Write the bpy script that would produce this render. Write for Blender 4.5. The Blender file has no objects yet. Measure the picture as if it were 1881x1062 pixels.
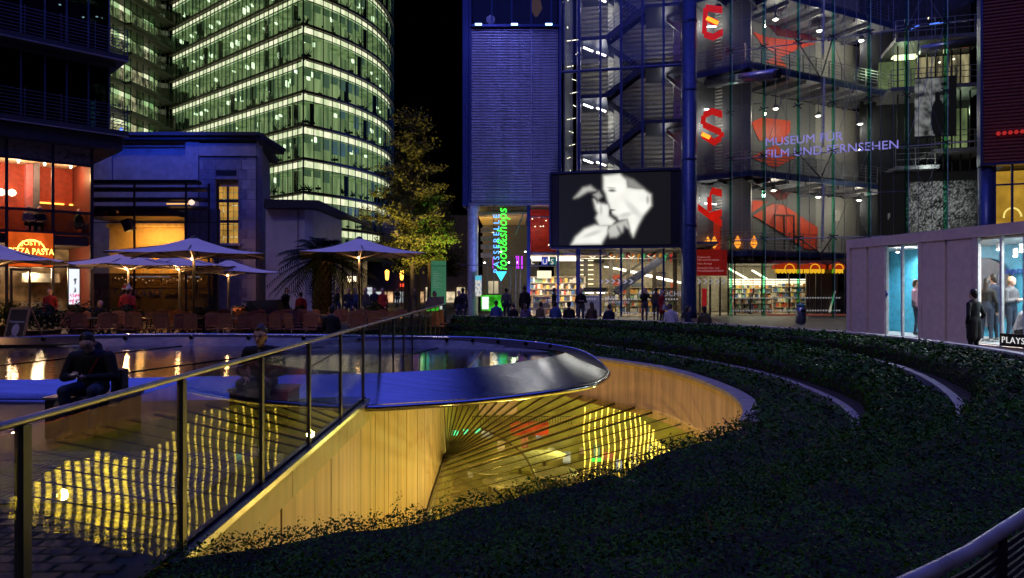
import bpy, bmesh, math, random
import numpy as np
from mathutils import Vector, Matrix, noise
random.seed(7); rng = np.random.default_rng(7)
PI = math.pi
scene = bpy.context.scene
COL = scene.collection
V = Vector
# ------------------------------------------------------------------ camera, sky, lights, exposure
EYE = 1.6; F = 1254.0; CX = 940.5; CY = 531.0
cam = bpy.data.cameras.new('camera'); cam_ob = bpy.data.objects.new('camera', cam); COL.objects.link(cam_ob)
cam.lens = 24.0; cam.sensor_width = 36.0; cam.clip_end = 1500; cam.clip_start = .05
cam_ob.location = (0, 0, EYE); cam_ob.rotation_euler = (PI/2, 0, 0)
scene.camera = cam_ob
world = bpy.data.worlds.new('World'); scene.world = world; world.use_nodes = True
wn = world.node_tree.nodes; wl = world.node_tree.links
sky = wn.new('ShaderNodeTexSky'); sky.sky_type = 'NISHITA'; sky.sun_disc = False
sky.sun_elevation = math.radians(-6); sky.sun_rotation = math.radians(202)
bg = wn['Background']; bg.inputs['Strength'].default_value = .1
wl.new(sky.outputs['Color'], bg.inputs['Color'])
sun = bpy.data.lights.new('fill_sun', 'SUN'); sun.energy = .23; sun.angle = .12; sun.color = (1, .82, .74)  # added weak warm fill from behind the camera, no real moon
so = bpy.data.objects.new('fill_sun', sun); COL.objects.link(so); so.rotation_euler = (math.radians(42), 0, math.radians(-30))
def lamp(name, kind, loc, energy, color, size=.2, target=None, spot=60, blend=.5, sy=None):
    l = bpy.data.lights.new(name, kind); l.energy = energy; l.color = color
    if kind == 'AREA':
        l.shape = 'RECTANGLE' if sy else 'DISK'; l.size = size
        if sy: l.size_y = sy
    else: l.shadow_soft_size = size
    if kind == 'SPOT': l.spot_size = math.radians(spot); l.spot_blend = blend
    o = bpy.data.objects.new(name, l); COL.objects.link(o); o.location = loc
    if target is not None:
        o.rotation_euler = (V(target)-V(loc)).to_track_quat('-Z', 'Y').to_euler()
    return o
# the tent roof high over the square is flood-lit blue: its light falls on everything below
lamp('canopy_light', 'AREA', (-3, 20, 34), 8800, (.09, .12, 1.0), 68, (-3, 20, 0))
scene.view_settings.view_transform = 'Standard'; scene.view_settings.look = 'None'
scene.view_settings.exposure = 0; scene.view_settings.gamma = 1
scene.cycles.use_denoising = True
scene.cycles.use_adaptive_sampling = True; scene.cycles.adaptive_threshold = .03
scene.cycles.max_bounces = 6; scene.cycles.diffuse_bounces = 2; scene.cycles.glossy_bounces = 4
scene.cycles.transmission_bounces = 4; scene.cycles.transparent_max_bounces = 16
scene.cycles.sample_clamp_indirect = 4; scene.cycles.caustics_reflective = False; scene.cycles.caustics_refractive = False
# ------------------------------------------------------------------ helpers
def U(px, py, Y): return V(((px-CX)/F*Y, Y, EYE-(py-CY)/F*Y))
def G(px, py, z):
    Y = F*(EYE-z)/(py-CY); return V(((px-CX)/F*Y, Y, z))
class Plane:                       # a vertical facade plane through two plan points
    def __init__(s, A, B):
        s.A = V(A).to_2d(); d = (V(B).to_2d()-s.A); s.L = d.length; s.d = d.normalized()
        n = V((-s.d.y, s.d.x))
        if n.dot(s.A) < 0: n = -n
        s.n = n                    # points away from the camera
    def hit(s, px, off=0):
        r = V(((px-CX)/F, 1)); t = (s.A.dot(s.n)+off)/r.dot(s.n); return r*t
    def u(s, px, off=0): return (s.hit(px, off)-s.A).dot(s.d)
    def z(s, px, py, off=0): return EYE-(py-CY)/F*s.hit(px, off).y
    def P(s, u, z, off=0):
        q = s.A+s.d*u+s.n*off; return V((q.x, q.y, z))
    def at(s, px, py, off=0):
        q = s.hit(px, off); return V((q.x, q.y, EYE-(py-CY)/F*q.y))
ORG = {}
MATS = {}
def mat(name, col=(.5, .5, .5), rough=.6, metal=0., var=.18, scale=6., bump=0., bscale=60., emit=None, es=0., stretch=None, spec=.5):
    if name in MATS: return MATS[name]
    m = bpy.data.materials.new(name); MATS[name] = m; m.use_nodes = True
    nt = m.node_tree; N = nt.nodes; L = nt.links; b = N['Principled BSDF']
    b.inputs['Roughness'].default_value = rough; b.inputs['Metallic'].default_value = metal
    b.inputs['Specular IOR Level'].default_value = spec
    tc = N.new('ShaderNodeTexCoord'); mp = N.new('ShaderNodeMapping'); L.new(tc.outputs['Object'], mp.inputs['Vector'])
    if stretch: mp.inputs['Scale'].default_value = stretch
    nz = N.new('ShaderNodeTexNoise'); nz.inputs['Scale'].default_value = scale; nz.inputs['Detail'].default_value = 5
    L.new(mp.outputs['Vector'], nz.inputs['Vector'])
    cr = N.new('ShaderNodeValToRGB'); L.new(nz.outputs['Fac'], cr.inputs['Fac'])
    lo = tuple(max(0, c*(1-var*1.5)) for c in col); hi = tuple(min(1, c*(1+var)) for c in col)
    cr.color_ramp.elements[0].position = .3; cr.color_ramp.elements[1].position = .7
    cr.color_ramp.elements[0].color = (*lo, 1); cr.color_ramp.elements[1].color = (*hi, 1)
    L.new(cr.outputs['Color'], b.inputs['Base Color'])
    if rough > .05 and metal < .5:
        mr = N.new('ShaderNodeMapRange'); mr.inputs['To Min'].default_value = max(.03, rough-.12); mr.inputs['To Max'].default_value = min(1, rough+.12)
        L.new(nz.outputs['Fac'], mr.inputs['Value']); L.new(mr.outputs['Result'], b.inputs['Roughness'])
    if bump:
        n2 = N.new('ShaderNodeTexNoise'); n2.inputs['Scale'].default_value = bscale; n2.inputs['Detail'].default_value = 4
        L.new(mp.outputs['Vector'], n2.inputs['Vector'])
        bp = N.new('ShaderNodeBump'); bp.inputs['Strength'].default_value = bump; bp.inputs['Distance'].default_value = .02
        L.new(n2.outputs['Fac'], bp.inputs['Height']); L.new(bp.outputs['Normal'], b.inputs['Normal'])
    if emit is not None:
        b.inputs['Emission Strength'].default_value = es
        b.inputs['Emission Color'].default_value = (*emit, 1)
    return m
def glow(name, col=(1, 1, 1), es=1., var=0., scale=3., stretch=None, dark=None):
    """a surface that gives off light: lamp, lit window, sign"""
    if name in MATS: return MATS[name]
    m = bpy.data.materials.new(name); MATS[name] = m; m.use_nodes = True
    nt = m.node_tree; N = nt.nodes; L = nt.links; N.remove(N['Principled BSDF'])
    e = N.new('ShaderNodeEmission'); e.inputs['Strength'].default_value = es; e.inputs['Color'].default_value = (*col, 1)
    L.new(e.outputs['Emission'], N['Material Output'].inputs['Surface'])
    if var:
        tc = N.new('ShaderNodeTexCoord'); mp = N.new('ShaderNodeMapping'); L.new(tc.outputs['Object'], mp.inputs['Vector'])
        if stretch: mp.inputs['Scale'].default_value = stretch
        nz = N.new('ShaderNodeTexNoise'); nz.inputs['Scale'].default_value = scale; nz.inputs['Detail'].default_value = 4
        L.new(mp.outputs['Vector'], nz.inputs['Vector'])
        cr = N.new('ShaderNodeValToRGB'); L.new(nz.outputs['Fac'], cr.inputs['Fac'])
        d = dark if dark else tuple(c*(1-var) for c in col)
        cr.color_ramp.elements[0].position = .36; cr.color_ramp.elements[1].position = .66
        cr.color_ramp.elements[0].color = (*d, 1); cr.color_ramp.elements[1].color = (*col, 1)
        L.new(cr.outputs['Color'], e.inputs['Color'])
    return m
def glass(name, tint=(.9, .95, .92), ior=1.5, rough=.0, bump=0., bscale=1.5):
    if name in MATS: return MATS[name]
    m = bpy.data.materials.new(name); MATS[name] = m; m.use_nodes = True
    nt = m.node_tree; N = nt.nodes; L = nt.links; N.remove(N['Principled BSDF'])
    t = N.new('ShaderNodeBsdfTransparent'); t.inputs['Color'].default_value = (*tint, 1)
    g = N.new('ShaderNodeBsdfGlossy'); g.inputs['Roughness'].default_value = rough
    fr = N.new('ShaderNodeFresnel'); ge = N.new('ShaderNodeNewGeometry'); mi = N.new('ShaderNodeMapRange')
    mi.inputs['To Min'].default_value = ior; mi.inputs['To Max'].default_value = 1/ior
    L.new(ge.outputs['Backfacing'], mi.inputs['Value']); L.new(mi.outputs['Result'], fr.inputs['IOR'])
    mx = N.new('ShaderNodeMixShader'); L.new(fr.outputs['Fac'], mx.inputs['Fac'])
    L.new(t.outputs[0], mx.inputs[1]); L.new(g.outputs[0], mx.inputs[2]); L.new(mx.outputs[0], N['Material Output'].inputs['Surface'])
    tc = N.new('ShaderNodeTexCoord'); nz = N.new('ShaderNodeTexNoise'); nz.inputs['Scale'].default_value = bscale
    L.new(tc.outputs['Object'], nz.inputs['Vector'])
    if bump:
        bp = N.new('ShaderNodeBump'); bp.inputs['Strength'].default_value = bump; bp.inputs['Distance'].default_value = .02
        L.new(nz.outputs['Fac'], bp.inputs['Height']); L.new(bp.outputs['Normal'], g.inputs['Normal'])
    else:
        mr = N.new('ShaderNodeMapRange'); mr.inputs['To Min'].default_value = rough; mr.inputs['To Max'].default_value = rough+.015
        L.new(nz.outputs['Fac'], mr.inputs['Value']); L.new(mr.outputs['Result'], g.inputs['Roughness'])
    return m
def vprint(name, es=1., emissive=True):
    """flat print or screen picture held in the colour attribute 'print'"""
    if name in MATS: return MATS[name]
    m = bpy.data.materials.new(name); MATS[name] = m; m.use_nodes = True
    N = m.node_tree.nodes; L = m.node_tree.links; b = N['Principled BSDF']
    a = N.new('ShaderNodeVertexColor'); a.layer_name = 'print'
    b.inputs['Roughness'].default_value = .6; b.inputs['Specular IOR Level'].default_value = .1
    if emissive:
        b.inputs['Base Color'].default_value = (.02, .02, .02, 1)
        L.new(a.outputs['Color'], b.inputs['Emission Color']); b.inputs['Emission Strength'].default_value = es
    else: L.new(a.outputs['Color'], b.inputs['Base Color'])
    return m
BENCH = bpy.data.scenes.new('bench')       # a side scene in which text and figures are turned into meshes
def baked(o):
    for c in list(o.users_collection): c.objects.unlink(o)
    BENCH.collection.objects.link(o); vl = BENCH.view_layers[0]; vl.update()
    return bpy.data.meshes.new_from_object(o.evaluated_get(vl.depsgraph))
class MB:
    def __init__(s): s.v = []; s.f = []; s.m = []; s.cur = 0
    def add(s, vs, fs):
        k = len(s.v); s.v += [tuple(p) for p in vs]
        for f in fs: s.f.append([i+k for i in f]); s.m.append(s.cur)
        return s
    def hexa(s, p):              # 0-3 bottom ring, 4-7 top ring
        return s.add(p, [(3, 2, 1, 0), (4, 5, 6, 7), (0, 1, 5, 4), (1, 2, 6, 5), (2, 3, 7, 6), (3, 0, 4, 7)])
    def box(s, x0, x1, y0, y1, z0, z1):
        return s.hexa([(x0, y0, z0), (x1, y0, z0), (x1, y1, z0), (x0, y1, z0), (x0, y0, z1), (x1, y0, z1), (x1, y1, z1), (x0, y1, z1)])
    def wbox(s, pl, u0, u1, z0, z1, o0=0., o1=.1):
        P = pl.P
        return s.hexa([P(u0, z0, o0), P(u1, z0, o0), P(u1, z0, o1), P(u0, z0, o1), P(u0, z1, o0), P(u1, z1, o0), P(u1, z1, o1), P(u0, z1, o1)])
    def bar(s, a, b, w, h, up=(0, 0, 1)):
        a = V(a); b = V(b); d = (b-a).normalized(); up = V(up)
        if abs(d.dot(up)) > .98: up = V((0, 1, 0))
        x = d.cross(up).normalized(); y = x.cross(d)
        q = lambda p: [p-x*w/2-y*h/2, p+x*w/2-y*h/2, p+x*w/2+y*h/2, p-x*w/2+y*h/2]
        return s.hexa(q(a)+q(b))
    def tube(s, pts, r, n=8, close=False):
        pts = [V(p) for p in pts]; k = len(pts); rs = r if isinstance(r, (list, tuple)) else [r]*k
        base = len(s.v); prev = None
        for i, p in enumerate(pts):
            if close: d = (pts[(i+1) % k]-pts[i-1])
            else: d = pts[min(i+1, k-1)]-pts[max(i-1, 0)]
            d.normalize()
            if prev is None:
                up = V((0, 0, 1)) if abs(d.z) < .95 else V((0, 1, 0)); x = d.cross(up).normalized()
            else: x = (prev-d*prev.dot(d)).normalized()
            prev = x; y = d.cross(x)
            for j in range(n):
                a = 2*PI*j/n; s.v.append(tuple(p+x*(rs[i]*math.cos(a))+y*(rs[i]*math.sin(a))))
        for i in range(k if close else k-1):
            i2 = (i+1) % k
            for j in range(n):
                j2 = (j+1) % n; s.f.append([base+i*n+j, base+i*n+j2, base+i2*n+j2, base+i2*n+j]); s.m.append(s.cur)
        if not close:
            s.f.append([base+j for j in range(n)][::-1]); s.m.append(s.cur)
            s.f.append([base+(k-1)*n+j for j in range(n)]); s.m.append(s.cur)
        return s
    def lathe(s, prof, c=(0, 0, 0), n=16):
        base = len(s.v); c = V(c)
        for r, z in prof:
            for j in range(n):
                a = 2*PI*j/n; s.v.append((c.x+r*math.cos(a), c.y+r*math.sin(a), c.z+z))
        for i in range(len(prof)-1):
            for j in range(n):
                j2 = (j+1) % n; s.f.append([base+i*n+j, base+i*n+j2, base+(i+1)*n+j2, base+(i+1)*n+j]); s.m.append(s.cur)
        s.f.append([base+j for j in range(n)][::-1]); s.m.append(s.cur)
        s.f.append([base+(len(prof)-1)*n+j for j in range(n)]); s.m.append(s.cur)
        return s
    def prism(s, poly, z0, z1):
        n = len(poly)
        vs = [(p[0], p[1], z0) for p in poly]+[(p[0], p[1], z1) for p in poly]
        fs = [list(range(n))[::-1], list(range(n, 2*n))]+[[i, (i+1) % n, (i+1) % n+n, i+n] for i in range(n)]
        return s.add(vs, fs)
    def slab(s, pl, poly, o0, o1):   # polygon of (u, z) on a facade plane, extruded between offsets
        n = len(poly)
        vs = [pl.P(u, z, o0) for u, z in poly]+[pl.P(u, z, o1) for u, z in poly]
        fs = [list(range(n))[::-1], list(range(n, 2*n))]+[[i, (i+1) % n, (i+1) % n+n, i+n] for i in range(n)]
        return s.add(vs, fs)
    def build(s, name, m, parent=None, smooth=False, origin=None):
        me = bpy.data.meshes.new(name)
        off = ORG.get(parent.name, V((0, 0, 0))) if parent else (V(origin) if origin is not None else V((0, 0, 0)))
        vs = s.v if off.length == 0 else [(x-off.x, y-off.y, z-off.z) for x, y, z in s.v]
        me.from_pydata(vs, [], s.f)
        ms = m if isinstance(m, (list, tuple)) else [m]
        for q in ms: me.materials.append(q)
        if len(ms) > 1: me.polygons.foreach_set('material_index', s.m)
        if smooth: me.polygons.foreach_set('use_smooth', [True]*len(s.f))
        bm = bmesh.new(); bm.from_mesh(me); bmesh.ops.recalc_face_normals(bm, faces=bm.faces); bm.to_mesh(me); bm.free()
        o = bpy.data.objects.new(name, me); COL.objects.link(o)
        if parent: o.parent = parent; ORG[o.name] = off
        else:
            o.location = off; ORG[o.name] = off
        return o
def thing(name, label, cat, loc=(0, 0, 0), group=None):
    o = bpy.data.objects.new(name, None); COL.objects.link(o); o.location = loc; o.empty_display_size = .1
    ORG[o.name] = V(loc); o['label'] = label; o['category'] = cat
    if group: o['group'] = group
    return o
def tag(o, label, cat, group=None):
    o['label'] = label; o['category'] = cat
    if group: o['group'] = group
    return o
def struct(o, kind='structure'): o['kind'] = kind; return o
def part(name, m, parent, fn, smooth=False):
    b = MB(); fn(b); return b.build(name, m, parent, smooth)
def copy_tree(o, parent=None, loc=None, rz=None, label=None, sc=None):
    c = o.copy(); COL.objects.link(c)
    if parent is not None: c.parent = parent
    if loc is not None: c.location = loc
    if rz is not None: c.rotation_euler = (0, 0, rz)
    if sc is not None: c.scale = (sc, sc, sc)
    if label: c['label'] = label
    for ch in list(o.children): copy_tree(ch, c)
    return c
def spline(pts, n=8, closed=False):
    pts = [V(p) for p in pts]; out = []; k = len(pts)
    for i in range(k if closed else k-1):
        if closed: a, b, c, d = pts[i-1], pts[i], pts[(i+1) % k], pts[(i+2) % k]
        else: a, b, c, d = pts[max(i-1, 0)], pts[i], pts[i+1], pts[min(i+2, k-1)]
        for j in range(n):
            t = j/n
            out.append(.5*((2*b)+(c-a)*t+(2*a-5*b+4*c-d)*t*t+(3*b-a-3*c+d)*t**3))
    if not closed: out.append(pts[-1])
    return out
def resample(pts, n):
    pts = [V(p) for p in pts]; L = [0]
    for a, b in zip(pts, pts[1:]): L.append(L[-1]+(b-a).length)
    out = []; j = 0
    for i in range(n):
        s = L[-1]*i/(n-1)
        while j < len(L)-2 and L[j+1] < s: j += 1
        t = (s-L[j])/max(1e-9, L[j+1]-L[j]); out.append(pts[j].lerp(pts[j+1], t))
    return out
def text(name, body, size, m, parent, loc, right, up, extrude=.01, shear=0., align='LEFT', spacing=1., sx=1.):
    cu = bpy.data.curves.new('t', 'FONT'); cu.body = body; cu.size = size; cu.extrude = extrude; cu.shear = shear
    cu.align_x = align; cu.space_character = spacing; cu.resolution_u = 3
    t = bpy.data.objects.new('t', cu); me = baked(t)
    bpy.data.objects.remove(t); bpy.data.curves.remove(cu)
    r = V(right).normalized(); u = V(up).normalized(); n = r.cross(u)
    off = ORG.get(parent.name, V((0, 0, 0))) if parent else V((0, 0, 0))
    for v in me.vertices: v.co = V(loc)-off+r*(v.co.x*sx)+u*v.co.y+n*v.co.z
    me.materials.clear(); me.materials.append(m); me.name = name
    o = bpy.data.objects.new(name, me); COL.objects.link(o)
    if parent: o.parent = parent; ORG[o.name] = off
    return o
def picture(name, m, parent, P, nx, ny, fn):
    """a flat printed or lit sheet: P(s,t) gives its points, fn(s,t) the printed colour"""
    vs = []; cs = []
    for j in range(ny+1):
        for i in range(nx+1):
            s = i/nx; t = j/ny; vs.append(P(s, t)); c = fn(s, t)
            cs.append((c, c, c, 1) if not isinstance(c, tuple) else (*c, 1))
    b = MB(); b.v = [tuple(p) for p in vs]
    for j in range(ny):
        for i in range(nx): k = j*(nx+1)+i; b.f.append([k, k+1, k+nx+2, k+nx+1]); b.m.append(0)
    o = b.build(name, m, parent)
    at = o.data.color_attributes.new('print', 'FLOAT_COLOR', 'POINT')
    at.data.foreach_set('color', [x for c in cs for x in c])
    return o
ORD = ['first', 'second', 'third', 'fourth', 'fifth', 'sixth', 'seventh', 'eighth', 'ninth', 'tenth', 'eleventh', 'twelfth', 'thirteenth', 'fourteenth', 'fifteenth', 'sixteenth', 'seventeenth', 'eighteenth', 'nineteenth', 'twentieth', 'twenty-first', 'twenty-second', 'twenty-third', 'twenty-fourth']
# ------------------------------------------------------------------ ground, pit, planting tiers
GZ = -.06
def XB(Y): return -2.047-.02*Y
C_pit = spline([(-2.52, 24.8, 0), (-.9, 22, 0), (.9, 19, 0), (2.1, 16.7, 0), (2.97, 15.3, 0), (3.42, 13.6, 0), (3.57, 11.5, 0), (3.3, 9.7, 0), (2.6, 8.2, 0), (1.6, 6.9, 0), (.3, 5.7, 0), (-1, 4.85, 0), (-2.11, 4.3, 0)], 8)
C_b = spline([(-2.57, 26.3, 0), (-.8, 25, 0), (1.08, 22.7, 0), (2.6, 19.9, 0), (4.1, 16.7, 0), (4.9, 13.4, 0), (4.75, 10.1, 0), (3.9, 7.8, 0), (2.6, 6.1, 0), (1, 4.75, 0), (-.5, 3.85, 0), (-2.1, 3.2, 0)], 8)
C_c = spline([(-2.6, 28.4, 0), (1.2, 26.2, 0), (5, 22.2, 0), (7.2, 18, 0), (7.75, 15.2, 0), (7.2, 12.2, 0), (5.95, 9.2, 0), (4.5, 7.1, 0), (2.94, 5.58, 0), (1.8, 4.6, 0), (.96, 4.0, 0), (-.6, 2.95, 0), (-2.1, 2.2, 0)], 8)
C_d = spline([(-2.65, 30.6, 0), (1.34, 28.4, 0), (6, 24.4, 0), (9.2, 19, 0), (9.6, 15, 0), (9.2, 12.1, 0), (7.9, 8.6, 0), (5.6, 5.6, 0), (3.0, 3.2, 0), (1.42, 1.9, 0), (.77, 1.42, 0), (-.5, .7, 0), (-2.05, .2, 0)], 8)
NS = 97
C_pit, C_b, C_c, C_d = (resample(c, NS) for c in (C_pit, C_b, C_c, C_d))
def offset(c, d):        # push a curve outward (away from the pit) by d metres
    out = []
    for i, p in enumerate(c):
        t = (c[min(i+1, len(c)-1)]-c[max(i-1, 0)]).normalized(); n = V((-t.y, t.x, 0)); out.append(p+n*d)
    return out
# pick the sign that points outward
_n = offset(C_pit, 1)[NS//2]; OUT = 1 if _n.x > C_pit[NS//2].x else -1
off = lambda c, d: offset(c, d*OUT)
paving_m = mat('paving_stone', (.04, .038, .038), .45, var=.3, scale=3, bump=.25, bscale=40)
def ground():
    bm = bmesh.new()
    def loop(pts):
        vs = [bm.verts.new((p[0], p[1], GZ)) for p in pts]
        return [bm.edges.new((vs[i], vs[(i+1) % len(vs)])) for i in range(len(vs))]
    es = loop([(-300, -120, 0), (300, -120, 0), (300, 500, 0), (-300, 500, 0)])
    es += loop([(p.x, p.y, 0) for p in C_d])
    bmesh.ops.triangle_fill(bm, use_beauty=True, edges=es)
    # drop faces inside the hole
    from mathutils.geometry import intersect_point_tri_2d
    def inside(x, y):
        c = False; n = len(C_d)
        for i in range(n):
            a = C_d[i]; b = C_d[(i+1) % n]
            if (a.y > y) != (b.y > y) and x < (b.x-a.x)*(y-a.y)/(b.y-a.y)+a.x: c = not c
        return c
    bmesh.ops.delete(bm, geom=[f for f in bm.faces if inside(*f.calc_center_median()[:2])], context='FACES')
    bmesh.ops.recalc_face_normals(bm, faces=bm.faces)
    if sum(f.normal.z for f in bm.faces) < 0: bmesh.ops.reverse_faces(bm, faces=bm.faces)
    me = bpy.data.meshes.new('plaza'); bm.to_mesh(me); bm.free(); me.materials.append(paving_m)
    o = bpy.data.objects.new('plaza', me); COL.objects.link(o); return struct(o)
plaza = ground()
# paving setts seen through the glass at lower left, and a strip of tactile slabs
sett_ms = [mat('sett_%d' % k, c, .42, var=.25, scale=9, bump=.4, bscale=60) for k, c in enumerate([(.045, .042, .042), (.06, .055, .052), (.035, .034, .036)])]
sett_me = []
for q in range(3):
    b = MB(); b.hexa([(-.095, -.06, 0), (.095, -.06, 0), (.095, .06, 0), (-.095, .06, 0), (-.085, -.05, .018), (.085, -.05, .018), (.085, .05, .018), (-.085, .05, .018)])
    o = b.build('paver', sett_ms[q], plaza); sett_me.append(o.data); bpy.data.objects.remove(o)
k = 0
for j in range(15):
    for i in range(20):
        x = -2.28-.2*i-.1*(j % 2)-.02*j; y = 3.25+.13*j
        o = bpy.data.objects.new('paver', sett_me[random.randrange(3)]); COL.objects.link(o); o.parent = plaza
        o.location = (x, y, GZ+random.uniform(-.004, .003)); o.rotation_euler = (random.uniform(-.02, .02), random.uniform(-.02, .02), random.uniform(-.02, .02))
slab_m = mat('ribbed_slab', (.22, .19, .17), .5, var=.15, bump=.3)
for j in range(4):
    for i in range(9):
        b = MB(); x0 = -2.5-.42*i; y0 = 5.25+.42*j; b.box(x0-.4, x0, y0, y0+.4, GZ+.004, GZ+.014)
        for q in range(6): b.box(x0-.38+.065*q, x0-.35+.065*q, y0+.03, y0+.37, GZ+.014, GZ+.021)
        b.build('ribbed_slab', slab_m, plaza)
# soil beds
def ring(c0, c1, z0, z1):
    b = MB(); n = len(c0)
    b.v = [(p.x, p.y, z0) for p in c0]+[(p.x, p.y, z1) for p in c1]
    b.f = [[i, i+1, n+i+1, n+i] for i in range(n-1)]; b.m = [0]*(n-1); return b
soil_m = mat('soil', (.03, .022, .016), .9, bump=.6, scale=12)
for nm, a, c, z in (('lower', off(C_pit, .1), off(C_b, -.02), -.24), ('middle', off(C_b, .02), off(C_c, -.02), -.1), ('upper', off(C_c, .02), off(C_d, -.02), .02)):
    struct(ring(a, c, z, z).build('soil_bed', soil_m))
conc_m = mat('pale_concrete', (.34, .31, .3), .6, var=.14, scale=5, bump=.2, bscale=35)
def strip_stones(c, w0, w1, z0, z1, parent, name, m, n, gap=.012, zf=None):
    """a curved course cut into n stones"""
    a = off(c, w0); b_ = off(c, w1); per = (len(c)-1)/n
    def at(cc, s):
        i = min(int(s), len(cc)-2); return cc[i].lerp(cc[i+1], s-i)
    for q in range(n):
        mb = MB(); s0 = q*per; s1 = (q+1)*per-gap*4; k = 5; top = []; base = len(mb.v)
        dz = random.uniform(-.004, .004)
        for r in range(k):
            s = s0+(s1-s0)*r/(k-1); p, p2 = at(a, s), at(b_, s)
            mb.v += [(p.x, p.y, z0), (p.x, p.y, z1+dz), (p2.x, p2.y, z1+dz), (p2.x, p2.y, z0)]
        for r in range(k-1):
            o = r*4
            for e in range(4): mb.f.append([o+e, o+(e+1) % 4, o+4+(e+1) % 4, o+4+e]); mb.m.append(0)
        mb.f += [[0, 1, 2, 3], [(k-1)*4+e for e in (3, 2, 1, 0)]]; mb.m += [0, 0]
        mb.build(name, m, parent)
kerb = struct(ring(off(C_b, -.02), off(C_b, .14), -.26, -.26).build('inner_kerb', soil_m)); strip_stones(C_b, -.02, .1, -.3, -.045, kerb, 'kerb_stone', conc_m, 32)
kerb = struct(ring(off(C_c, -.02), off(C_c, .16), -.12, -.12).build('outer_kerb', soil_m)); strip_stones(C_c, -.02, .1, -.2, .1, kerb, 'kerb_stone', conc_m, 36)
lw = thing('low_wall', 'long curved low concrete wall round the planting tiers, people sit on it', 'wall', C_d[NS//2])
strip_stones(C_d, -.03, .11, -.3, .37, lw, 'wall_block', conc_m, 32)
strip_stones(C_d, -.06, .14, .374, .42, lw, 'coping_stone', mat('coping_stone', (.62, .58, .56), .5, bump=.2), 32)
# ------------------------------------------------------------------ pit walls
panel_ms = [mat('board_panel_%d' % k, c, .55, var=.2, scale=2.2, stretch=(3, 3, .2), bump=.35, bscale=14) for k, c in enumerate([(.58, .42, .27), (.62, .45, .3), (.54, .39, .25)])]
rw = thing('curved_retaining_wall', 'curved wall of tall concrete panels round the glass roof pit', 'wall', (3.4, 12, -1))
pitz = [-.1]*NS
strip_stones(C_pit[:70], -.02, .25, -.16, -.09, rw, 'coping_stone', conc_m, 19)
strip_stones(C_pit, .03, .16, -1.25, -.165, rw, 'panel', panel_ms[1], 30, gap=.004)
sw = thing('straight_retaining_wall', 'tall straight yellow-lit wall of vertical boards under the glass balustrade', 'wall', (XB(10), 10, -4.6))
y = 4.25; k = 0
while y < 26:
    w = random.choice([.42, .5, .62, .74, .88]); y1 = min(26.2, y+w); d = random.uniform(0, .016)
    b = MB(); g = .018
    def face(y0, y1, x_in, z0, z1): b.hexa([(XB(y0)+x_in-.12, y0, z0), (XB(y0)+x_in, y0, z0), (XB(y1)+x_in, y1, z0), (XB(y1)+x_in-.12, y1, z0), (XB(y0)+x_in-.12, y0, z1), (XB(y0)+x_in, y0, z1), (XB(y1)+x_in, y1, z1), (XB(y1)+x_in-.12, y1, z1)])
    face(y, y1-g, d, -5.2, -.42); b.build('board', panel_ms[k % 3 if k % 2 else 0], sw); k += 1; y = y1
shade_m = mat('shaded_board', (.44, .36, .2), .5, var=.15, scale=2, stretch=(3, 3, .3), bump=.3)  # darker top boards: shade under the coping painted as olive
y = 4.25
while y < 26:
    y1 = min(26.2, y+2.4); b = MB(); face(y, y1-.014, .045, -.43, -.13); b.build('shade_band', shade_m, sw); y = y1
b = MB(); b.bar((XB(4.2)-.02, 4.2, -.11), (XB(26.2)-.02, 26.2, -.11), .2, .05); b.build('coping', mat('coping_steel', (.3, .3, .36), .3, metal=.9), sw)
b = MB(); b.bar((XB(4.2)-.12, 4.2, -2.8), (XB(26.2)-.12, 26.2, -2.8), .05, 5.2); b.build('backing', mat('backing', (.1, .08, .05)), sw)
# ------------------------------------------------------------------ underground hall and its glass roof
hall_m = mat('hall_wall', (.5, .47, .16), .6, var=.4, scale=.6)
hb = MB(); hb.box(-2.9, 12, 1.5, 36, -8.1, -8.0); hall_floor = struct(hb.build('hall_floor', mat('hall_floor', (.35, .3, .15), .25, scale=1.2, var=.4)))
for nm, bb in (('hall_wall', (12, 12.1, 1.5, 36, -8, -.4)), ('hall_wall', (-2.9, 12, 36, 36.1, -8, -.4)), ('hall_wall', (-2.9, 12, 1.4, 1.5, -8, -.4)), ('hall_wall', (-3, -2.9, 1.5, 36, -8, -.4))):
    b = MB(); b.box(*bb); struct(b.build(nm, hall_m))
roof = thing('glass_roof', 'sloping fan of glass panes and steel beams roofing the lit pit', 'glass roof', (0, 13, -4))
ay = [p.y for p in C_pit]
def yw(yy): return float(np.interp(yy, [4.3, 6, 8.3, 11, 16.9, 24.8], [5, 8.5, 13, 17.6, 24.6, 25.9]))
NB = 38; beams = []
cp = resample(C_pit, NB)
for p in cp:
    Y2 = yw(p.y); beams.append((V((p.x, p.y, -1.12)), V((XB(Y2)+.07, Y2, -4.6))))
beam_m = mat('roof_steel', (.06, .055, .05), .3, metal=.8)
bead_m = mat('glazing_bead', (.7, .66, .6), .25, metal=1.)
rg = glass('roof_glass', (.93, .93, .82), 1.3, .0, .05, 2.)
for i, (a, c) in enumerate(beams):
    b = MB(); hb_ = .5 if i > 17 else 1.; b.bar(a, c, .026*hb_, .05*hb_); b.build('beam', beam_m, roof)
    if i <= 17: b = MB(); s_ = V((.0, .09, .045)); b.bar(a+s_, c+s_, .012, .02); b.build('glazing_bead', bead_m, roof)
    if i: 
        a0, c0 = beams[i-1]; b = MB(); u = V((0, 0, .05))
        b.hexa([a0+u*.6, a+u*.6, c+u*.6, c0+u*.6, a0+u, a+u, c+u, c0+u]); b.build('pane', rg, roof)
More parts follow.
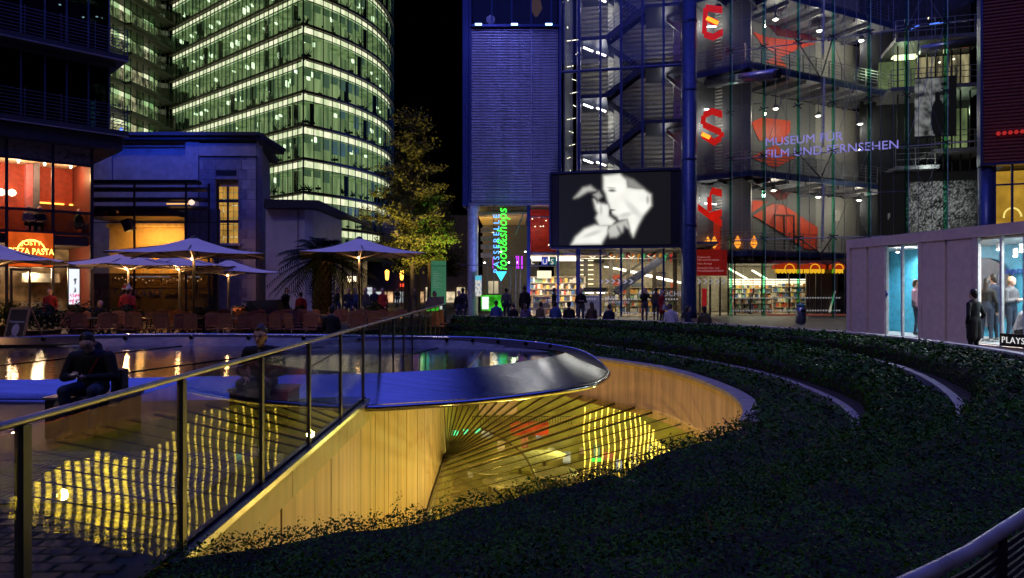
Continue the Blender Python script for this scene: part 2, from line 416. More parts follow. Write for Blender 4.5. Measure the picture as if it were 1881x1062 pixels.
for t in (.5,):
    b = MB(); b.tube([a.lerp(c, t)-V((0, 0, .1)) for a, c in beams[9:-3]], .03, 6); b.build('purlin', beam_m, roof)
b = MB(); b.tube([c+V((.02, 0, -.05)) for a, c in beams], .09, 6); b.build('gutter', beam_m, roof)
tube_m = glow('yellow_tube', (1, .68, .06), 11., .75, 9, (1, 1, 2))
tube_far = glow('far_yellow_tube', (1, .7, .1), 6.5, .75, 9, (1, 1, 2))
la = thing('light_tube_screen', 'curved row of vertical yellow light tubes glowing below the glass roof', 'light', (3.5, 13, -5))
lc = resample(spline([(3.1, 8.6, 0), (3.55, 10.5, 0), (3.7, 13, 0), (3.6, 15.5, 0), (3.2, 18.5, 0), (2.2, 20.8, 0)], 8), 40)
b = MB(); b.cur = 0
for i, p in enumerate(lc):
    z1 = -1.75-.25*math.sin(i*.35)-random.uniform(0, .2); b = MB(); r = .045 if i < 21 else (.028 if i < 27 else .017)
    b.tube([(p.x+.028*math.sin(zz*4.4+i*.6), p.y, zz) for zz in np.linspace(-5.4, z1, 13)], r, 6); b.build('light_tube', tube_m if i < 21 else tube_far, la)
b = MB(); b.tube([(p.x, p.y, -5.42) for p in lc], .06, 6); b.build('base_rail', beam_m, la)
# shops and lamps glimpsed below
hw = Plane((-2.9, 33.5), (12, 33.5))
def hallsign(px0, px1, py0, py1, m, label, name='shop_sign', cat='sign', o0=0):
    b = MB(); b.wbox(hw, hw.u(px0), hw.u(px1), hw.z(px0, py1), hw.z(px0, py0), o0, o0+.15)
    return tag(b.build(name, m, origin=hw.at((px0+px1)/2, py1)), label, cat)
hallsign(938, 1008, 776, 800, glow('hall_red', (1, .09, .02), .8, .6, 2), 'red lit shop banner seen far below through the glass roof', 'shop_banner', 'banner')
hallsign(880, 950, 738, 762, glow('hall_orange', (.9, .5, .15), .7, .5, 2), 'pale orange lit panel seen under the steel lip through the roof', 'lit_hoarding', 'hoarding')
for i, px in enumerate((838, 856, 878)):
    hallsign(px-4, px+5, 788-i*2, 796-i*2, glow('hall_green', (.1, 1, .45), 2.), 'small green light below the roof, %s from the board wall' % ORD[i], 'green_light', 'light', -.5)
hallsign(1085, 1105, 842, 848, glow('hall_neon', (.05, 1, .1), 2.), 'green neon sign low in the pit near the hedge')
glow_cols = [(1, .8, .35), (.95, .95, .7), (.9, .6, .2), (.5, .9, .5), (1, .3, .1), (.7, .85, 1)]
hr_ = random.Random(8)
for i in range(16):  # added glow panels that bring coloured light under the pit roof
    px = 862+i*25+hr_.uniform(-5, 5); py = 800+hr_.uniform(-22, 60); w = hr_.uniform(8, 20)
    hallsign(px, px+w, py, py+hr_.uniform(9, 26), glow('hall_glow_%d' % (i % 6), glow_cols[i % 6], .9, .8, 2.5), 'added glowing panel deep below the glass roof, %s from the board wall' % ORD[i], 'shop_display', 'display', -.2*i % .9)
rl = thing('hall_railing', 'row of thin bars of a gallery railing seen below the glass roof', 'railing', hw.at(950, 778))
for i in range(38):
    u = hw.u(868)+i*.13; b = MB(); b.wbox(hw, u, u+.03, hw.z(900, 778), hw.z(900, 764), -.3, -.26); b.build('baluster', beam_m, rl)
b = MB(); b.wbox(hw, hw.u(868), hw.u(1060), hw.z(900, 764)+.001, hw.z(900, 762), -.32, -.24); b.build('handrail', beam_m, rl)
cl_m = mat('table_top', (.75, .75, .68), .3)
for i, (px, py, Y) in enumerate([(900, 862, 25), (955, 850, 26), (1000, 838, 27), (930, 885, 24), (1020, 870, 24)]):
    p = U(px, py, Y); t = thing('round_table', 'pale round table down in the hall, %s from the board wall' % ORD[[0, 2, 3, 1, 4][i]], 'table', (p.x, p.y, -8), 'tables in the hall below')
    part('table_top', cl_m, t, lambda b: b.lathe([(.02, .0), (.85, .02), (.85, .06), (.02, .07)], (p.x, p.y, p.z), 20)); part('leg', beam_m, t, lambda b: b.tube([(p.x, p.y, -8), (p.x, p.y, p.z)], .06, 6))
for i, (x, yy, e) in enumerate([(1.6, 8.2, 170), (1.9, 12.5, 260), (1.0, 17, 300), (-.4, 21, 200), (3, 28, 900), (8, 20, 700)]):
    lamp('hall_lamp', 'POINT', (x, yy, -3.7 if i < 3 else -4.3), e, (1, .66, .17) if i < 4 else (.95, .85, .22), .15)
# ------------------------------------------------------------------ fountain basin
inner = [(-17, 15), (-15, 12.6), (-12, 11.5), (-8.5, 11.3), (-6, 11.6), (-4, 11.9), (-2.66, 12.1), (-1.9, 12.4), (-.63, 13.15), (.4, 14.4), (1.05, 15.5), (1.25, 16.3), (.8, 17.0), (-.6, 17.7), (-2.4, 18.3), (-6, 18.8), (-10, 18.9), (-15, 17.8)]
outer = [(-18.4, 15, .06), (-16, 11.4, .06), (-12, 10.1, .06), (-8.5, 10.1, -.03), (-6, 10.1, -.05), (-4, 10.2, -.08), (-2.37, 10.25, -.15), (-1.43, 10.5, -.15), (-.36, 11.0, -.15), (1.0, 12.1, -.15), (1.65, 13.0, -.14), (2.0, 14.4, -.08), (1.45, 15.75, .24), (-.4, 17.0, .38), (-2.4, 17.5, .41), (-6, 17.95, .42), (-10, 18.0, .42), (-14.6, 17.4, .3)]
zi = [.1]*11+[.12]+[.1]*6
I = spline([(x*.933, y_*.933, .2) for x, y_ in inner], 10, True); O = spline(outer, 10, True)
ftn = thing('fountain_basin', 'wide round fountain basin with brushed steel lip jutting over the pit', 'fountain', (-6, 15, 0))
steel_m = mat('brushed_steel', (.5, .51, .53), .13, metal=1., var=.1, scale=2, stretch=(.4, 6, 3), bump=.06, bscale=5)
n = len(I)
def loft(name, rings, m, sel=None):
    b = MB(); k = len(rings)
    for r in rings: b.v += [tuple(p) for p in r]
    for i in range(n):
        if sel and not sel(i): continue
        for j in range(k-1): b.f.append([j*n+i, j*n+(i+1) % n, (j+1)*n+(i+1) % n, (j+1)*n+i]); b.m.append(0)
    return b.build(name, m, ftn, True)
dn = lambda r, z: [V((p.x, p.y, p.z+z)) for p in r]
ctr = V((-6, 15, 0))
shr = lambda r, s, z: [V((ctr.x+(p.x-ctr.x)*s, ctr.y+(p.y-ctr.y)*s, p.z+z)) for p in r]
darkened_m = mat('darkened_steel', (.05, .035, .025), .4, metal=0., spec=.15, var=.2, stretch=(.4, 3, 3))  # far lip: same steel, darkened and browned to mute the canopy glare
cuts = list(range(0, n, 12))        # lip sheets, each a plate of its own
for a in cuts:
    seg = range(a, min(a+12, n)); 
    b = MB()
    for j, i in enumerate(list(seg)+[(seg[-1]+1) % n]):
        pi_, po = I[i], O[i]
        for t in (0, .25, .5, .75, .97): 
            q = pi_.lerp(po, t); b.v.append((q.x, q.y, q.z-.03*t*(1-t)))
    m_ = len(seg)+1
    for j in range(m_-1):
        for t in range(4): k0 = j*5+t; b.f.append([k0, k0+5, k0+6, k0+1]); b.m.append(0)
    b.build('lip_plate', steel_m if a < 108 else darkened_m, ftn, True)
edge = MB(); edge.tube([p+V((0, 0, -.045)) for p in O], .05, 10, True); edge.build('rim_tube', steel_m, ftn, True)
loft('underside', [dn(O, -.07), shr(O, .93, -.1), shr(O, .75, -.3)], mat('basin_underside', (.3, .28, .25), .5, metal=.5))
loft('inner_wall', [I, dn(I, -.14)], steel_m)
def water_m():
    m = mat('basin_water', (.015, .014, .013), .03, var=.2, spec=.9)
    N = m.node_tree.nodes; L = m.node_tree.links; b = N['Principled BSDF']; b.inputs['IOR'].default_value = 1.45
    for l in list(b.inputs['Roughness'].links): L.remove(l)
    b.inputs['Roughness'].default_value = .02
    tc = N.new('ShaderNodeTexCoord'); mp = N.new('ShaderNodeMapping'); mp.inputs['Scale'].default_value = (1.2, 3.2, 1); L.new(tc.outputs['Object'], mp.inputs['Vector'])
    nz = N.new('ShaderNodeTexNoise'); nz.inputs['Scale'].default_value = 5.; nz.inputs['Detail'].default_value = 3; L.new(mp.outputs['Vector'], nz.inputs['Vector'])
    bp = N.new('ShaderNodeBump'); bp.inputs['Strength'].default_value = .12; bp.inputs['Distance'].default_value = .03
    L.new(nz.outputs['Fac'], bp.inputs['Height']); L.new(bp.outputs['Normal'], b.inputs['Normal']); return m
b = MB(); b.v = [(p.x, p.y, .15) for p in I]; b.f = [list(range(n))]; b.m = [0]; w = struct(b.build('water', water_m()))
rib_m = mat('wet_rib', (.02, .02, .02), .2, metal=.5)
for (x0, y0, x1, y1) in ((-3.4, 12.3, -1.9, 18.2), (-.9, 13.4, -.7, 17.3), (.1, 14.6, .2, 17.0), (-7.5, 11.8, -5, 18.6), (-11, 11.9, -9, 18.6)):
    b = MB(); b.bar((x0*.933, y0*.933, .155), (x1*.933, y1*.933, .155), .05, .02); b.build('basin_rib', rib_m, ftn)
for i in range(121, 176, 4):
    p = I[i].lerp(O[i], .35); b = MB(); b.tube([p+V((0, -.02, .05)), p+V((0, -.09, .06))], .05, 8); b.build('nozzle', rib_m, ftn)
# far rim as raised steel wall facing the water
# ------------------------------------------------------------------ glass balustrade
bal = thing('glass_balustrade', 'long straight glass balustrade with steel posts and round handrail', 'balustrade', (XB(12), 12, -.1))
post_m = mat('post_steel', (.1, .095, .09), .5, metal=.7, var=.1)
bg_m = glass('balustrade_glass', (.86, .89, .88), 1.75)
PY = [1.5, 2.94]+[2.94+1.475*i for i in range(1, 17)]
ZR = 1.034
for i, yy in enumerate(PY):
    wd = .07; b = MB(); x = XB(yy)
    b.box(x-.02, x+.02, yy-.025, yy+.025, -.1, ZR-.02); b.build('post', post_m, bal)
    if i:
        y0 = PY[i-1]+.04; y1 = yy-.04; b = MB()
        x0, x1 = XB(y0), XB(y1)
        b.hexa([(x0-.006, y0, -.06), (x0+.006, y0, -.06), (x1+.006, y1, -.06), (x1-.006, y1, -.06), (x0-.006, y0, ZR-.04), (x0+.006, y0, ZR-.04), (x1+.006, y1, ZR-.04), (x1-.006, y1, ZR-.04)])
        b.build('pane', bg_m, bal)
b = MB(); b.tube([(XB(yy), yy, ZR) for yy in PY], .019, 10); b.build('handrail', mat('rail_steel', (.34, .33, .31), .42, metal=.8), bal, True)
# near guard rail at lower right
gr = thing('guard_rail', 'steel guard rail with round handrail and slotted metal panel at lower right', 'railing', (1.4, 1.9, 0))
gc = [p for p in C_d if p.y < 4.6 and p.x > -.9]; gc = resample([V((p.x, p.y, .965)) for p in gc], 30)
b = MB(); b.tube(gc, .017, 12); b.build('handrail', mat('rail_steel_blue', (.5, .5, .55), .3, metal=.35), gr, True)
pm = mat('slotted_panel', (.05, .05, .07), .4, metal=.7)
for q in range(9):
    seg = gc[q*3:q*3+4]
    if len(seg) < 2: break
    b = MB()
    for zz in np.arange(.5, .93, .022):
        for p0, p1 in zip(seg, seg[1:]): b.bar((p0.x, p0.y, zz), (p1.x, p1.y, zz), .006, .014)
    b.build('slotted_panel', pm, gr)
    b = MB(); b.box(seg[0].x-.012, seg[0].x+.012, seg[0].y-.012, seg[0].y+.012, .44, .955); b.build('post', pm, gr)
# ------------------------------------------------------------------ hedges
def leaf_mat(name, cols, rough=.45):
    m = mat(name, cols[0], rough, var=.5, scale=2.6, spec=.15); cr = [x for x in m.node_tree.nodes if x.type == 'VALTORGB'][0]
    cr.color_ramp.elements[0].color = (*cols[0], 1); cr.color_ramp.elements[1].color = (*cols[1], 1); return m
hedge_leaf = leaf_mat('hedge_leaf', [(.008, .036, .003), (.045, .17, .009)], .5)
core_m = mat('hedge_core', (.012, .016, .007), .9, bump=.8, bscale=25)
def leaves_mesh(name, P, Nn, S, m, parent=None, aspect=.5):
    """diamond leaves: P centres, Nn normals, S lengths (numpy)"""
    k = len(P); rd = rng.normal(size=(k, 3)); T = np.cross(Nn, rd); T /= np.linalg.norm(T, axis=1)[:, None]+1e-9
    B = np.cross(Nn, T); B /= np.linalg.norm(B, axis=1)[:, None]+1e-9
    S = S[:, None]; vs = np.empty((k, 4, 3))
    vs[:, 0] = P-T*S*.5; vs[:, 1] = P+B*S*.5*aspect+Nn*S*.08; vs[:, 2] = P+T*S*.5; vs[:, 3] = P-B*S*.5*aspect+Nn*S*.08
    me = bpy.data.meshes.new(name); me.vertices.add(4*k); me.vertices.foreach_set('co', vs.reshape(-1))
    me.loops.add(4*k); me.loops.foreach_set('vertex_index', np.arange(4*k)); me.polygons.add(k)
    me.polygons.foreach_set('loop_start', np.arange(0, 4*k, 4)); me.polygons.foreach_set('loop_total', np.full(k, 4))
    me.update(calc_edges=True); me.materials.append(m); o = bpy.data.objects.new(name, me); COL.objects.link(o)
    if parent: o.parent = parent; o.location = -ORG[parent.name]
    return o
def hedge(label, ca, cb, zbed, ztop, near=0., dens=1.):
    A = np.array([(p.x, p.y) for p in ca]); B = np.array([(p.x, p.y) for p in cb]); n = len(A)
    mid = ca[n//2]; t = thing('hedge', label, 'hedge', (mid.x, mid.y, zbed), 'clipped hedges on the planting tiers')
    def ht(x, y): return ztop+near*max(0., min(1., (8.5-y)/3.5))+.05*noise.noise(V((x*.9, y*.9, 3)))+.07*noise.noise(V((x*2.9, y*2.9, 9)))+.03*noise.noise(V((x*8, y*8, 2)))
    cells = 9; b = MB(); ts = [0, .0, .06, .3, .5, .7, .94, 1, 1.]
    for i in range(n):
        for j, tt in enumerate(ts):
            q = A[i]*(1-tt)+B[i]*tt; z = zbed if j in (0, 8) else ht(*q)-(.11 if j in (1, 7) else .06); b.v.append((q[0], q[1], z))
    for i in range(n-1):
        for j in range(cells-1): k0 = i*cells+j; b.f.append([k0, k0+1, k0+cells+1, k0+cells]); b.m.append(0)
    b.build('branches', core_m, t)  # solid dark core standing for the shaded inside, not modelled branches
    seg = np.linalg.norm(np.diff(A, axis=0), axis=1)+np.linalg.norm(np.diff(B, axis=0), axis=1); seg *= .5
    wid = np.linalg.norm(B-A, axis=1)[:-1]; midp = (A[:-1]+A[1:]+B[:-1]+B[1:])/4
    dist = np.linalg.norm(midp, axis=1); ln = np.clip(.0066*dist, .03, .12)
    hh = ztop-zbed; cnt = (2.9*dens/ln**2*seg*(wid+1.6*hh)).astype(int)
    Ps = []; Ns = []; Ss = []
    for i in range(n-1):
        k = cnt[i]
        if k < 1: continue
        W = wid[i]; e = hh*.8; w = rng.uniform(-e, W+e, k); tt = np.clip(w/W, 0, 1); s = rng.random(k)
        q = (A[i]*(1-s)[:, None]+A[i+1]*s[:, None])*(1-tt)[:, None]+(B[i]*(1-s)[:, None]+B[i+1]*s[:, None])*tt[:, None]
        z = np.array([ht(a, b_) for a, b_ in q]); side = (w < 0)|(w > W)
        z = np.where(side, z-np.maximum(-w, w-W)*1.15, z)+rng.normal(0, .028, k)
        d = (B[i]-A[i]); d /= np.linalg.norm(d)
        nn = np.stack([np.where(w < 0, -d[0], np.where(w > W, d[0], 0))*1.2, np.where(w < 0, -d[1], np.where(w > W, d[1], 0))*1.2, np.where(side, .15, .8)], 1)+rng.normal(0, .42, (k, 3))
        nn /= np.linalg.norm(nn, axis=1)[:, None]
        q = q+rng.normal(0, .02, (k, 2)); Ps.append(np.column_stack([q, z])); Ns.append(nn); Ss.append(ln[i]*rng.uniform(.5, 1.05, k)*np.where(rng.random(k) < .12, 1.5, 1.))
        # upright sprigs near the camera
        if dist[i] < 9:
            for _ in range(int(seg[i]*W*16)):
                r0 = rng.random(); r1 = rng.random(); q0 = (A[i]*(1-r0)+A[i+1]*r0)*(1-r1)+(B[i]*(1-r0)+B[i+1]*r0)*r1
                h = rng.uniform(.06, .2)*(1 if rng.random() > .3 else 1.4); lean = rng.normal(0, .35, 2); zz = ht(*q0)-.04; m_ = int(h/.012)
                u = np.linspace(0, 1, m_); pp = np.column_stack([q0[0]+lean[0]*h*u, q0[1]+lean[1]*h*u, zz+h*u])+rng.normal(0, .01, (m_, 3))
                nn = rng.normal(0, 1, (m_, 3)); nn[:, 2] = abs(nn[:, 2])+.3; nn /= np.linalg.norm(nn, axis=1)[:, None]
                Ps.append(pp); Ns.append(nn); Ss.append(ln[i]*rng.uniform(.6, 1.05, m_)*(1.1-.5*u))
    m_ = hedge_leaf
    leaves_mesh('foliage', np.concatenate(Ps), np.concatenate(Ns), np.concatenate(Ss), hedge_leaf, t)
    # woody stems showing under the top
    for q in range(10):
        i = int(n*.62+q*n*.03); tt = .15
        if i >= n: break
        p = A[i]*(1-tt)+B[i]*tt; b = MB()
        for _ in range(4):
            a = (p[0]+rng.normal(0, .05), p[1]+rng.normal(0, .05), zbed-.02); e = (p[0]+rng.normal(0, .14), p[1]+rng.normal(0, .14), ztop-.02); b.tube([a, e], [.012, .007], 5)
        b.build('stem', mat('hedge_stem', (.16, .09, .04), .8), t)
def grow(c, far, near, wob=.0):      # offset that changes from the far side to the camera side
    out = []
    for i, p in enumerate(c):
        k = max(0., min(1., (10.5-p.y)/3.)); d = far+(near-far)*k+wob*k*noise.noise(V((p.x*1.1, p.y*1.1, 7)))
        out.append(off(c, d)[i])
    return out
hedge('lowest clipped hedge ring, next to the curved pit wall and its coping', grow(C_pit, .3, -.1), grow(C_b, -.22, .1), -.24, -.01, -.05)
hedge('middle clipped hedge ring between the two purple-lit stone kerbs', grow(C_b, .45, .1), grow(C_c, -.34, .0, .35), -.1, .19, .0)
hedge('highest clipped hedge ring, just inside the low wall people sit on', grow(C_c, .42, .16, .3), off(C_d, -.2), .02, .37)
# ------------------------------------------------------------------ glass office tower
frame_dark = mat('dark_frame', (.03, .03, .035), .4, metal=.3)
slab_brown = mat('tower_slab', (.07, .05, .03), .5)
fin_green = mat('tower_fin', (.025, .06, .045), .25, metal=.2)
tglass = glass('tower_glass', (.72, .85, .74), 1.35)
lit_room = glow('office_lit', (.64, .66, .36), .74, scale=1.0, var=.9, stretch=(1.5, 1.5, .1), dark=(.17, .22, .12))
lit_ceil = glow('office_ceiling_light', (1, .97, .68), 1.12, .5, 1.6, (1, 1, .3), dark=(.5, .62, .33))
lit_soffit = glow('office_soffit', (.54, .6, .3), .66, .9, .9, (1.2, 1.2, 1), dark=(.2, .27, .13))
blind_m = mat('grey_blind', (.3, .32, .28), .7, stretch=(.1, .1, 12), var=.5, emit=(.09, .12, .07), es=1.)  # faint glow stands in for office light on the blinds
def tower():
    t = thing('office_tower', 'tall curved glass office tower with bands of green-lit windows behind the plaza', 'tower', (-22.3, 73, 0))
    A = V((-22.3, 73)); dl = V((-.768, .640)); fac = []
    nl = 33; wl_ = 32.0/nl
    left = [A+dl*wl_*i for i in range(nl+1)]
    R = 23.7; cen = A+V((-.729, .685))*R; a0 = math.atan2(A.y-cen.y, A.x-cen.x); nr = 21
    arc = lambda r, a: V((cen.x+r*math.cos(a), cen.y+r*math.sin(a)))
    da = math.radians(62)/nr; right = [arc(R, a0+da*i) for i in range(nr+1)]
    inn = V((-dl.y, dl.x)); inn = inn if inn.y > 0 else -inn
    floors = range(-5, 6)
    def inset(side, d):
        return [p+inn*d for p in left] if side == 0 else [arc(R-d, a0+da*i) for i in range(nr+1)]
    def wall(pts, z0, z1, name, m, d=.05):
        b = MB()
        for p, q in zip(pts, pts[1:]): b.add([(p.x, p.y, z0), (q.x, q.y, z0), (q.x, q.y, z1), (p.x, p.y, z1)], [(0, 1, 2, 3)])
        return b.build(name, m, t)
    cand = []; meshes = {}
    for side, pts in ((0, left), (1, right)):
        w = (pts[1]-pts[0]).length-.05
        b = MB(); b.box(-w/2, w/2, -.012, .012, -1.22, 1.22); o = b.build('window_pane', tglass); meshes[side] = o.data; bpy.data.objects.remove(o)
    rest = MB()
    for side, pts in ((0, left), (1, right)):
        for k in floors:
            zt = 26.2+3.6*k
            b = MB()
            for p, q in zip(pts, pts[1:]):
                n_ = V((p-q)).normalized(); b.bar((p.x, p.y, zt+.14), (q.x, q.y, zt+.14), .26, .26)
            b.build('floor_edge', slab_brown, t)
            wall(inset(side, .35), zt-.76, zt, 'ceiling_light', lit_ceil)
            wall(inset(side, 2.6)[3:], zt-3.25, zt-.78, 'office_wall', lit_room)
            b = MB()
            for p, q in zip(pts, pts[1:]): b.bar((p.x, p.y, zt-.79), (q.x, q.y, zt-.79), .1, .07)
            b.build('transom', fin_green, t)
            # floor and ceiling of the storey
            b = MB(); i2 = inset(side, 2.7)
            for (p, q), (p2, q2) in zip(zip(pts, pts[1:]), zip(i2, i2[1:])):
                b.add([(p.x, p.y, zt-3.26), (q.x, q.y, zt-3.26), (q2.x, q2.y, zt-3.26), (p2.x, p2.y, zt-3.26)], [(0, 1, 2, 3)])
            b.build('office_floor', slab_brown, t)
            b = MB(); i1 = inset(side, .36)
            for (p, q), (p2, q2) in zip(zip(i1, i1[1:]), zip(i2, i2[1:])):
                b.add([(p.x, p.y, zt-.78), (q.x, q.y, zt-.78), (q2.x, q2.y, zt-.78), (p2.x, p2.y, zt-.78)], [(0, 1, 2, 3)])
            b.build('office_ceiling', lit_soffit, t)
            for i, (p, q) in enumerate(zip(pts, pts[1:])):
                c = (p+q)/2; px = CX+F*c.x/c.y; py = CY-F*(zt-2-EYE)/c.y
                vis = -15 < py < 395 and px > 300 and not (px < 495 and py > 250+max(0, (px-465)*1.5))
                cand.append((-1/c.y if vis else 1, side, c, math.atan2(q.y-p.y, q.x-p.x), zt-2.03, p, q))
    cand.sort(key=lambda e: e[0])
    for i, (key, side, c, ang, z, p, q) in enumerate(cand):
        if i < 300 and key < 0:
            o = bpy.data.objects.new('window_pane', meshes[side]); COL.objects.link(o); o.parent = t
            o.location = V((c.x, c.y, z))-ORG[t.name]; o.rotation_euler = (0, 0, ang); ORG[o.name] = ORG[t.name]
        else: rest.add([(p.x, p.y, z-1.22), (q.x, q.y, z-1.22), (q.x, q.y, z+1.22), (p.x, p.y, z+1.22)], [(0, 1, 2, 3)])
    struct(rest.build('far_window_panes', tglass, t), 'stuff')
    for k in floors:
        zt = 26.2+3.6*k; p, q = left[3]+inn*.3, arc(R-.3, a0+da*3); part('corner_glow_wall', lit_room, t, lambda b: b.add([(p.x, p.y, zt-3.25), (q.x, q.y, zt-3.25), (q.x, q.y, zt-.78), (p.x, p.y, zt-.78)], [(0, 1, 2, 3)]))  # added glowing wall so the glazed corner rooms look lit
    for side, pts in ((0, left), (1, right)):
        for p in pts:
            e = V((p.x-cen.x, p.y-cen.y)).normalized() if side else -inn
            b = MB(); b.bar((p.x+e.x*.06, p.y+e.y*.06, 4), (p.x+e.x*.06, p.y+e.y*.06, 47), .05, .09, (e.x, e.y, 0)); b.build('mullion', fin_green, t)
    # blinds half drawn and desks, chairs, plants near the glass
    r = random.Random(3); fur = MB()
    for k in floors:
        zt = 26.2+3.6*k
        for side, pts in ((0, left), (1, right)):
            i2 = inset(side, .25); i3 = inset(side, 1.0); i4 = inset(side, .3)
            run = False
            for i in range(len(pts)-1):
                if r.random() < .25: run = not run
                if side == 1 and k % 2 == 0 and i < 7 or (run and r.random() < .5):
                    p, q = i2[i], i2[i+1]; h = r.choice([.8, 1.2, 1.5])
                    b = MB(); b.bar((p.x*.9+q.x*.1, p.y*.9+q.y*.1, zt-.85-h/2), (p.x*.1+q.x*.9, p.y*.1+q.y*.9, zt-.85-h/2), .02, h); b.build('blind', blind_m, t)
                if r.random() < .6:
                    p = i3[i].lerp(i3[i+1], r.random()); h = r.uniform(.4, 1.0); z = zt-3.25; s = r.uniform(.12, .4)
                    fur.bar((p.x-s, p.y, z+h*.6), (p.x+s, p.y, z+h*.6), .3, h*.25); fur.tube([(p.x, p.y, z), (p.x, p.y, z+h)], .05, 5)
                    if r.random() < .4:
                        for _ in range(9): a = r.uniform(0, 6.3); fur.tube([(p.x, p.y, z+h*.6), (p.x+.4*math.cos(a), p.y+.4*math.sin(a), z+h+r.uniform(0, .5))], [.05, .02], 4)
                if r.random() < .12:
                    p = i4[i]; fur.bar((p.x, p.y, zt-3.2), (p.x, p.y, zt-.9), .06, .5, (inn.x, inn.y, 0))
    struct(fur.build('office_furniture', mat('furniture_dark', (.02, .025, .02), .6), t), 'stuff')
    # ceiling down-lights seen through the panes
    dl_m = glow('downlight', (1, 1, .8), 2.2)
    dls = MB()
    for k in floors:
        zt = 26.2+3.6*k
        for side in (0, 1):
            i2 = inset(side, 1.6)
            for i in range(0, len(i2)-1):
                if r.random() < .22: p = i2[i].lerp(i2[i+1], r.random()); dls.box(p.x-.12, p.x+.12, p.y-.3, p.y+.3, zt-.95-r.uniform(0, .6), zt-.9)
    struct(dls.build('office_lights', dl_m, t), 'stuff')
    b = MB(); poly = [(p.x+inn.x*2.8, p.y+inn.y*2.8) for p in left[:3:-1]]+[tuple(arc(R-2.8, a0+da*i)) for i in range(4, nr+1)]+[(-40, 110)]
    b.prism(poly, 0, 47); b.build('core', mat('tower_core', (.03, .035, .03), .7), t)
tower()
# ------------------------------------------------------------------ office wing left of the tower
def wing():
    t = thing('office_wing', 'lit office wing with slatted balconies squeezed between tower and dark building', 'building', (-48, 88, 0))
    pl = Plane((-49.2, 76), (-46.95, 93.3)); L = pl.L
    roomm = glow('wing_lit', (.8, .78, .42), .75, .95, .9, (1.6, 1.6, 1.1), dark=(.02, .03, .03))
    rail = mat('wing_rail', (.08, .075, .06), .5, metal=.4)
    for k in range(-3, 7):
        z = 23.4+3.6*k
        part('office_wall', roomm, t, lambda b: b.wbox(pl, 0, L, z, z+3.1, 1.6, 1.7))
        for (u0, u1, o) in ((0, 7.5, 0), (7.7, 13.2, -.9), (13.4, L, -.1)):
            part('floor_edge', mat('wing_slab', (.12, .12, .1), .6), t, lambda b: b.wbox(pl, u0, u1, z-.35, z, o-.9, 1.5))
            def rl(b):
                for q in range(7): b.wbox(pl, u0, u1, z+.12+q*.15, z+.17+q*.15, o-.92, o-.88)
                for q in np.arange(u0, u1, 1.2): b.wbox(pl, q, q+.05, z, z+1.1, o-.95, o-.9)
            part('railing', rail, t, rl)
            for u in np.arange(u0, u1-.3, 1.15):
                part('mullion', fin_green, t, lambda b: b.wbox(pl, u, u+.09, z, z+3.2, o+.1, o+.2))
                if random.random() < .75: part('window_pane', tglass, t, lambda b: b.wbox(pl, u+.1, u+1.12, z+.05, z+3.15, o+.14, o+.16))
            part('ceiling_light', lit_ceil, t, lambda b: b.wbox(pl, u0+.4, u1-1.5, z+2.5, z+3.05, 1.2, 1.25))
    part('core', mat('tower_core'), t, lambda b: b.wbox(pl, 0, L, 0, 48, 1.72, 9))
wing()
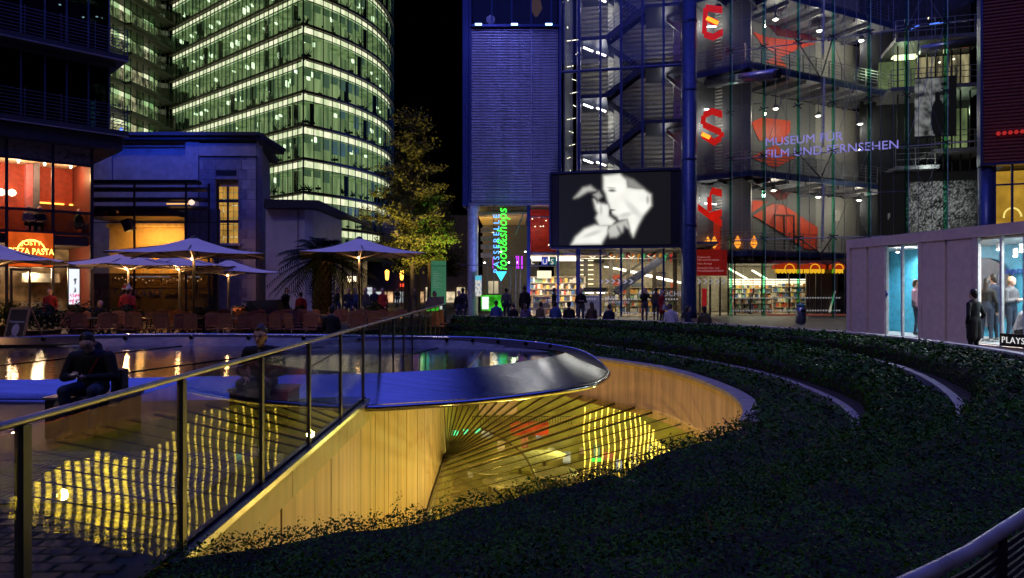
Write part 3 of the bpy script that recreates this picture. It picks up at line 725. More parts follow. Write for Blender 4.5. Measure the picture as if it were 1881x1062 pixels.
# ------------------------------------------------------------------ dark overhanging office building with the cafe under it
PD = Plane((-24.0, 24.5), (-18.5, 30))
def du(px): return PD.u(px)
def dz(py, px=100): return PD.z(px, py)
blue_frame = mat('blue_grey_frame', (.1, .11, .15), .4, metal=.5)
dark_glass = glass('dark_glass', (.3, .34, .4), 1.5)
def office():
    t = thing('dark_office_building', 'dark unlit office building with blue slatted balconies hanging over the cafe', 'building', (-21, 27.5, 7.8))
    uR = du(200); uO = uR+.55
    slabm = mat('dark_slab', (.035, .033, .035), .6); railm = mat('dark_rail', (.14, .14, .17), .45, metal=.5)
    for z0, z1 in ((8.46, 11.8), (11.8, 15.2)):
        part('floor_slab', slabm, t, lambda b: b.wbox(PD, -3, uO, z0-.1, z0+.12, -.9, 4))
        part('soffit_pale_strip', mat('slab_edge', (.3, .29, .29), .5), t, lambda b: b.wbox(PD, -3, uO+.01, z0-.14, z0-.1, -.92, -.8))  # paler strip along the lower slab edge
        for q in range(8): part('rail_bar', railm, t, lambda b: b.wbox(PD, -3, uO, z0+.2+q*.14, z0+.225+q*.14, -.88, -.855))
        for q in range(8): part('rail_post', railm, t, lambda b: b.wbox(PD, uO-.05-q*1.25, uO-.02-q*1.25, z0+.1, z0+1.3, -.85, -.82))
        for q in range(3): 
            part('side_rail', railm, t, lambda b: b.bar(PD.P(uO, z0+.3+q*.35, -.85), PD.P(uO, z0+.3+q*.35, 2.5), .02, .02))
        us = [du(p) for p in (-60, -20, 38, 82, 122, 162)]+[uR]
        for a, c in zip(us, us[1:]): part('window_pane', dark_glass, t, lambda b: b.wbox(PD, a+.03, c-.03, z0+.12, z1-.35, 0, .02))
        for a in us: part('mullion', blue_frame, t, lambda b: b.wbox(PD, a-.03, a+.03, z0+.12, z1-.1, -.06, .03))
        part('window_head', slabm, t, lambda b: b.wbox(PD, -3, uR+.2, z1-.35, z1-.1, -.3, 1.5))
        part('room_wall', mat('dark_room', (.02, .022, .03), .8), t, lambda b: b.wbox(PD, -3, uR, z0+.12, z1-.1, 3, 3.1))
        part('end_wall', dark_glass, t, lambda b: b.wbox(PD, uR, uR+.03, z0+.12, z1-.1, 0, 3))
    part('soffit', slabm, t, lambda b: b.wbox(PD, -3, uO-.15, 7.75, 8.3, -.6, 4))
    for px, py in ((153, 33), (178, 32), (110, 10)):
        p = PD.at(px, py, 1.5); part('room_lamp', glow('office_spot', (.7, 1, .8), 3), t, lambda b: b.lathe([(.02, 0), (.06, .03), (.02, .06)], p, 8))
    b = MB(); 
    for q in range(7): b.wbox(PD, du(174), du(181), dz(228-9*q), dz(223-9*q), .6, .65)
    b.build('glowing_sign', glow('teal_dim', (.05, .3, .32), .35), t)
office()
cream = mat('cream_ceiling', (.75, .6, .45), .6); redwall = mat('red_wall', (.45, .06, .03), .6)
cafe_glass = glass('cafe_glass', (.93, .93, .93), 1.4)
def cafe():
    t = thing('cafe', 'two storey glazed cafe with red walls and orange lit sign at the left edge', 'cafe', (-20.5, 28, 0))
    us = [-2.5, -.9, du(12), du(97), du(168)]
    zs = [GZ, dz(490, 97), dz(428, 97), dz(388, 97), dz(298, 97), dz(262, 97)]
    for u in us: part('mullion', frame_dark, t, lambda b: b.wbox(PD, u-.05, u+.05, GZ, 7.9, -.06, .06))
    for z in zs[1:]:
        part('transom', frame_dark, t, lambda b: b.wbox(PD, -2.5, us[-1], z-.05, z+.05, -.05, .05))
    for a, c in zip(us, us[1:]):
        for z0, z1 in ((zs[0], zs[1]), (zs[3], zs[4]), (zs[4], zs[5]), (zs[2], zs[3])):
            m = cafe_glass
            if z0 == zs[4]: m = mat('etched_glass_top', (.2, .17, .13), .3)
            if z0 == zs[2]: m = glass('etched_glass', (.6, .6, .55), 1.4, .25)
            part('window_pane', m, t, lambda b: b.wbox(PD, a+.05, c-.05, z0+.05, z1-.05, -.01, .01))
    part('upper_floor', mat('floor_dark', (.06, .04, .03), .5), t, lambda b: b.wbox(PD, -3, us[-1]-.1, zs[2]-.5, zs[2]-.1, .1, 6))
    part('ceiling', cream, t, lambda b: b.wbox(PD, -3, us[-1]-.1, 7.25, 7.4, .1, 6))
    part('back_wall', redwall, t, lambda b: b.wbox(PD, -3, PD.u(166, 3.4), zs[2]-.1, 7.3, 3.4, 3.5))
    part('side_wall', mat('dark_red_wall', (.16, .03, .02), .6), t, lambda b: b.wbox(PD, us[-1]+.02, us[-1]+.1, GZ, 7.9, .05, 6))
    part('column', mat('pink_column', (.7, .2, .25), .5), t, lambda b: b.wbox(PD, PD.u(48, 2.6), PD.u(61, 2.6), zs[2], 7.2, 2.6, 3))
    part('column', mat('slate_column', (.15, .15, .2), .5), t, lambda b: b.wbox(PD, PD.u(63, 2.2), PD.u(73, 2.2), zs[2], 7.2, 2.2, 2.5))
    for a, c in ((74, 118), (128, 164)): part('cove_light', glow('cove', (1, .42, .06), 4), t, lambda b: b.wbox(PD, PD.u(a, 3.3), PD.u(c, 3.3), 5.55, 5.62, 3.3, 3.38))
    part('banquette', mat('dark_red_wall'), t, lambda b: b.wbox(PD, PD.u(74, 3), PD.u(165, 3), zs[2], 5.5, 2.9, 3.35))
    for px, py in ((22, 354), (2, 353)):
        p = PD.at(px, py, 3.1); part('sconce', glow('sconce', (1, .75, .5), 5), t, lambda b: b.lathe([(.03, -.16), (.13, -.1), (.17, 0), (.13, .1), (.03, .16)], p, 12))
    for i in range(6):
        p = PD.P(PD.u(10+i*24, 1.2+.9*(i % 2)), 7.2, 1.2+.9*(i % 2)); part('spotlight', glow('cafe_spot', (1, .8, .55), 12), t, lambda b: b.lathe([(.03, -.08), (.05, 0), (.05, .05)], p, 8))
    lamp('cafe_lamp', 'POINT', PD.P(PD.u(30, 1.6), 6.7, 1.6), 170, (1, .6, .3), .2); lamp('cafe_lamp', 'POINT', PD.P(PD.u(120, 1.6), 6.7, 1.6), 90, (1, .55, .25), .2)
    # lit pizza sign
    u0, u1 = du(15), du(96); z0, z1 = dz(490, 60), dz(428, 60)
    sg = thing('lit_cafe_sign', 'glowing orange sign with yellow arch reading JOSTY PIZZA PASTA', 'sign', PD.P(u0, z0, -.2))
    part('panel', glow('sign_orange', (1, .13, .015), .95, .5, 1.5), sg, lambda b: b.wbox(PD, u0, u1, z0, z1, -.16, -.06))
    ye = glow('sign_yellow', (1, .75, .12), 3.4); um = (u0+u1)/2; r = (u1-u0)*.31
    b = MB(); b.tube([PD.P(um+r*math.cos(a), (z0+z1)/2-.05+r*.95*math.sin(a), -.18) for a in np.linspace(0, PI, 20)], .03, 6); b.build('arch', ye, sg)
    R3 = V((PD.d.x, PD.d.y, 0))
    text('lettering', 'JOSTY', .25, ye, sg, PD.P(um, (z0+z1)/2+.18, -.18), R3, (0, 0, 1), .01, align='CENTER')
    text('lettering', 'PIZZA PASTA', .37, ye, sg, PD.P(um, (z0+z1)/2-.2, -.18), R3, (0, 0, 1), .015, align='CENTER', sx=.72)
    for q in range(2): part('underline', ye, sg, lambda b: b.wbox(PD, um-.5+q*.2, um+.5-q*.2, z0+.28-q*.1, z0+.32-q*.1, -.19, -.17))
    sc = mat('script_dark', (.03, .025, .02), .5)
    text('lettering', 'Josty', .42, sc, t, PD.P(du(97)+.45, zs[4]+.3, -.02), R3, (0, 0, 1), .004, shear=.4)
    text('lettering', 'Josty', .42, sc, t, PD.P(du(97)+.5, zs[2]+.3, -.02), R3, (0, 0, 1), .004, shear=.4)
    # ground floor inside
    part('kitchen_wall', mat('kitchen_wall', (.4, .32, .2), .4, var=.5, scale=2), t, lambda b: b.wbox(PD, -3, us[-1], GZ, zs[2]-.5, 4, 4.1))
    part('counter', mat('steel_counter', (.4, .38, .35), .3, metal=.8), t, lambda b: b.wbox(PD, du(55), du(96)+.8, GZ, 1.0, 2, 2.6))
    part('hood', mat('steel_counter'), t, lambda b: b.wbox(PD, du(58), du(90)+.8, 1.9, 2.3, 2, 2.7))
    part('door_frame', frame_dark, t, lambda b: (b.wbox(PD, du(18), du(18)+.08, GZ, 2.45, -.1, .0), b.wbox(PD, du(56)-.08, du(56), GZ, 2.45, -.1, 0), b.wbox(PD, du(18)+.08, du(56)-.08, 2.35, 2.45, -.1, 0)))
    lamp('kitchen_lamp', 'POINT', PD.P(PD.u(70, 1.3), 2.3, 1.3), 150, (1, .72, .4), .2); lamp('kitchen_lamp', 'POINT', PD.P(PD.u(20, 1.3), 2.3, 1.3), 120, (1, .6, .3), .2)
    for i in range(10):
        p = PD.P(-.8+i*.42, 1.5+.7*random.random(), 3+.8*random.random()); part('ceiling_spot', glow('warm_spot', (1, .75, .4), 9), t, lambda b: b.lathe([(.02, 0), (.05, .03), (.02, .06)], p, 6))
    # bright menu screen by the entrance
    s = thing('menu_screen', 'tall glowing white menu screen beside the cafe entrance', 'screen', PD.P(du(121), GZ, -.5))
    part('stand', frame_dark, s, lambda b: b.wbox(PD, du(119), du(142), GZ, 2.5, -.52, -.42))
    pu0, pu1 = du(121), du(140)
    def fn(s_, t_):
        if abs(s_-.6) < .12+.1*math.sin(t_*9) and .35 < t_ < .75: return (.05, .05, .06)
        if t_ < .3 and noise.noise(V((s_*9, t_*14, 1))) > .12: return (.8, .12, .3)
        return (.85, .9, 1.)
    picture('display', vprint('menu_print', 1.1), s, lambda a, c: PD.P(pu0+(pu1-pu0)*a, .95+1.5*c, -.53), 14, 28, fn)
cafe()
# ------------------------------------------------------------------ old stone building with lit window
PK = Plane((-24, 38), (-14.2, 38))
stone = mat('old_stone', (.46, .43, .42), .75, var=.15, scale=2.5, bump=.3, bscale=18); stone2 = mat('dark_stone', (.3, .28, .3), .75, var=.2, scale=3, bump=.3)
def kz(py): return PK.z(300, py)
def ku(px): return PK.u(px)
def old_building():
    t = thing('stone_building', 'old blue-lit stone building with dark cornice and tall yellow window', 'building', (-18, 39, 0))
    part('wall', stone, t, lambda b: b.wbox(PK, -1, ku(345), 0, kz(258), .35, 3))
    for (a, c, y0, y1) in ((170, 200, 272, 333), (208, 340, 281, 333)): part('wall_panel', stone, t, lambda b: b.wbox(PK, ku(a), ku(c), kz(y1), kz(y0), .27, .36))
    part('frieze', stone, t, lambda b: b.wbox(PK, -1, ku(343), kz(268), kz(258), .2, .5))
    u0, u1 = ku(345), ku(470); w0, w1 = ku(396), ku(438); zb, zt = kz(447), kz(342)
    # masonry blocks round the window
    z = 0; row = 0; top = kz(287)
    while z < top-.05:
        h = min(.55, top-z); 
        edges = [u0, u0+.55+.3*(row % 2), w0, w1, u1-.5-.3*(row % 2), u1] 
        spans = [(edges[0], edges[1]), (edges[1], edges[2]), (edges[3], edges[4]), (edges[4], edges[5])]
        if z+h <= zb+.02 or z >= zt-.05: spans.insert(2, (w0, w1))
        for a, c in spans:
            if c-a > .05: part('stone_block', stone if (a < u0+.1 or c > u1-.1) else stone2, t, lambda b: b.wbox(PK, a+.006, c-.006, z+.006, z+h-.008, random.uniform(-.012, .012), .4))
        z += h; row += 1
    part('backing', stone2, t, lambda b: (b.wbox(PK, u0, w0, 0, kz(262), .3, 1), b.wbox(PK, w1, u1, 0, kz(262), .3, 1), b.wbox(PK, w0, w1, zt, kz(262), .3, 1), b.wbox(PK, w0, w1, 0, zb, .3, 1)))
    part('architrave', stone, t, lambda b: b.wbox(PK, ku(366), u1+.05, kz(287), kz(264), -.1, .4))
    part('pilaster', stone, t, lambda b: b.wbox(PK, u0-.1, ku(365), 0, kz(262), -.08, .3))
    part('cornice', mat('dark_cornice', (.05, .05, .06), .6), t, lambda b: (b.wbox(PK, -1, u1+.25, kz(258), kz(252), -.3, 4), b.wbox(PK, -1, u1+.35, kz(252)+.002, kz(246), -.5, 4)))
    part('vent_grille', frame_dark, t, lambda b: b.wbox(PK, ku(397), ku(434), kz(322), kz(313), -.05, .1))
    wf = part('window', mat('window_frame_dark', (.05, .04, .03), .5), t, lambda b: (b.wbox(PK, w0, w0+.06, zb, zt, .1, .2), b.wbox(PK, w1-.06, w1, zb, zt, .1, .2), b.wbox(PK, (w0+w1)/2-.05, (w0+w1)/2+.05, zb, zt, .09, .2), b.wbox(PK, w0, w1, zb+(zt-zb)*.36, zb+(zt-zb)*.41, .095, .2), b.wbox(PK, w0, w1, zb+(zt-zb)*.72, zb+(zt-zb)*.77, .095, .2)))
    for i in range(4):
        for j in range(9):
            a = w0+.06+(w1-w0-.1)*i/4; z0 = zb+(zt-zb)*j/9
            part('pane', glow('window_amber', (1, .52, .1), .62, .55, 1.3), wf, lambda b: b.wbox(PK, a+.015, a+(w1-w0-.1)/4-.015, z0+.02, z0+(zt-zb)/9-.01, .16, .18))
    part('sill', stone, t, lambda b: b.wbox(PK, w0-.15, w1+.15, zb-.14, zb, -.1, .3))
    ps = Plane((-14.2, 38), (-16, 45)); part('side_wall', stone, t, lambda b: b.wbox(ps, .01, 7, 0, kz(262), -.1, .2) if False else b.add([(-14.2, 38.01, 0), (-15.95, 45, 0), (-15.95, 45, 10), (-14.2, 38.01, 10)], [(0, 1, 2, 3)]))
    part('side_cornice', mat('dark_cornice'), t, lambda b: b.bar((-14.0, 37.7, 10.05), (-15.7, 45, 10.05), .5, .36))
    part('cornice_lamp', glow('blue_lamp', (.1, .2, 1), 3), t, lambda b: b.lathe([(.05, 0), (.1, .1), (.03, .25)], PK.at(223, 243, -.4), 8))
old_building()
lamp('tower_blue_fill', 'SPOT', (-7, 68, 4), 30000, (.03, .1, 1), .5, (-17, 88, 24), 60, .7)  # added spot standing in for blue reflections on the tower's right edge
lamp('blue_floodlight', 'SPOT', (-20, 33, 12.2), 1200, (.02, .07, 1), .2, (-20.5, 38.3, 8.8), 110, .8)
# ------------------------------------------------------------------ glazed restaurant in front of it
PR = Plane((-24, 34), (-12, 34))
def rz_(py): return PR.z(300, py)
def ru(px): return PR.u(px)
def restaurant():
    t = thing('glazed_restaurant', 'glass walled restaurant with amber panelled room between cafe and stone building', 'restaurant', (-18, 34, 0))
    u0, u1 = ru(168), ru(400)
    pan = mat('amber_panelling', (.6, .42, .2), .5, var=.1, bump=.15)
    part('panelled_wall', pan, t, lambda b: b.wbox(PR, u0-1, ru(318)+.4, 0, rz_(402), 3.2, 3.4))
    for a in range(5):
        uu = u0+.2+a*.95
        part('wall_moulding', pan, t, lambda b: (b.wbox(PR, uu, uu+.7, 1.2, 3.7, 3.14, 3.2)))
        part('wall_moulding', mat('gilt', (.8, .5, .15), .4, metal=.3), t, lambda b: (b.wbox(PR, uu+.08, uu+.62, 1.3, 3.6, 3.11, 3.139)))
    part('ceiling', mat('rest_ceiling', (.04, .035, .03), .5), t, lambda b: b.wbox(PR, u0-1, ru(320), rz_(396), rz_(385), .3, 3.4))
    part('stucco_band', mat('stucco', (.7, .5, .25), .6), t, lambda b: b.wbox(PR, u0-1, ru(318), rz_(408), rz_(400), 2.9, 3.2))
    for py in (345, 364, 380):
        part('roof_beam', mat('roof_beam', (.1, .1, .13), .35, metal=.6), t, lambda b: b.tube([PR.P(u0-1, rz_(py), .6), PR.P(ru(372), rz_(py), .6)], .12, 8))
    part('beam_light', glow('beam_amber', (1, .5, .1), 1.6), t, lambda b: b.wbox(PR, ru(300), ru(341), rz_(374), rz_(372), .3, .4))
    part('roof_fascia', frame_dark, t, lambda b: b.wbox(PR, u0-1, ru(362), rz_(337), rz_(331), -.1, .5))
    for px in (168, 246, 341, 383, 400): part('mullion', frame_dark, t, lambda b: b.wbox(PR, ru(px)-.04, ru(px)+.04, 0, rz_(337), 0, .08))
    for py in (409, 503, 530): part('transom', frame_dark, t, lambda b: b.wbox(PR, u0, u1, rz_(py)-.02, rz_(py)+.02, .01, .07))
    for a, c in ((168, 246), (246, 341), (341, 383), (383, 400)):
        part('glass_wall', cafe_glass, t, lambda b: b.wbox(PR, ru(a)+.04, ru(c)-.04, rz_(503)+.02, rz_(338), .03, .045))
        part('lower_glass', glass('lower_glass', (.35, .34, .36), 1.6, .08), t, lambda b: b.wbox(PR, ru(a)+.04, ru(c)-.04, 0, rz_(503)-.02, .03, .045))
    cu = mat('grey_curtain', (.3, .29, .33), .8)
    def curt(b):
        n = 60
        for i in range(n+1):
            u = ru(317)+(ru(385)-ru(317))*i/n; o = 1.2+.07*math.sin(i*1.9); b.v += [tuple(PR.P(u, rz_(452), o)), tuple(PR.P(u, rz_(379), o))]
        for i in range(n): b.f.append([2*i, 2*i+2, 2*i+3, 2*i+1]); b.m.append(0)
    part('curtain', cu, t, curt, True)
    part('speaker', frame_dark, t, lambda b: b.bar(PR.at(232, 404, -.25), PR.at(240, 424, -.25), .42, .4))
    part('wall_lamp', glow('globe_lamp', (1, .7, .55), 1.2), t, lambda b: b.lathe([(.03, -.14), (.13, -.07), (.15, 0), (.13, .07), (.03, .14)], PR.at(352, 372, -.2), 10))
    part('bar_light', glow('blue_bar_light', (.6, .75, 1), 1.5), t, lambda b: (b.wbox(PR, ru(215), ru(290), rz_(508.5), rz_(507), 1.2, 1.25), b.wbox(PR, ru(318), ru(347), rz_(508.5), rz_(507), 1.2, 1.25)))
    for i in range(26):
        p = PR.at(212+i*6.3, 509+random.uniform(0, 12), .8+random.random()); part('table_candle', glow('candle', (1, .55, .2), 6), t, lambda b: b.lathe([(.01, 0), (.03, .03), (.01, .07)], p, 6))
    text('lettering', 'RESTAURANT', .5, mat('etched_letters', (.1, .1, .11), .5), t, PR.at(172, 545, -.02), (1, 0, 0), (0, 0, 1), .004, spacing=1.15)
    lamp('restaurant_lamp', 'AREA', PR.P(ru(240), rz_(412), 1.9), 150, (1, .5, .1), 2.5, PR.P(ru(240), 1.5, 3.2), sy=.6)
    lamp('restaurant_lamp', 'POINT', PR.P(ru(225), rz_(470), 1.6), 40, (1, .5, .12), .2)
restaurant()
# ------------------------------------------------------------------ lavender house behind the palm
def house():
    t = thing('lavender_house', 'plain lavender-lit wall of a low house with dark sloping roof behind the palm', 'house', (-13, 37, 0))
    w = Plane((-14, 37), (-9.5, 37)); zz = lambda py: w.z(540, py)
    part('wall', mat('lavender_render', (.55, .52, .55), .7, var=.1, scale=1.5), t, lambda b: b.prism([(w.P(w.u(488), 0).x, 37), (w.P(w.u(560), 0).x, 37), (w.P(w.u(572), 0).x, 37.3), (w.P(w.u(577), 0).x, 38), (w.P(w.u(577), 0).x, 43), (w.P(w.u(488), 0).x, 43)], 0, zz(385)))
    part('roof', mat('dark_roof', (.03, .03, .04), .5), t, lambda b: b.slab(w, [(w.u(490), zz(384)), (w.u(492), zz(368)), (w.u(590), zz(370)), (w.u(640), zz(395)), (w.u(640), zz(400)), (w.u(590), zz(384))], -.5, 6))
    part('wall_joint', mat('joint', (.3, .28, .3), .7), t, lambda b: b.wbox(w, w.u(546), w.u(549), 0, zz(385), -.03, .02))
    g = thing('glass_lobby', 'warm lit glass lobby with amber lanterns behind the parasol pole', 'lobby', (-9, 40, 0))
    q = Plane((-12, 41), (-6, 41)); z2 = lambda py: q.z(640, py)
    part('back_wall', glow('lobby_glow', (.8, .55, .25), .28, .8, .8, (2, 2, .6), dark=(.03, .03, .03)), g, lambda b: b.wbox(q, q.u(612), q.u(664), 0, z2(478), 1.5, 1.6))
    for px in (612, 628, 646, 663): part('mullion', frame_dark, g, lambda b: b.wbox(q, q.u(px), q.u(px)+.08, 0, z2(478), 0, .08))
    part('lantern', glow('lobby_lamp', (1, .8, .5), 2.5), g, lambda b: b.wbox(q, q.u(632), q.u(648), z2(517), z2(507), .8, .9))
    part('roof', frame_dark, g, lambda b: b.wbox(q, q.u(608), q.u(668), z2(478), z2(474), -.2, 1.8))
    part('window_pane', cafe_glass, g, lambda b: b.wbox(q, q.u(613), q.u(662), 0, z2(479), .03, .05))
house()
# ------------------------------------------------------------------ far street
def street():
    q = Plane((-40, 85), (0, 85)); u = q.u; z = lambda py: q.z(760, py)
    t = thing('far_shop_row', 'far dark building with bright shop windows behind the tree trunks', 'building', (-12, 85, 0))
    part('wall', mat('far_wall', (.12, .08, .05), .8), t, lambda b: b.wbox(q, u(655), u(868), 0, z(395), .3, 6))
    r = random.Random(5)
    for i, px in enumerate(range(668, 862, 19)):
        col = r.choice([(1, .8, .5), (1, .6, .3), (.9, .95, 1)]); 
        part('shop_window', glow('shop_%d' % i, col, r.uniform(.5, 1.4), .8, .9, (1, 1, 1.6)), t, lambda b: b.wbox(q, u(px), u(px+15), z(560), z(536-r.choice([0, 8])), .1, .25))
    for px, py in ((724, 424), (726, 428), (745, 437), (690, 452), (806, 470)): part('window', glow('far_window', (1, .6, .2), .8), t, lambda b: b.wbox(q, u(px), u(px+5), z(py+6), z(py), .1, .25))
    part('sign', glow('far_red', (1, .08, .03), 1.2), t, lambda b: b.wbox(q, u(735), u(748), z(527), z(521), -.1, .1))
    for i, px in enumerate((711, 738)):
        p = q.at(px, 505, -20); l = thing('street_lantern', 'amber street lantern by the tree trunks, %s one' % ('left' if i == 0 else 'right'), 'lamp', (p.x, p.y, 0), 'amber street lanterns')
        part('lantern', glow('amber_lantern', (1, .45, .05), 5), l, lambda b: b.lathe([(.1, -.5), (.16, -.3), (.2, .35), (.05, .5)], p, 8)); part('pole', frame_dark, l, lambda b: b.tube([(p.x, p.y, 0), p-V((0, 0, .5))], .05, 6))
street()
# ------------------------------------------------------------------ trees, palm
bark = mat('bark', (.09, .065, .045), .9, bump=.6, scale=14, stretch=(3, 3, .6))
def tree(label, base, h, rx, ry, z0, nleaf, seed, leafm, size):
    r = np.random.default_rng(seed); t = thing('tree', label, 'tree', base)
    b = MB(); x, y, _ = base; tips = []
    b.tube([(x, y, GZ-.1), (x+.05, y, h*.3), (x-.05, y, h*.6), (x+.05, y, h*.95)], [.17, .14, .09, .02], 8)
    b.build('trunk', bark, t)
    lim = MB()
    for i in range(64):
        z = z0+(h-z0)*(i/64)**.9; a = r.uniform(0, 6.28); k = (z-z0)/(h-z0)
        rad = (1-k*.85)*min(1, .45+k*4)
        e = V((x+rx*rad*math.cos(a)*r.uniform(.6, 1.05), y+ry*rad*math.sin(a), z+r.uniform(.0, .9)))
        m_ = V((x, y, z-.2)).lerp(e, .5)+V((0, 0, .15)); lim.tube([(x, y, z-.2), m_, e], [.05*(1-k)+.02, .025, .008], 5)
        for s in np.linspace(.25, 1, 7):
            c = (m_.lerp(e, (s-.5)*2) if s > .5 else V((x, y, z-.2)).lerp(m_, s*2)); tips.append(c)
            e2 = c+V((r.normal(0, .4), r.normal(0, .4), r.uniform(0, .5))); lim.tube([c, e2], [.014, .005], 4); tips.append(e2)
    lim.build('branches', bark, t)
    T = np.array([tuple(p) for p in tips]); zz = (T[:, 2]-z0)/(h-z0); wgt = np.clip(1.15-zz*.95, .08, 1); wgt /= wgt.sum()
    idx = r.choice(len(T), nleaf, p=wgt); P = T[idx]+r.normal(0, .24, (nleaf, 3))*np.array([1, 1, .4])
    Nn = r.normal(0, .6, (nleaf, 3)); Nn[:, 2] += .9; Nn /= np.linalg.norm(Nn, axis=1)[:, None]
    leaves_mesh('crown', P, Nn, size*r.uniform(.6, 1.3, nleaf), leafm, t, .6)
tl = leaf_mat('tree_leaf', [(.06, .065, .015), (.12, .115, .03)], .55)
for nm, px, Y, h, rx, nleaf, sd in (('tall sparse-leaved street tree lit green and amber beside the blue building', 756, 46, 13.2, 4.4, 17000, 2), ('slim street tree half hidden behind the tall amber-lit tree', 745, 53, 11.5, 3.0, 9000, 4), ('small amber-lit street tree farthest right of the row of trunks', 812, 60, 9, 3.2, 8000, 6)):
    p = U(px, 531, Y); tree(nm, (p.x, p.y, GZ), h, rx, rx*.8, 2.6, nleaf, sd, tl, .19)
for i, (px, Y) in enumerate(((752, 49), (768, 52), (788, 47))):
    p = U(px, 531, Y); tree('thin street tree with bare lower trunk, %s of three thin ones' % ORD[i], (p.x, p.y, GZ), 7.5, 1.6, 1.4, 3.6, 2500, 20+i, tl, .18)
lamp('tree_uplight', 'SPOT', (-6.4, 38.5, .4), 9000, (1, .76, .2), .15, (-6.2, 46.5, 7.5), 60, .8)
lamp('tree_green_light', 'SPOT', (-3.1, 42.0, 2.2), 2200, (.25, 1, .08), .15, (-5.2, 46, 5.2), 45, .9)
lamp('tree_uplight', 'SPOT', (-9.5, 42, .3), 4500, (1, .6, .14), .15, (-6.6, 49, 7.5), 75, .8)
def palm():
    p = U(592, 531, 27); x, y = p.x, p.y
    t = thing('palm_tree', 'dark palm tree with drooping fronds in a round bowl behind the chairs', 'palm', (x, y, GZ))
    b = MB(); r = random.Random(9); zz = np.linspace(.5, 2.7, 12)
    b.tube([(x, y, z) for z in zz], [.36-.012*i+(.03 if i % 2 else 0) for i in range(12)], 10); b.build('trunk', bark, t)
    for row in range(11):
        for k in range(10):
            a = k*.628+row*.31; z = .75+row*.17
            part('trunk_scale', bark, t, lambda b: b.hexa([V((x+rr*math.cos(a+s), y+rr*math.sin(a+s), z+h)) for rr, s, h in ((.3, -.25, 0), (.36, -.2, 0), (.36, .2, 0), (.3, .25, 0), (.33, -.12, .2), (.43, -.1, .2), (.43, .1, .2), (.33, .12, .2))]))
    fm = leaf_mat('palm_leaf', [(.01, .02, .012), (.03, .045, .022)], .5)
    for i in range(52):
        a = i*2.4; el = r.uniform(-.3, 1.4); L = r.uniform(1.7, 2.5); pts = []
        for s in np.linspace(0, 1, 12):
            d = L*s; pts.append(V((x+math.cos(a)*d*math.cos(el)*.95, y+math.sin(a)*d*math.cos(el)*.95, 2.75+d*math.sin(el)-.9*s*s*L*.55)))
        b = MB(); b.tube(pts, [.03*(1-.8*s) for s in np.linspace(0, 1, 12)], 4)
        for s in range(1, 12):
            for sub in (0, .5):
                c = pts[s-1].lerp(pts[s], sub); d = (pts[s]-pts[s-1]).normalized(); sd = d.cross(V((0, 0, 1))).normalized(); ll = .5*math.sin(PI*(s+sub)/13)+.12
                for sg in (-1, 1):
                    e = c+sd*sg*ll*.75+d*ll*.7-V((0, 0, ll*.35)); w = d*.03; b.add([c-w, c+w, e], [(0, 1, 2)])
        b.build('frond', fm, t)
    bw = thing('palm_planter', 'round pale bowl planter holding the palm tree', 'planter', (x, y, GZ))
    part('bowl', mat('planter_pink', (.4, .33, .32), .6), bw, lambda b: b.lathe([(.5, GZ), (.78, .25), (.92, .55), (.92, .62), (.8, .62), (.78, .5)], (x, y, 0), 28), True)
palm()
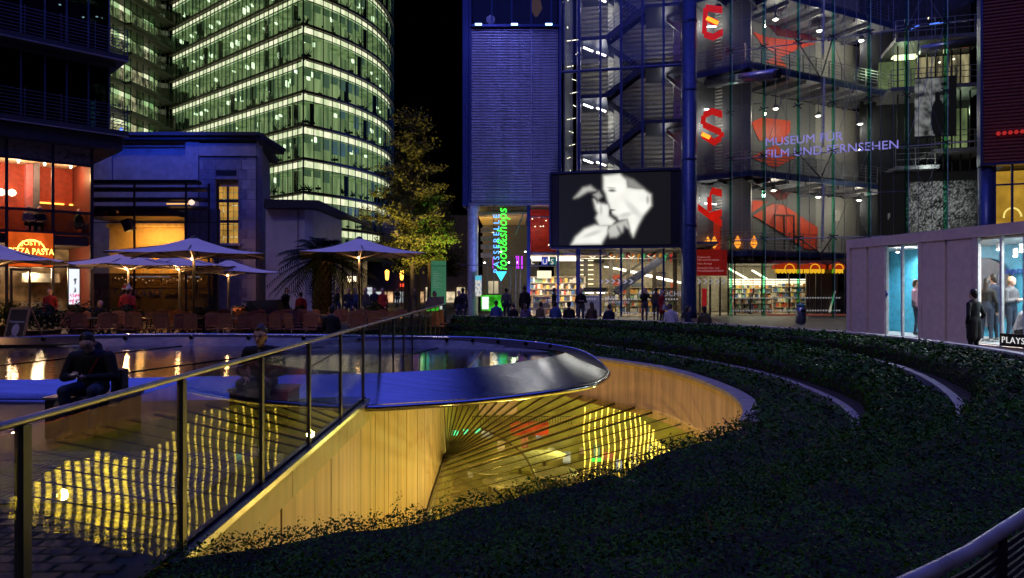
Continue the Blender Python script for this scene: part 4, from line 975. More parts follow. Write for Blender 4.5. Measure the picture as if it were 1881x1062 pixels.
# ------------------------------------------------------------------ blue louvred block
blue_steel = mat('blue_steel', (.05, .075, .22), .35, metal=.4, var=.1)
corr_m = mat('corrugated_metal', (.5, .5, .56), .38, metal=.55, var=.12, scale=1.2, stretch=(2.5, 2.5, .2))
PB = Plane((-4, 42), (2.9, 42)); bu = PB.u
def bz(py): return PB.z(900, py)
def corrugate(b, pl, u0, u1, z0, z1, off, pitch, depth):
    k = int((z1-z0)/pitch); vs = []; base = len(b.v)
    for i in range(k+1):
        z = z0+(z1-z0)*i/k
        for dzz, o in ((0, off), (pitch*.35, off-depth), (pitch*.65, off-depth), (pitch, off)):
            zz = min(z1, z+dzz); b.v += [tuple(pl.P(u0, zz, o)), tuple(pl.P(u1, zz, o))]
    for i in range((k+1)*4-1): q = base+2*i; b.f.append([q, q+1, q+3, q+2]); b.m.append(b.cur)
def blue_block():
    t = thing('louvred_block', 'blue-lit block clad in horizontal metal louvres raised over the passage', 'building', (0, 43, 6.8))
    z0, z1 = bz(373), bz(52)
    for a, c in ((866, 976), (977, 1025)):
        part('louvre_panel', corr_m, t, lambda b: corrugate(b, PB, bu(a), bu(c), z0, z1, 0, .165, .07))
    part('seam', mat('pale_seam', (.7, .7, .75), .3, metal=.6), t, lambda b: b.wbox(PB, bu(975.6), bu(977.4), z0, z1, -.12, -.02))
    part('body', mat('block_body', (.1, .1, .12), .7), t, lambda b: b.wbox(PB, bu(864), bu(1026), z0, z1-.02, .1, 8))
    part('edge_trim', blue_steel, t, lambda b: (b.wbox(PB, bu(850), bu(861), z0-.2, 24, -.2, 1), b.wbox(PB, bu(862), bu(866), z0, 24, -.15, .1)))
    part('bottom_trim', mat('block_trim', (.4, .4, .45), .4, metal=.5), t, lambda b: b.wbox(PB, bu(858), bu(1026), z0-.14, z0, -.12, .2))
    part('ledge', blue_steel, t, lambda b: b.wbox(PB, bu(864), bu(1026), z1, z1+.14, -.3, .4))
    for px in (903, 940, 976, 1013): part('upper_mullion', blue_steel, t, lambda b: b.wbox(PB, bu(px)-.04, bu(px)+.04, z1+.14, 24, .3, .42))
    part('upper_glass', dark_glass, t, lambda b: b.wbox(PB, bu(866), bu(1025), z1+.14, 24, .45, .47))
    part('upper_room', mat('dark_room'), t, lambda b: b.wbox(PB, bu(866), bu(1025), z1+.14, 24, 4, 4.2))
    part('warm_lamp', glow('upper_warm', (1, .45, .1), .5), t, lambda b: b.lathe([(.1, 0), (.4, .5), (.3, 1.0), (.05, 1.2)], PB.at(985, 30, 3), 10))
    for i, px in enumerate((879, 945, 1008)):
        p = PB.at(px, 46, -.25)
        f = thing('blue_floodlight', 'bright blue floodlight on the louvred block ledge, %s from left' % ORD[i], 'floodlight', p)
        part('housing', frame_dark, f, lambda b: b.box(p.x-.22, p.x+.22, p.y-.1, p.y+.12, p.z-.12, p.z+.08)); part('lens', glow('blue_flood_lens', (.25, .5, 1), 9), f, lambda b: b.box(p.x-.2, p.x+.2, p.y-.14, p.y-.105, p.z-.06, p.z+.05))
    lamp('block_floodlight', 'AREA', (0, 38.4, .9), 260, (.22, .22, 1), 2.2, (0, 42, 12.5), sy=.5)
    lamp('block_floodlight', 'SPOT', (-1.5, 37, 20.5), 560, (.2, .2, 1), .3, (-.5, 42, 12), 80, .8)
    # column and passage
    c = thing('round_column', 'pale round column under the left corner of the louvred block', 'column', PB.P(bu(868), GZ))
    q = PB.P(bu(868), GZ, .3); part('shaft', mat('column_grey', (.45, .46, .5), .45, metal=.2), c, lambda b: b.lathe([(.34, 0), (.33, .1), (.33, z0-GZ-.5), (.4, z0-GZ-.42), (.4, z0-GZ)], q, 24), True)
    c2 = thing('slim_column', 'slim dark blue column between the passage and the red shop front', 'column', PB.P(bu(970), GZ))
    part('shaft', blue_steel, c2, lambda b: b.wbox(PB, bu(968), bu(974), GZ, z0-.15, 0, .2))
    g = thing('passage', 'covered passage with amber slatted ceiling under the louvred block', 'passage', PB.P(bu(920), GZ, 3))
    wood = mat('amber_slat', (.5, .34, .15), .45)
    for i in range(9): part('ceiling_slat', wood, g, lambda b: b.wbox(PB, bu(876), bu(969), z0-.62, z0-.5, .5+i*.85, 1.1+i*.85))
    for i in range(4): part('wall_slat', wood, g, lambda b: b.wbox(PB, bu(880), bu(906), bz(422+i*16), bz(413+i*16), 2.2, 2.3))
    part('back_wall', mat('passage_wall', (.1, .08, .06), .6), g, lambda b: b.wbox(PB, bu(876), bu(1000), GZ, z0, 8.2, 8.3))
    for px in (892, 905, 918, 937, 948, 957): part('glazing_bar', mat('glazing_bar', (.12, .13, .1), .4, metal=.5), g, lambda b: b.wbox(PB, bu(px)-.03, bu(px)+.03, GZ, bz(470), 2.5, 2.6))
    for px, py, m in ((904, 466, 0), (949, 466, 1), (953, 466, 1), (960, 466, 1)): part('violet_light', glow('violet_neon', (.6, .05, .9), 1.4), g, lambda b: b.wbox(PB, bu(px)-.05, bu(px)+.05, bz(491), bz(py), 2.9, 3))
    for i in range(6): part('passage_lamp', glow('passage_lamp', (.9, 1, .85), 5), g, lambda b: b.lathe([(.04, 0), (.09, .05), (.03, .1)], PB.at(890+i*15, 466+random.uniform(-3, 18), 3.5+i*.4), 8))
    part('diagonal_brace', mat('brace_green', (.15, .25, .12), .4), g, lambda b: b.bar(PB.at(967, 376, .6), PB.at(947, 432, .6), .08, .08))
    part('string_cable', frame_dark, g, lambda b: b.tube([PB.at(845, 487, -.6), PB.at(905, 488, -.5), PB.at(1020, 487, -.6)], .02, 4))
    part('lit_panel', glow('passage_panel', (.95, .8, .5), .7, .6, 1), g, lambda b: b.wbox(PB, bu(893), bu(913), bz(540), bz(515), 4, 4.1))
    lamp('passage_lamp', 'POINT', PB.P(bu(905), 5.2, 2.6), 120, (1, .75, .3), .2); lamp('passage_lamp', 'POINT', PB.P(bu(945), 3, 4), 60, (.7, 1, .5), .2)
    s = thing('passage_sign', 'vertical neon sign reading PASSERELLE food&shops with cyan arrow', 'sign', PB.at(918, 520, -1.2))
    text('lettering', 'PASSERELLE', .5, glow('neon_blue', (.1, .4, 1), 2.4), s, PB.at(917, 502, -1.2), (0, 0, 1), (-1, 0, 0), .02, spacing=1.42)
    text('lettering', 'food&shops', .86, glow('neon_green', (.05, 1, .06), 2.2), s, PB.at(931, 497, -1.2), (0, 0, 1), (-1, 0, 0), .03, shear=.18, sx=.9)
    part('arrow', glow('neon_cyan', (.05, .75, 1), 2.2), s, lambda b: b.slab(PB, [(bu(911), bz(500)), (bu(921), bz(517)), (bu(931), bz(500))], -1.25, -1.15))
    part('hanger', frame_dark, s, lambda b: (b.bar(PB.at(907, 376, -1.16), PB.at(907, 500, -1.16), .04, .04)))
    k = thing('poster_column', 'lit poster box on the pale column beside the passage', 'poster', PB.at(880, 545, -.4))
    part('frame', mat('poster_frame', (.5, .42, .3), .4), k, lambda b: b.wbox(PB, bu(873), bu(886), bz(545), bz(506), -.5, -.35))
    picture('poster', vprint('poster_print', .9), k, lambda a, c_: PB.P(bu(874)+(bu(885)-bu(874))*a, bz(544)+(bz(507)-bz(544))*c_, -.51), 10, 20, lambda a, c_: (.1, .55, .7) if c_ > .75 else ((.75, .7, .6) if noise.noise(V((a*5, c_*8, 2))) > -.1 else (.2, .3, .4)))
    gc_ = thing('green_kiosk', 'glowing green and white kiosk counter at the passage mouth', 'kiosk', PB.at(905, 570, -1))
    part('counter', glow('kiosk_green', (.1, 1, .05), .8, .8, 2), gc_, lambda b: b.wbox(PB, bu(885), bu(926), bz(570), bz(542), -1.2, -.6)); part('menu', glow('kiosk_white', (.9, 1, .9), 1.1), gc_, lambda b: b.wbox(PB, bu(887), bu(899), bz(567), bz(545), -1.26, -1.21))
blue_block()
# ------------------------------------------------------------------ red shop front next to the passage
book_cols = [(.75, .7, .6), (.6, .1, .06), (.1, .2, .45), (.8, .6, .15), (.85, .85, .82), (.12, .12, .12), (.3, .5, .3), (.7, .35, .1)]
book_ms = [mat('goods_%d' % i, c, .5) for i, c in enumerate(book_cols)]
def shelves(t, pl, u0, u1, z0, z1, off, seed, rows=6):
    r = random.Random(seed); wood = mat('shelf_wood', (.6, .5, .35), .5)
    sb_ = part('shelf_back', mat('shelf_back', (.75, .68, .55), .6), t, lambda b: b.wbox(pl, u0, u1, z0, z1, off+.32, off+.36))
    h = (z1-z0)/rows
    for j in range(rows+1): part('shelf_board', wood, sb_, lambda b: b.wbox(pl, u0, u1, z0+j*h-.02, z0+j*h+.02, off, off+.32))
    mb = MB(); u = u0
    for j in range(rows):
        u = u0+.05
        while u < u1-.1:
            w = r.uniform(.06, .22); hh = h*r.uniform(.45, .85)
            if r.random() < .85: mb.cur = r.randrange(len(book_ms)); mb.wbox(pl, u, min(u+w, u1-.02), z0+j*h+.021, z0+j*h+.021+hh, off+.03, off+.28)
            u += w+.012
    struct(mb.build('shelf_goods', book_ms, sb_), 'stuff')
def red_shop():
    t = thing('corner_shop', 'brightly lit corner shop with red wall above and letter sign over the window', 'shop', PB.P(bu(1000), GZ, 2))
    a, c = bu(974), bu(1027)
    part('red_wall', mat('shop_red_wall', (.5, .035, .02), .5), t, lambda b: b.wbox(PB, a, c, bz(462), bz(376), 2.6, 2.7))
    part('transom', mat('alu_bar', (.5, .5, .5), .3, metal=.8), t, lambda b: (b.wbox(PB, a, c, bz(399), bz(397), .2, .3), b.wbox(PB, a, c, bz(466), bz(463), .2, .3), b.wbox(PB, a, c, bz(489), bz(487), .2, .3)))
    part('upper_window', cafe_glass, t, lambda b: b.wbox(PB, a, c, bz(463), bz(376), .24, .26)); part('shop_window', cafe_glass, t, lambda b: b.wbox(PB, a, c, GZ, bz(489), .24, .26))
    part('ceiling', cream, t, lambda b: b.wbox(PB, a, c+3, bz(468), bz(464), .35, 5)); part('floor', cream, t, lambda b: b.wbox(PB, a, c+3, GZ+.01, GZ+.03, .35, 5))
    shelves(t, PB, a, c+2, 0, 2.4, 3.2, 4); shelves(t, PB, a+.2, c-.4, 0, 1.1, 1.2, 5, 3)
    for i in range(5): part('light_strip', glow('shop_light', (1, .93, .75), 4), t, lambda b: b.wbox(PB, a+.1, c+1.5, bz(478)+.1*i, bz(477)+.1*i, 1+.6*i, 1.1+.6*i))
    part('lit_niche', glow('niche_glow', (1, .85, .55), 1.6), t, lambda b: b.wbox(PB, bu(990), bu(1018), bz(510), bz(495), 3, 3.05))
    lamp('shop_lamp', 'AREA', PB.P((a+c)/2, 2.9, 1.6), 130, (1, .85, .6), 2, PB.P((a+c)/2, 0, 1.8), sy=2); lamp('red_wall_lamp', 'POINT', PB.P(a+.6, 5.6, 1.3), 30, (1, .4, .25), .1)
    for i, (ch, px, m) in enumerate((('L', 975, glow('letter_white', (.9, .85, .7), .9)), ('U', 996, mat('letter_box_blue', (.05, .08, .3), .4, emit=(.05, .08, .35), es=.5)), ('S', 1011, mat('letter_box_green', (.02, .15, .1), .4, emit=(.02, .15, .1), es=.5)))):
        if i: part('letter_box', m, t, lambda b: b.wbox(PB, bu(px)-.05, bu(px)+.36, bz(487), bz(472), -.02, .12))
        text('lettering', ch, .46, glow('letter_white', (.9, .85, .7), .9), t, PB.at(px, 485.5, -.03), (1, 0, 0), (0, 0, 1), .01)
    for i in range(9): part('wall_spot', glow('pin_light', (1, .8, .5), 5), t, lambda b: b.lathe([(.02, 0), (.04, .03), (.02, .06)], PB.at(976+r_[i] if False else 978+i*5, 445-random.uniform(-8, 50), 1.8), 6))
red_shop()
# ------------------------------------------------------------------ glazed stair tower with the big screen
PM = Plane((2.96, 42), (10.1, 40.6)); mu = PM.u
def mz(px, py, o=0): return PM.z(px, py, o)
grey_corr = mat('grey_corrugated', (.36, .35, .33), .4, metal=.3, var=.1)
stair_m = mat('stair_steel', (.07, .08, .14), .45, metal=.4)
fl_white = glow('fluorescent', (1, .98, .92), 9)
def stair_tower():
    t = thing('stair_tower', 'glazed stair tower with zigzag steel stairs behind tall blue mullions', 'building', PM.P(3.5, GZ, 2))
    top = 24.0; z0 = mz(1140, 310)
    for px in (1029, 1064.6, 1103, 1141, 1180, 1219): part('mullion', blue_steel, t, lambda b: b.wbox(PM, mu(px)-.07, mu(px)+.07, z0, top, -.1, .12))
    zt = mz(1140, 126); 
    for zz in (zt, zt+7.2): part('transom', blue_steel, t, lambda b: b.tube([PM.P(mu(1027), zz, 0), PM.P(mu(1254), zz, 0)], .09, 8))
    pxs = (1029, 1064.6, 1103, 1141, 1180, 1219, 1254)
    for a, c in zip(pxs, pxs[1:]):
        for y0, y1 in ((z0, zt), (zt, zt+7.2)): part('window_pane', cafe_glass, t, lambda b: b.wbox(PM, mu(a)+.08, mu(c)-.08, y0+.1, y1-.1, .02, .035))
    o = 5.2
    part('back_wall', grey_corr, t, lambda b: corrugate(b, PM, mu(1050), mu(1262)+.6, z0-1, top, o, .3, .09))
    part('side_wall', mat('stair_side', (.2, .22, .28), .5), t, lambda b: b.wbox(PM, mu(1029)+.15, mu(1029)+.25, z0, top, .3, o))
    part('lit_strip', mat('lit_corrugated', (.8, .8, .76), .4), t, lambda b: corrugate(b, PM, mu(1117, 3.8), mu(1127, 3.8), z0-1, top, 3.8, .3, .09))  # grey corrugated strip in bright light, the brightness painted as white
    part('column', mat('light_column', (.55, .56, .58), .5), t, lambda b: b.wbox(PM, mu(1128, 3.6), mu(1138, 3.6), z0-1, top, 3.6, 4)); part('column', mat('light_column'), t, lambda b: b.wbox(PM, mu(1237, 3), mu(1250, 3), z0-1, top, 3, 3.4))
    # flights
    ys = [z for z in (385, 285, 185, 82, -18, -118)]
    zl = [PM.z(1090, y_, 2) for y_ in ys]
    uL, uM, uR, uE = mu(1066, 2), mu(1116, 2), mu(1186, 2), mu(1252, 2)
    half = (zl[1]-zl[0])/2
    def flight(u0, za, u1, zb, off):
        part('stringer', stair_m, t, lambda b: (b.bar(PM.P(u0, za, off), PM.P(u1, zb, off), .06, .34), b.bar(PM.P(u0, za, off+1.1), PM.P(u1, zb, off+1.1), .06, .34)))
        n = 11
        def st(b):
            for i in range(n):
                u = u0+(u1-u0)*(i+.5)/n; z = za+(zb-za)*(i+.5)/n+.12; b.wbox(PM, u-.15, u+.15, z, z+.04, off+.03, off+1.07)
        part('treads', stair_m, t, st)
        def hr(b):
            for hgt in (.35, .6, .85, 1.1): b.bar(PM.P(u0, za+hgt, off), PM.P(u1, zb+hgt, off), .03, .03)
            for i in range(6): u = u0+(u1-u0)*i/5; z = za+(zb-za)*i/5; b.wbox(PM, u-.015, u+.015, z, z+1.1, off-.015, off+.015)
        part('stair_rail', mat('stair_rail', (.3, .31, .34), .35, metal=.7), t, hr)
    for z in zl:
        part('landing', stair_m, t, lambda b: b.wbox(PM, uL, uM, z-.22, z, .6, 4)); part('landing', stair_m, t, lambda b: b.wbox(PM, uR, uE, z+half-.22, z+half, .6, 4))
        flight(uM, z, uR, z+half, 1.0); flight(uM, z, uR, z-half, 2.6)
        def lr(b):
            for hgt in (.35, .7, 1.05): b.wbox(PM, uL, uM, z+hgt, z+hgt+.03, .65, .68); b.wbox(PM, uR, uE, z+half+hgt, z+half+hgt+.03, .65, .68)
            for i in range(5): b.wbox(PM, uL+(uM-uL)*i/4, uL+(uM-uL)*i/4+.03, z, z+1.07, .64, .67); b.wbox(PM, uR+(uE-uR)*i/4-.03, uR+(uE-uR)*i/4, z+half, z+half+1.07, .64, .67)
        part('landing_rail', mat('stair_rail'), t, lr)
        for (a, c, off) in ((1072, 1088, 1.2), (1096, 1112, 2.2)):
            part('tube_light', fl_white, t, lambda b: b.bar(PM.P(mu(a, off), z-.42, off), PM.P(mu(c, off), z-.6, off+.3), .1, .07))
        lamp('stair_lamp', 'POINT', PM.P(mu(1105, 2.2), z-1.0, 2.4), 46, (1, .97, .9), .25)
        part('bracket', mat('light_column'), t, lambda b: b.bar(PM.P(uE-.9, z+half-.3, 2.5), PM.P(uE+.2, z+half-1.3, 2.5), .12, .2))
        lamp('stair_lamp', 'POINT', PM.P(mu(1225, 2.2), z+half-.9, 3.2), 22, (1, .97, .9), .25)
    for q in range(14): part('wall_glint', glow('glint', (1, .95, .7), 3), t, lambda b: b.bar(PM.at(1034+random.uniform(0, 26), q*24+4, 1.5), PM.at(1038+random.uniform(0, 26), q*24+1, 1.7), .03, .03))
    part('corner_post', mat('light_column'), t, lambda b: (b.wbox(PM, mu(1046)-.03, mu(1046)+.03, z0, top, 1, 1.1), b.wbox(PM, mu(1058)-.03, mu(1058)+.03, z0, top, .6, .7)))
    # truss between side wall and stairs
    for k in range(4):
        zz = zl[k+1]
        part('truss', stair_m, t, lambda b: [b.bar(PM.P(mu(1066)+.32*i, zz+.9-.1*i, 3.4), PM.P(mu(1066)+.32*(i+.5), zz+.35-.1*i, 3.4), .05, .05) or b.bar(PM.P(mu(1066)+.32*(i+.5), zz+.35-.1*i, 3.4), PM.P(mu(1066)+.32*(i+1), zz+.8-.1*i, 3.4), .05, .05) for i in range(5)])
stair_tower()
bc = thing('tall_blue_column', 'massive round blue column rising past the right edge of the screen', 'column', (10.25, 39.5, GZ))
part('shaft', mat('column_blue', (.05, .08, .2), .35, metal=.4), bc, lambda b: b.lathe([(.46, GZ), (.42, .4), (.42, 24)], (10.25, 39.5, 0), 28), True)
for z in (5.2, 9, 13, 17): part('collar', blue_steel, bc, lambda b: b.lathe([(.43, z), (.46, z+.03), (.46, z+.12), (.43, z+.15)], (10.25, 39.5, 0), 28))
def smooth(x, e): return 1/(1+math.exp(-max(-40, min(40, x/e))))
def ell(s, t, cx, cy, rx, ry, rot=0., e=.12):
    dx, dy = s-cx, t-cy; c, n_ = math.cos(rot), math.sin(rot); a = (dx*c+dy*n_)/rx; b = (-dx*n_+dy*c)/ry
    return smooth(1-math.hypot(a, b), e)
def zpoly(pts): return [((x-660)/730, 1-(y-75)/445) for x, y in pts]
FACES = [(.96, zpoly([(957, 90), (1060, 80), (1105, 120), (1112, 165), (1160, 175), (1215, 180), (1262, 215), (1265, 280), (1245, 305), (1215, 340), (1180, 400), (1150, 468), (1135, 440), (1112, 360), (1060, 365), (1045, 345), (1015, 325), (998, 285), (985, 245), (972, 200), (957, 170)])),
 (.9, zpoly([(893, 235), (935, 262), (985, 270), (998, 300), (990, 340), (1030, 372), (1010, 398), (930, 402), (908, 350), (920, 320), (905, 290)])), (.93, zpoly([(745, 515), (770, 470), (830, 420), (900, 396), (985, 400), (980, 450), (955, 488), (940, 515)])),
 (.55, zpoly([(1000, 402), (1110, 360), (1128, 425), (1090, 402), (1080, 440), (1040, 470), (1000, 472), (980, 430)])), (.5, zpoly([(762, 222), (820, 160), (870, 150), (908, 180), (850, 184), (792, 216)])), (.28, zpoly([(1060, 84), (1150, 118), (1222, 175), (1245, 210), (1160, 178), (1112, 165), (1105, 120)])), (.4, zpoly([(890, 205), (925, 185), (945, 215), (920, 235)]))]
def sdist(s, t, poly):
    ins = False; best = 9.; n = len(poly)
    for i in range(n):
        ax, ay = poly[i]; bx, by = poly[(i+1) % n]
        if (ay > t) != (by > t) and s < (bx-ax)*(t-ay)/(by-ay)+ax: ins = not ins
        dx, dy = (bx-ax)*1.64, by-ay; k = max(0., min(1., (((s-ax)*1.64)*dx+(t-ay)*dy)/(dx*dx+dy*dy+1e-9))); best = min(best, math.hypot((s-ax)*1.64-k*dx, t-ay-k*dy))
    return best if ins else -best
def film(s, t):
    v = 0
    for b_, p in FACES: v = max(v, b_*smooth(sdist(s, t, p), .011))
    for x, y, rx, ry, rot, k in ((1012, 182, 24, 9, -.15, .85), (1008, 165, 30, 5, -.2, .5), (1012, 303, 20, 5, -.1, .85), (1000, 318, 10, 14, 0, .8), (1243, 245, 9, 26, 0, .5), (1150, 300, 22, 60, .5, .25), (1100, 335, 40, 14, .4, .35), (940, 300, 9, 30, 0, .35), (912, 250, 8, 16, .2, .5), (880, 450, 60, 12, .5, .3), (1060, 430, 10, 30, .3, .6)): v *= 1-k*ell(s, t, (x-660)/730, 1-(y-75)/445, rx/730, ry/445, rot, .22)
    v *= .94+.1*noise.noise(V((s*9, t*7, 5))); v = min(1., max(.006, v)); return (v*.95, v*.94, v*.86)
def screen():
    t = thing('video_screen', 'huge outdoor screen showing a black and white close-up of a couple', 'screen', PM.at(1130, 455, -.6))
    u0, u1 = mu(1013, -.6), mu(1248, -.6); z0, z1 = mz(1130, 453, -.6), mz(1130, 316, -.6)
    part('housing', mat('screen_housing', (.012, .012, .015), .5), t, lambda b: b.wbox(PM, u0, u1, z0, z1, -.6, -.05))
    part('frame', mat('screen_frame', (.05, .06, .12), .35, metal=.4), t, lambda b: (b.wbox(PM, u0-.05, u1+.05, z0-.12, z0, -.7, 0), b.wbox(PM, u0-.05, u1+.05, z1, z1+.12, -.7, 0), b.wbox(PM, u1, u1+.12, z0, z1, -.69, 0), b.wbox(PM, u0-.12, u0, z0, z1, -.69, 0)))
    a, c = mu(1027, -.62), mu(1232, -.62)
    picture('display', vprint('film_print', 1.15), t, lambda s, q: PM.P(a+(c-a)*s, z0+.1+(z1-z0-.18)*q, -.62), 190, 116, film)
screen()
# ------------------------------------------------------------------ foyer below the screen
gr_line = mat('thin_steel', (.5, .5, .5), .3, metal=.8)
def foyer():
    t = thing('glass_foyer', 'bright glazed foyer with an escalator under the video screen', 'foyer', PM.P(3, GZ, 1))
    za, zb = GZ, mz(1140, 456); pxs = (1025, 1060, 1064, 1103, 1141, 1180, 1219, 1253)
    for px in pxs: part('mullion', blue_steel, t, lambda b: b.wbox(PM, mu(px)-.06, mu(px)+.06, za, zb, -.05, .12))
    part('head', blue_steel, t, lambda b: b.wbox(PM, mu(1025), mu(1253), zb, zb+.2, -.1, .4))
    for a, c in zip(pxs[2:], pxs[3:]):
        part('window_pane', cafe_glass, t, lambda b: b.wbox(PM, mu(a)+.06, mu(c)-.06, za, zb, .02, .035))
        part('safety_dots', mat('white_film', (.8, .8, .8), .5, emit=(.8, .8, .75), es=.25), t, lambda b: [b.wbox(PM, mu(a)+.1+q*.16, mu(a)+.19+q*.16, z, z+.09, .0, .01) for q in range(int((mu(c)-mu(a)-.2)/.16)) for z in (.12, .95)])
    part('back_wall', mat('foyer_wall', (.35, .31, .24), .5), t, lambda b: b.wbox(PM, mu(1018, 7), mu(1255)+2, za, zb+.4, 7, 7.1))
    part('floor', mat('foyer_floor', (.4, .36, .3), .25), t, lambda b: b.wbox(PM, mu(1025), mu(1255)+2, za+.005, za+.02, .1, 7)); part('ceiling', mat('foyer_ceiling', (.2, .19, .17), .5), t, lambda b: b.wbox(PM, mu(1025), mu(1255)+2, zb+.2, zb+.35, .2, 7))
    for i in range(9): part('ceiling_light', glow('foyer_strip', (1, .88, .6), 5), t, lambda b: b.bar(PM.at(1110+i*14, 490+i*3.1, 5.5), PM.at(1160+i*14, 497+i*3.3, 6.6), .09, .07))
    for i in range(10): part('wall_light', glow('wall_bar_light', (1, .85, .5), 2.4), t, lambda b: b.wbox(PM, mu(1066, 6), mu(1090, 6), .6+.33*i, .66+.33*i, 6, 6.1))
    p0, p1 = PM.at(1132, 538, 3), PM.at(1216, 478, 3)
    for o in (0, 1.0):
        part('escalator_side', stair_m, t, lambda b: b.bar(p0+V((0, o, 0)), p1+V((0, o, 0)), .12, .34)); part('handrail', frame_dark, t, lambda b: b.bar(p0+V((0, o, .75)), p1+V((0, o, .75)), .07, .06))
    part('escalator_steps', stair_m, t, lambda b: [b.bar(p0.lerp(p1, i/22)+V((0, .1, .2)), p0.lerp(p1, i/22)+V((0, .9, .2)), .2, .14) for i in range(22)])
    part('canopy', frame_dark, t, lambda b: b.wbox(PM, mu(1066), mu(1110), mz(1085, 536), mz(1085, 528), 2, 4))
    part('canopy_light', fl_white, t, lambda b: (b.wbox(PM, mu(1070), mu(1085), mz(1085, 539), mz(1085, 537.5), 2, 2.2), b.wbox(PM, mu(1092), mu(1107), mz(1085, 539), mz(1085, 537.5), 2, 2.2)))
    for i in range(12): 
        part('party_flag', glow('flag_%d' % (i % 4), ((1, .25, .03), (1, .4, .05), (.1, .8, .3), (.9, .08, .05))[i % 4], .5), t, lambda b: b.slab(PM, [(mu(1120+i*10, 4), mz(1140, 468, 4)), (mu(1126+i*10, 4), mz(1140, 466, 4)), (mu(1122+i*10, 4), mz(1140, 480+3*(i % 3), 4))], 4, 4.03))
    wf = mat('white_film'); fu = lambda px: mu(px, -.02)
    for i in range(6):
        for c0 in (1100,):
            px = c0+i*11; part('chevron', wf, t, lambda b: b.slab(PM, [(fu(px), mz(px, 521)), (fu(px+5), mz(px, 517)), (fu(px), mz(px, 513)), (fu(px+4), mz(px, 513)), (fu(px+9), mz(px, 517)), (fu(px+4), mz(px, 521))], -.02, -.01))
    D3 = V((PM.d.x, PM.d.y, 0))
    text('lettering', 'FILME BÜCHER', .42, wf, t, PM.at(1172, 544, -.03), D3, (0, 0, 1), .004, spacing=1.05)
    text('lettering', 'MUSIK', .26, wf, t, PM.at(1112, 550, -.03), D3, (0, 0, 1), .004); text('lettering', 'SOUNDTRACKS', .2, wf, t, PM.at(1112, 557, -.03), D3, (0, 0, 1), .004)
    for px in (1072, 1118, 1150, 1198, 1236): part('foyer_column', mat('foyer_column', (.1, .09, .08), .4), t, lambda b: b.wbox(PM, mu(px, 5), mu(px, 5)+.28, za, zb, 5, 5.3))
    for i, (px, py, w, h) in enumerate(((1090, 470, 20, 14), (1125, 505, 16, 20), (1160, 520, 22, 12), (1205, 500, 18, 26), (1232, 520, 12, 30), (1172, 472, 26, 8))): part('foyer_poster', mat('foyer_poster_%d' % (i % 3), ((.05, .04, .04), (.5, .08, .04), (.1, .12, .16))[i % 3], .4), t, lambda b: b.wbox(PM, mu(px, 6.6), mu(px+w, 6.6), mz(px, py+h, 6.6), mz(px, py, 6.6), 6.6, 6.7))
    for i in range(5): part('steel_truss', mat('light_column'), t, lambda b: (b.bar(PM.at(1070+i*36, 462, 2), PM.at(1088+i*36, 474, 2), .05, .05), b.bar(PM.at(1088+i*36, 474, 2), PM.at(1106+i*36, 462, 2), .05, .05)))
    part('truss_chord', mat('light_column'), t, lambda b: (b.bar(PM.at(1066, 461, 2), PM.at(1250, 461, 2), .07, .07), b.bar(PM.at(1066, 475, 2), PM.at(1250, 475, 2), .05, .05)))
    part('stair_rail', gr_line, t, lambda b: [b.bar(PM.at(1066, 520+k*9, 4), PM.at(1140, 512+k*12, 4), .03, .03) for k in range(3)])
    part('ticket_desk', mat('white_desk', (.7, .7, .7), .4), t, lambda b: b.wbox(PM, mu(1066), mu(1100), GZ, 1.2, .6, 1.2))
    shelves(t, PM, mu(1110, 6), mu(1240, 6), 0, 1.7, 6, 12, 4)
    lamp('foyer_lamp', 'AREA', PM.P(3.5, 3.7, 3), 380, (1, .85, .55), 5, PM.P(3.5, 0, 3), sy=3)
foyer()
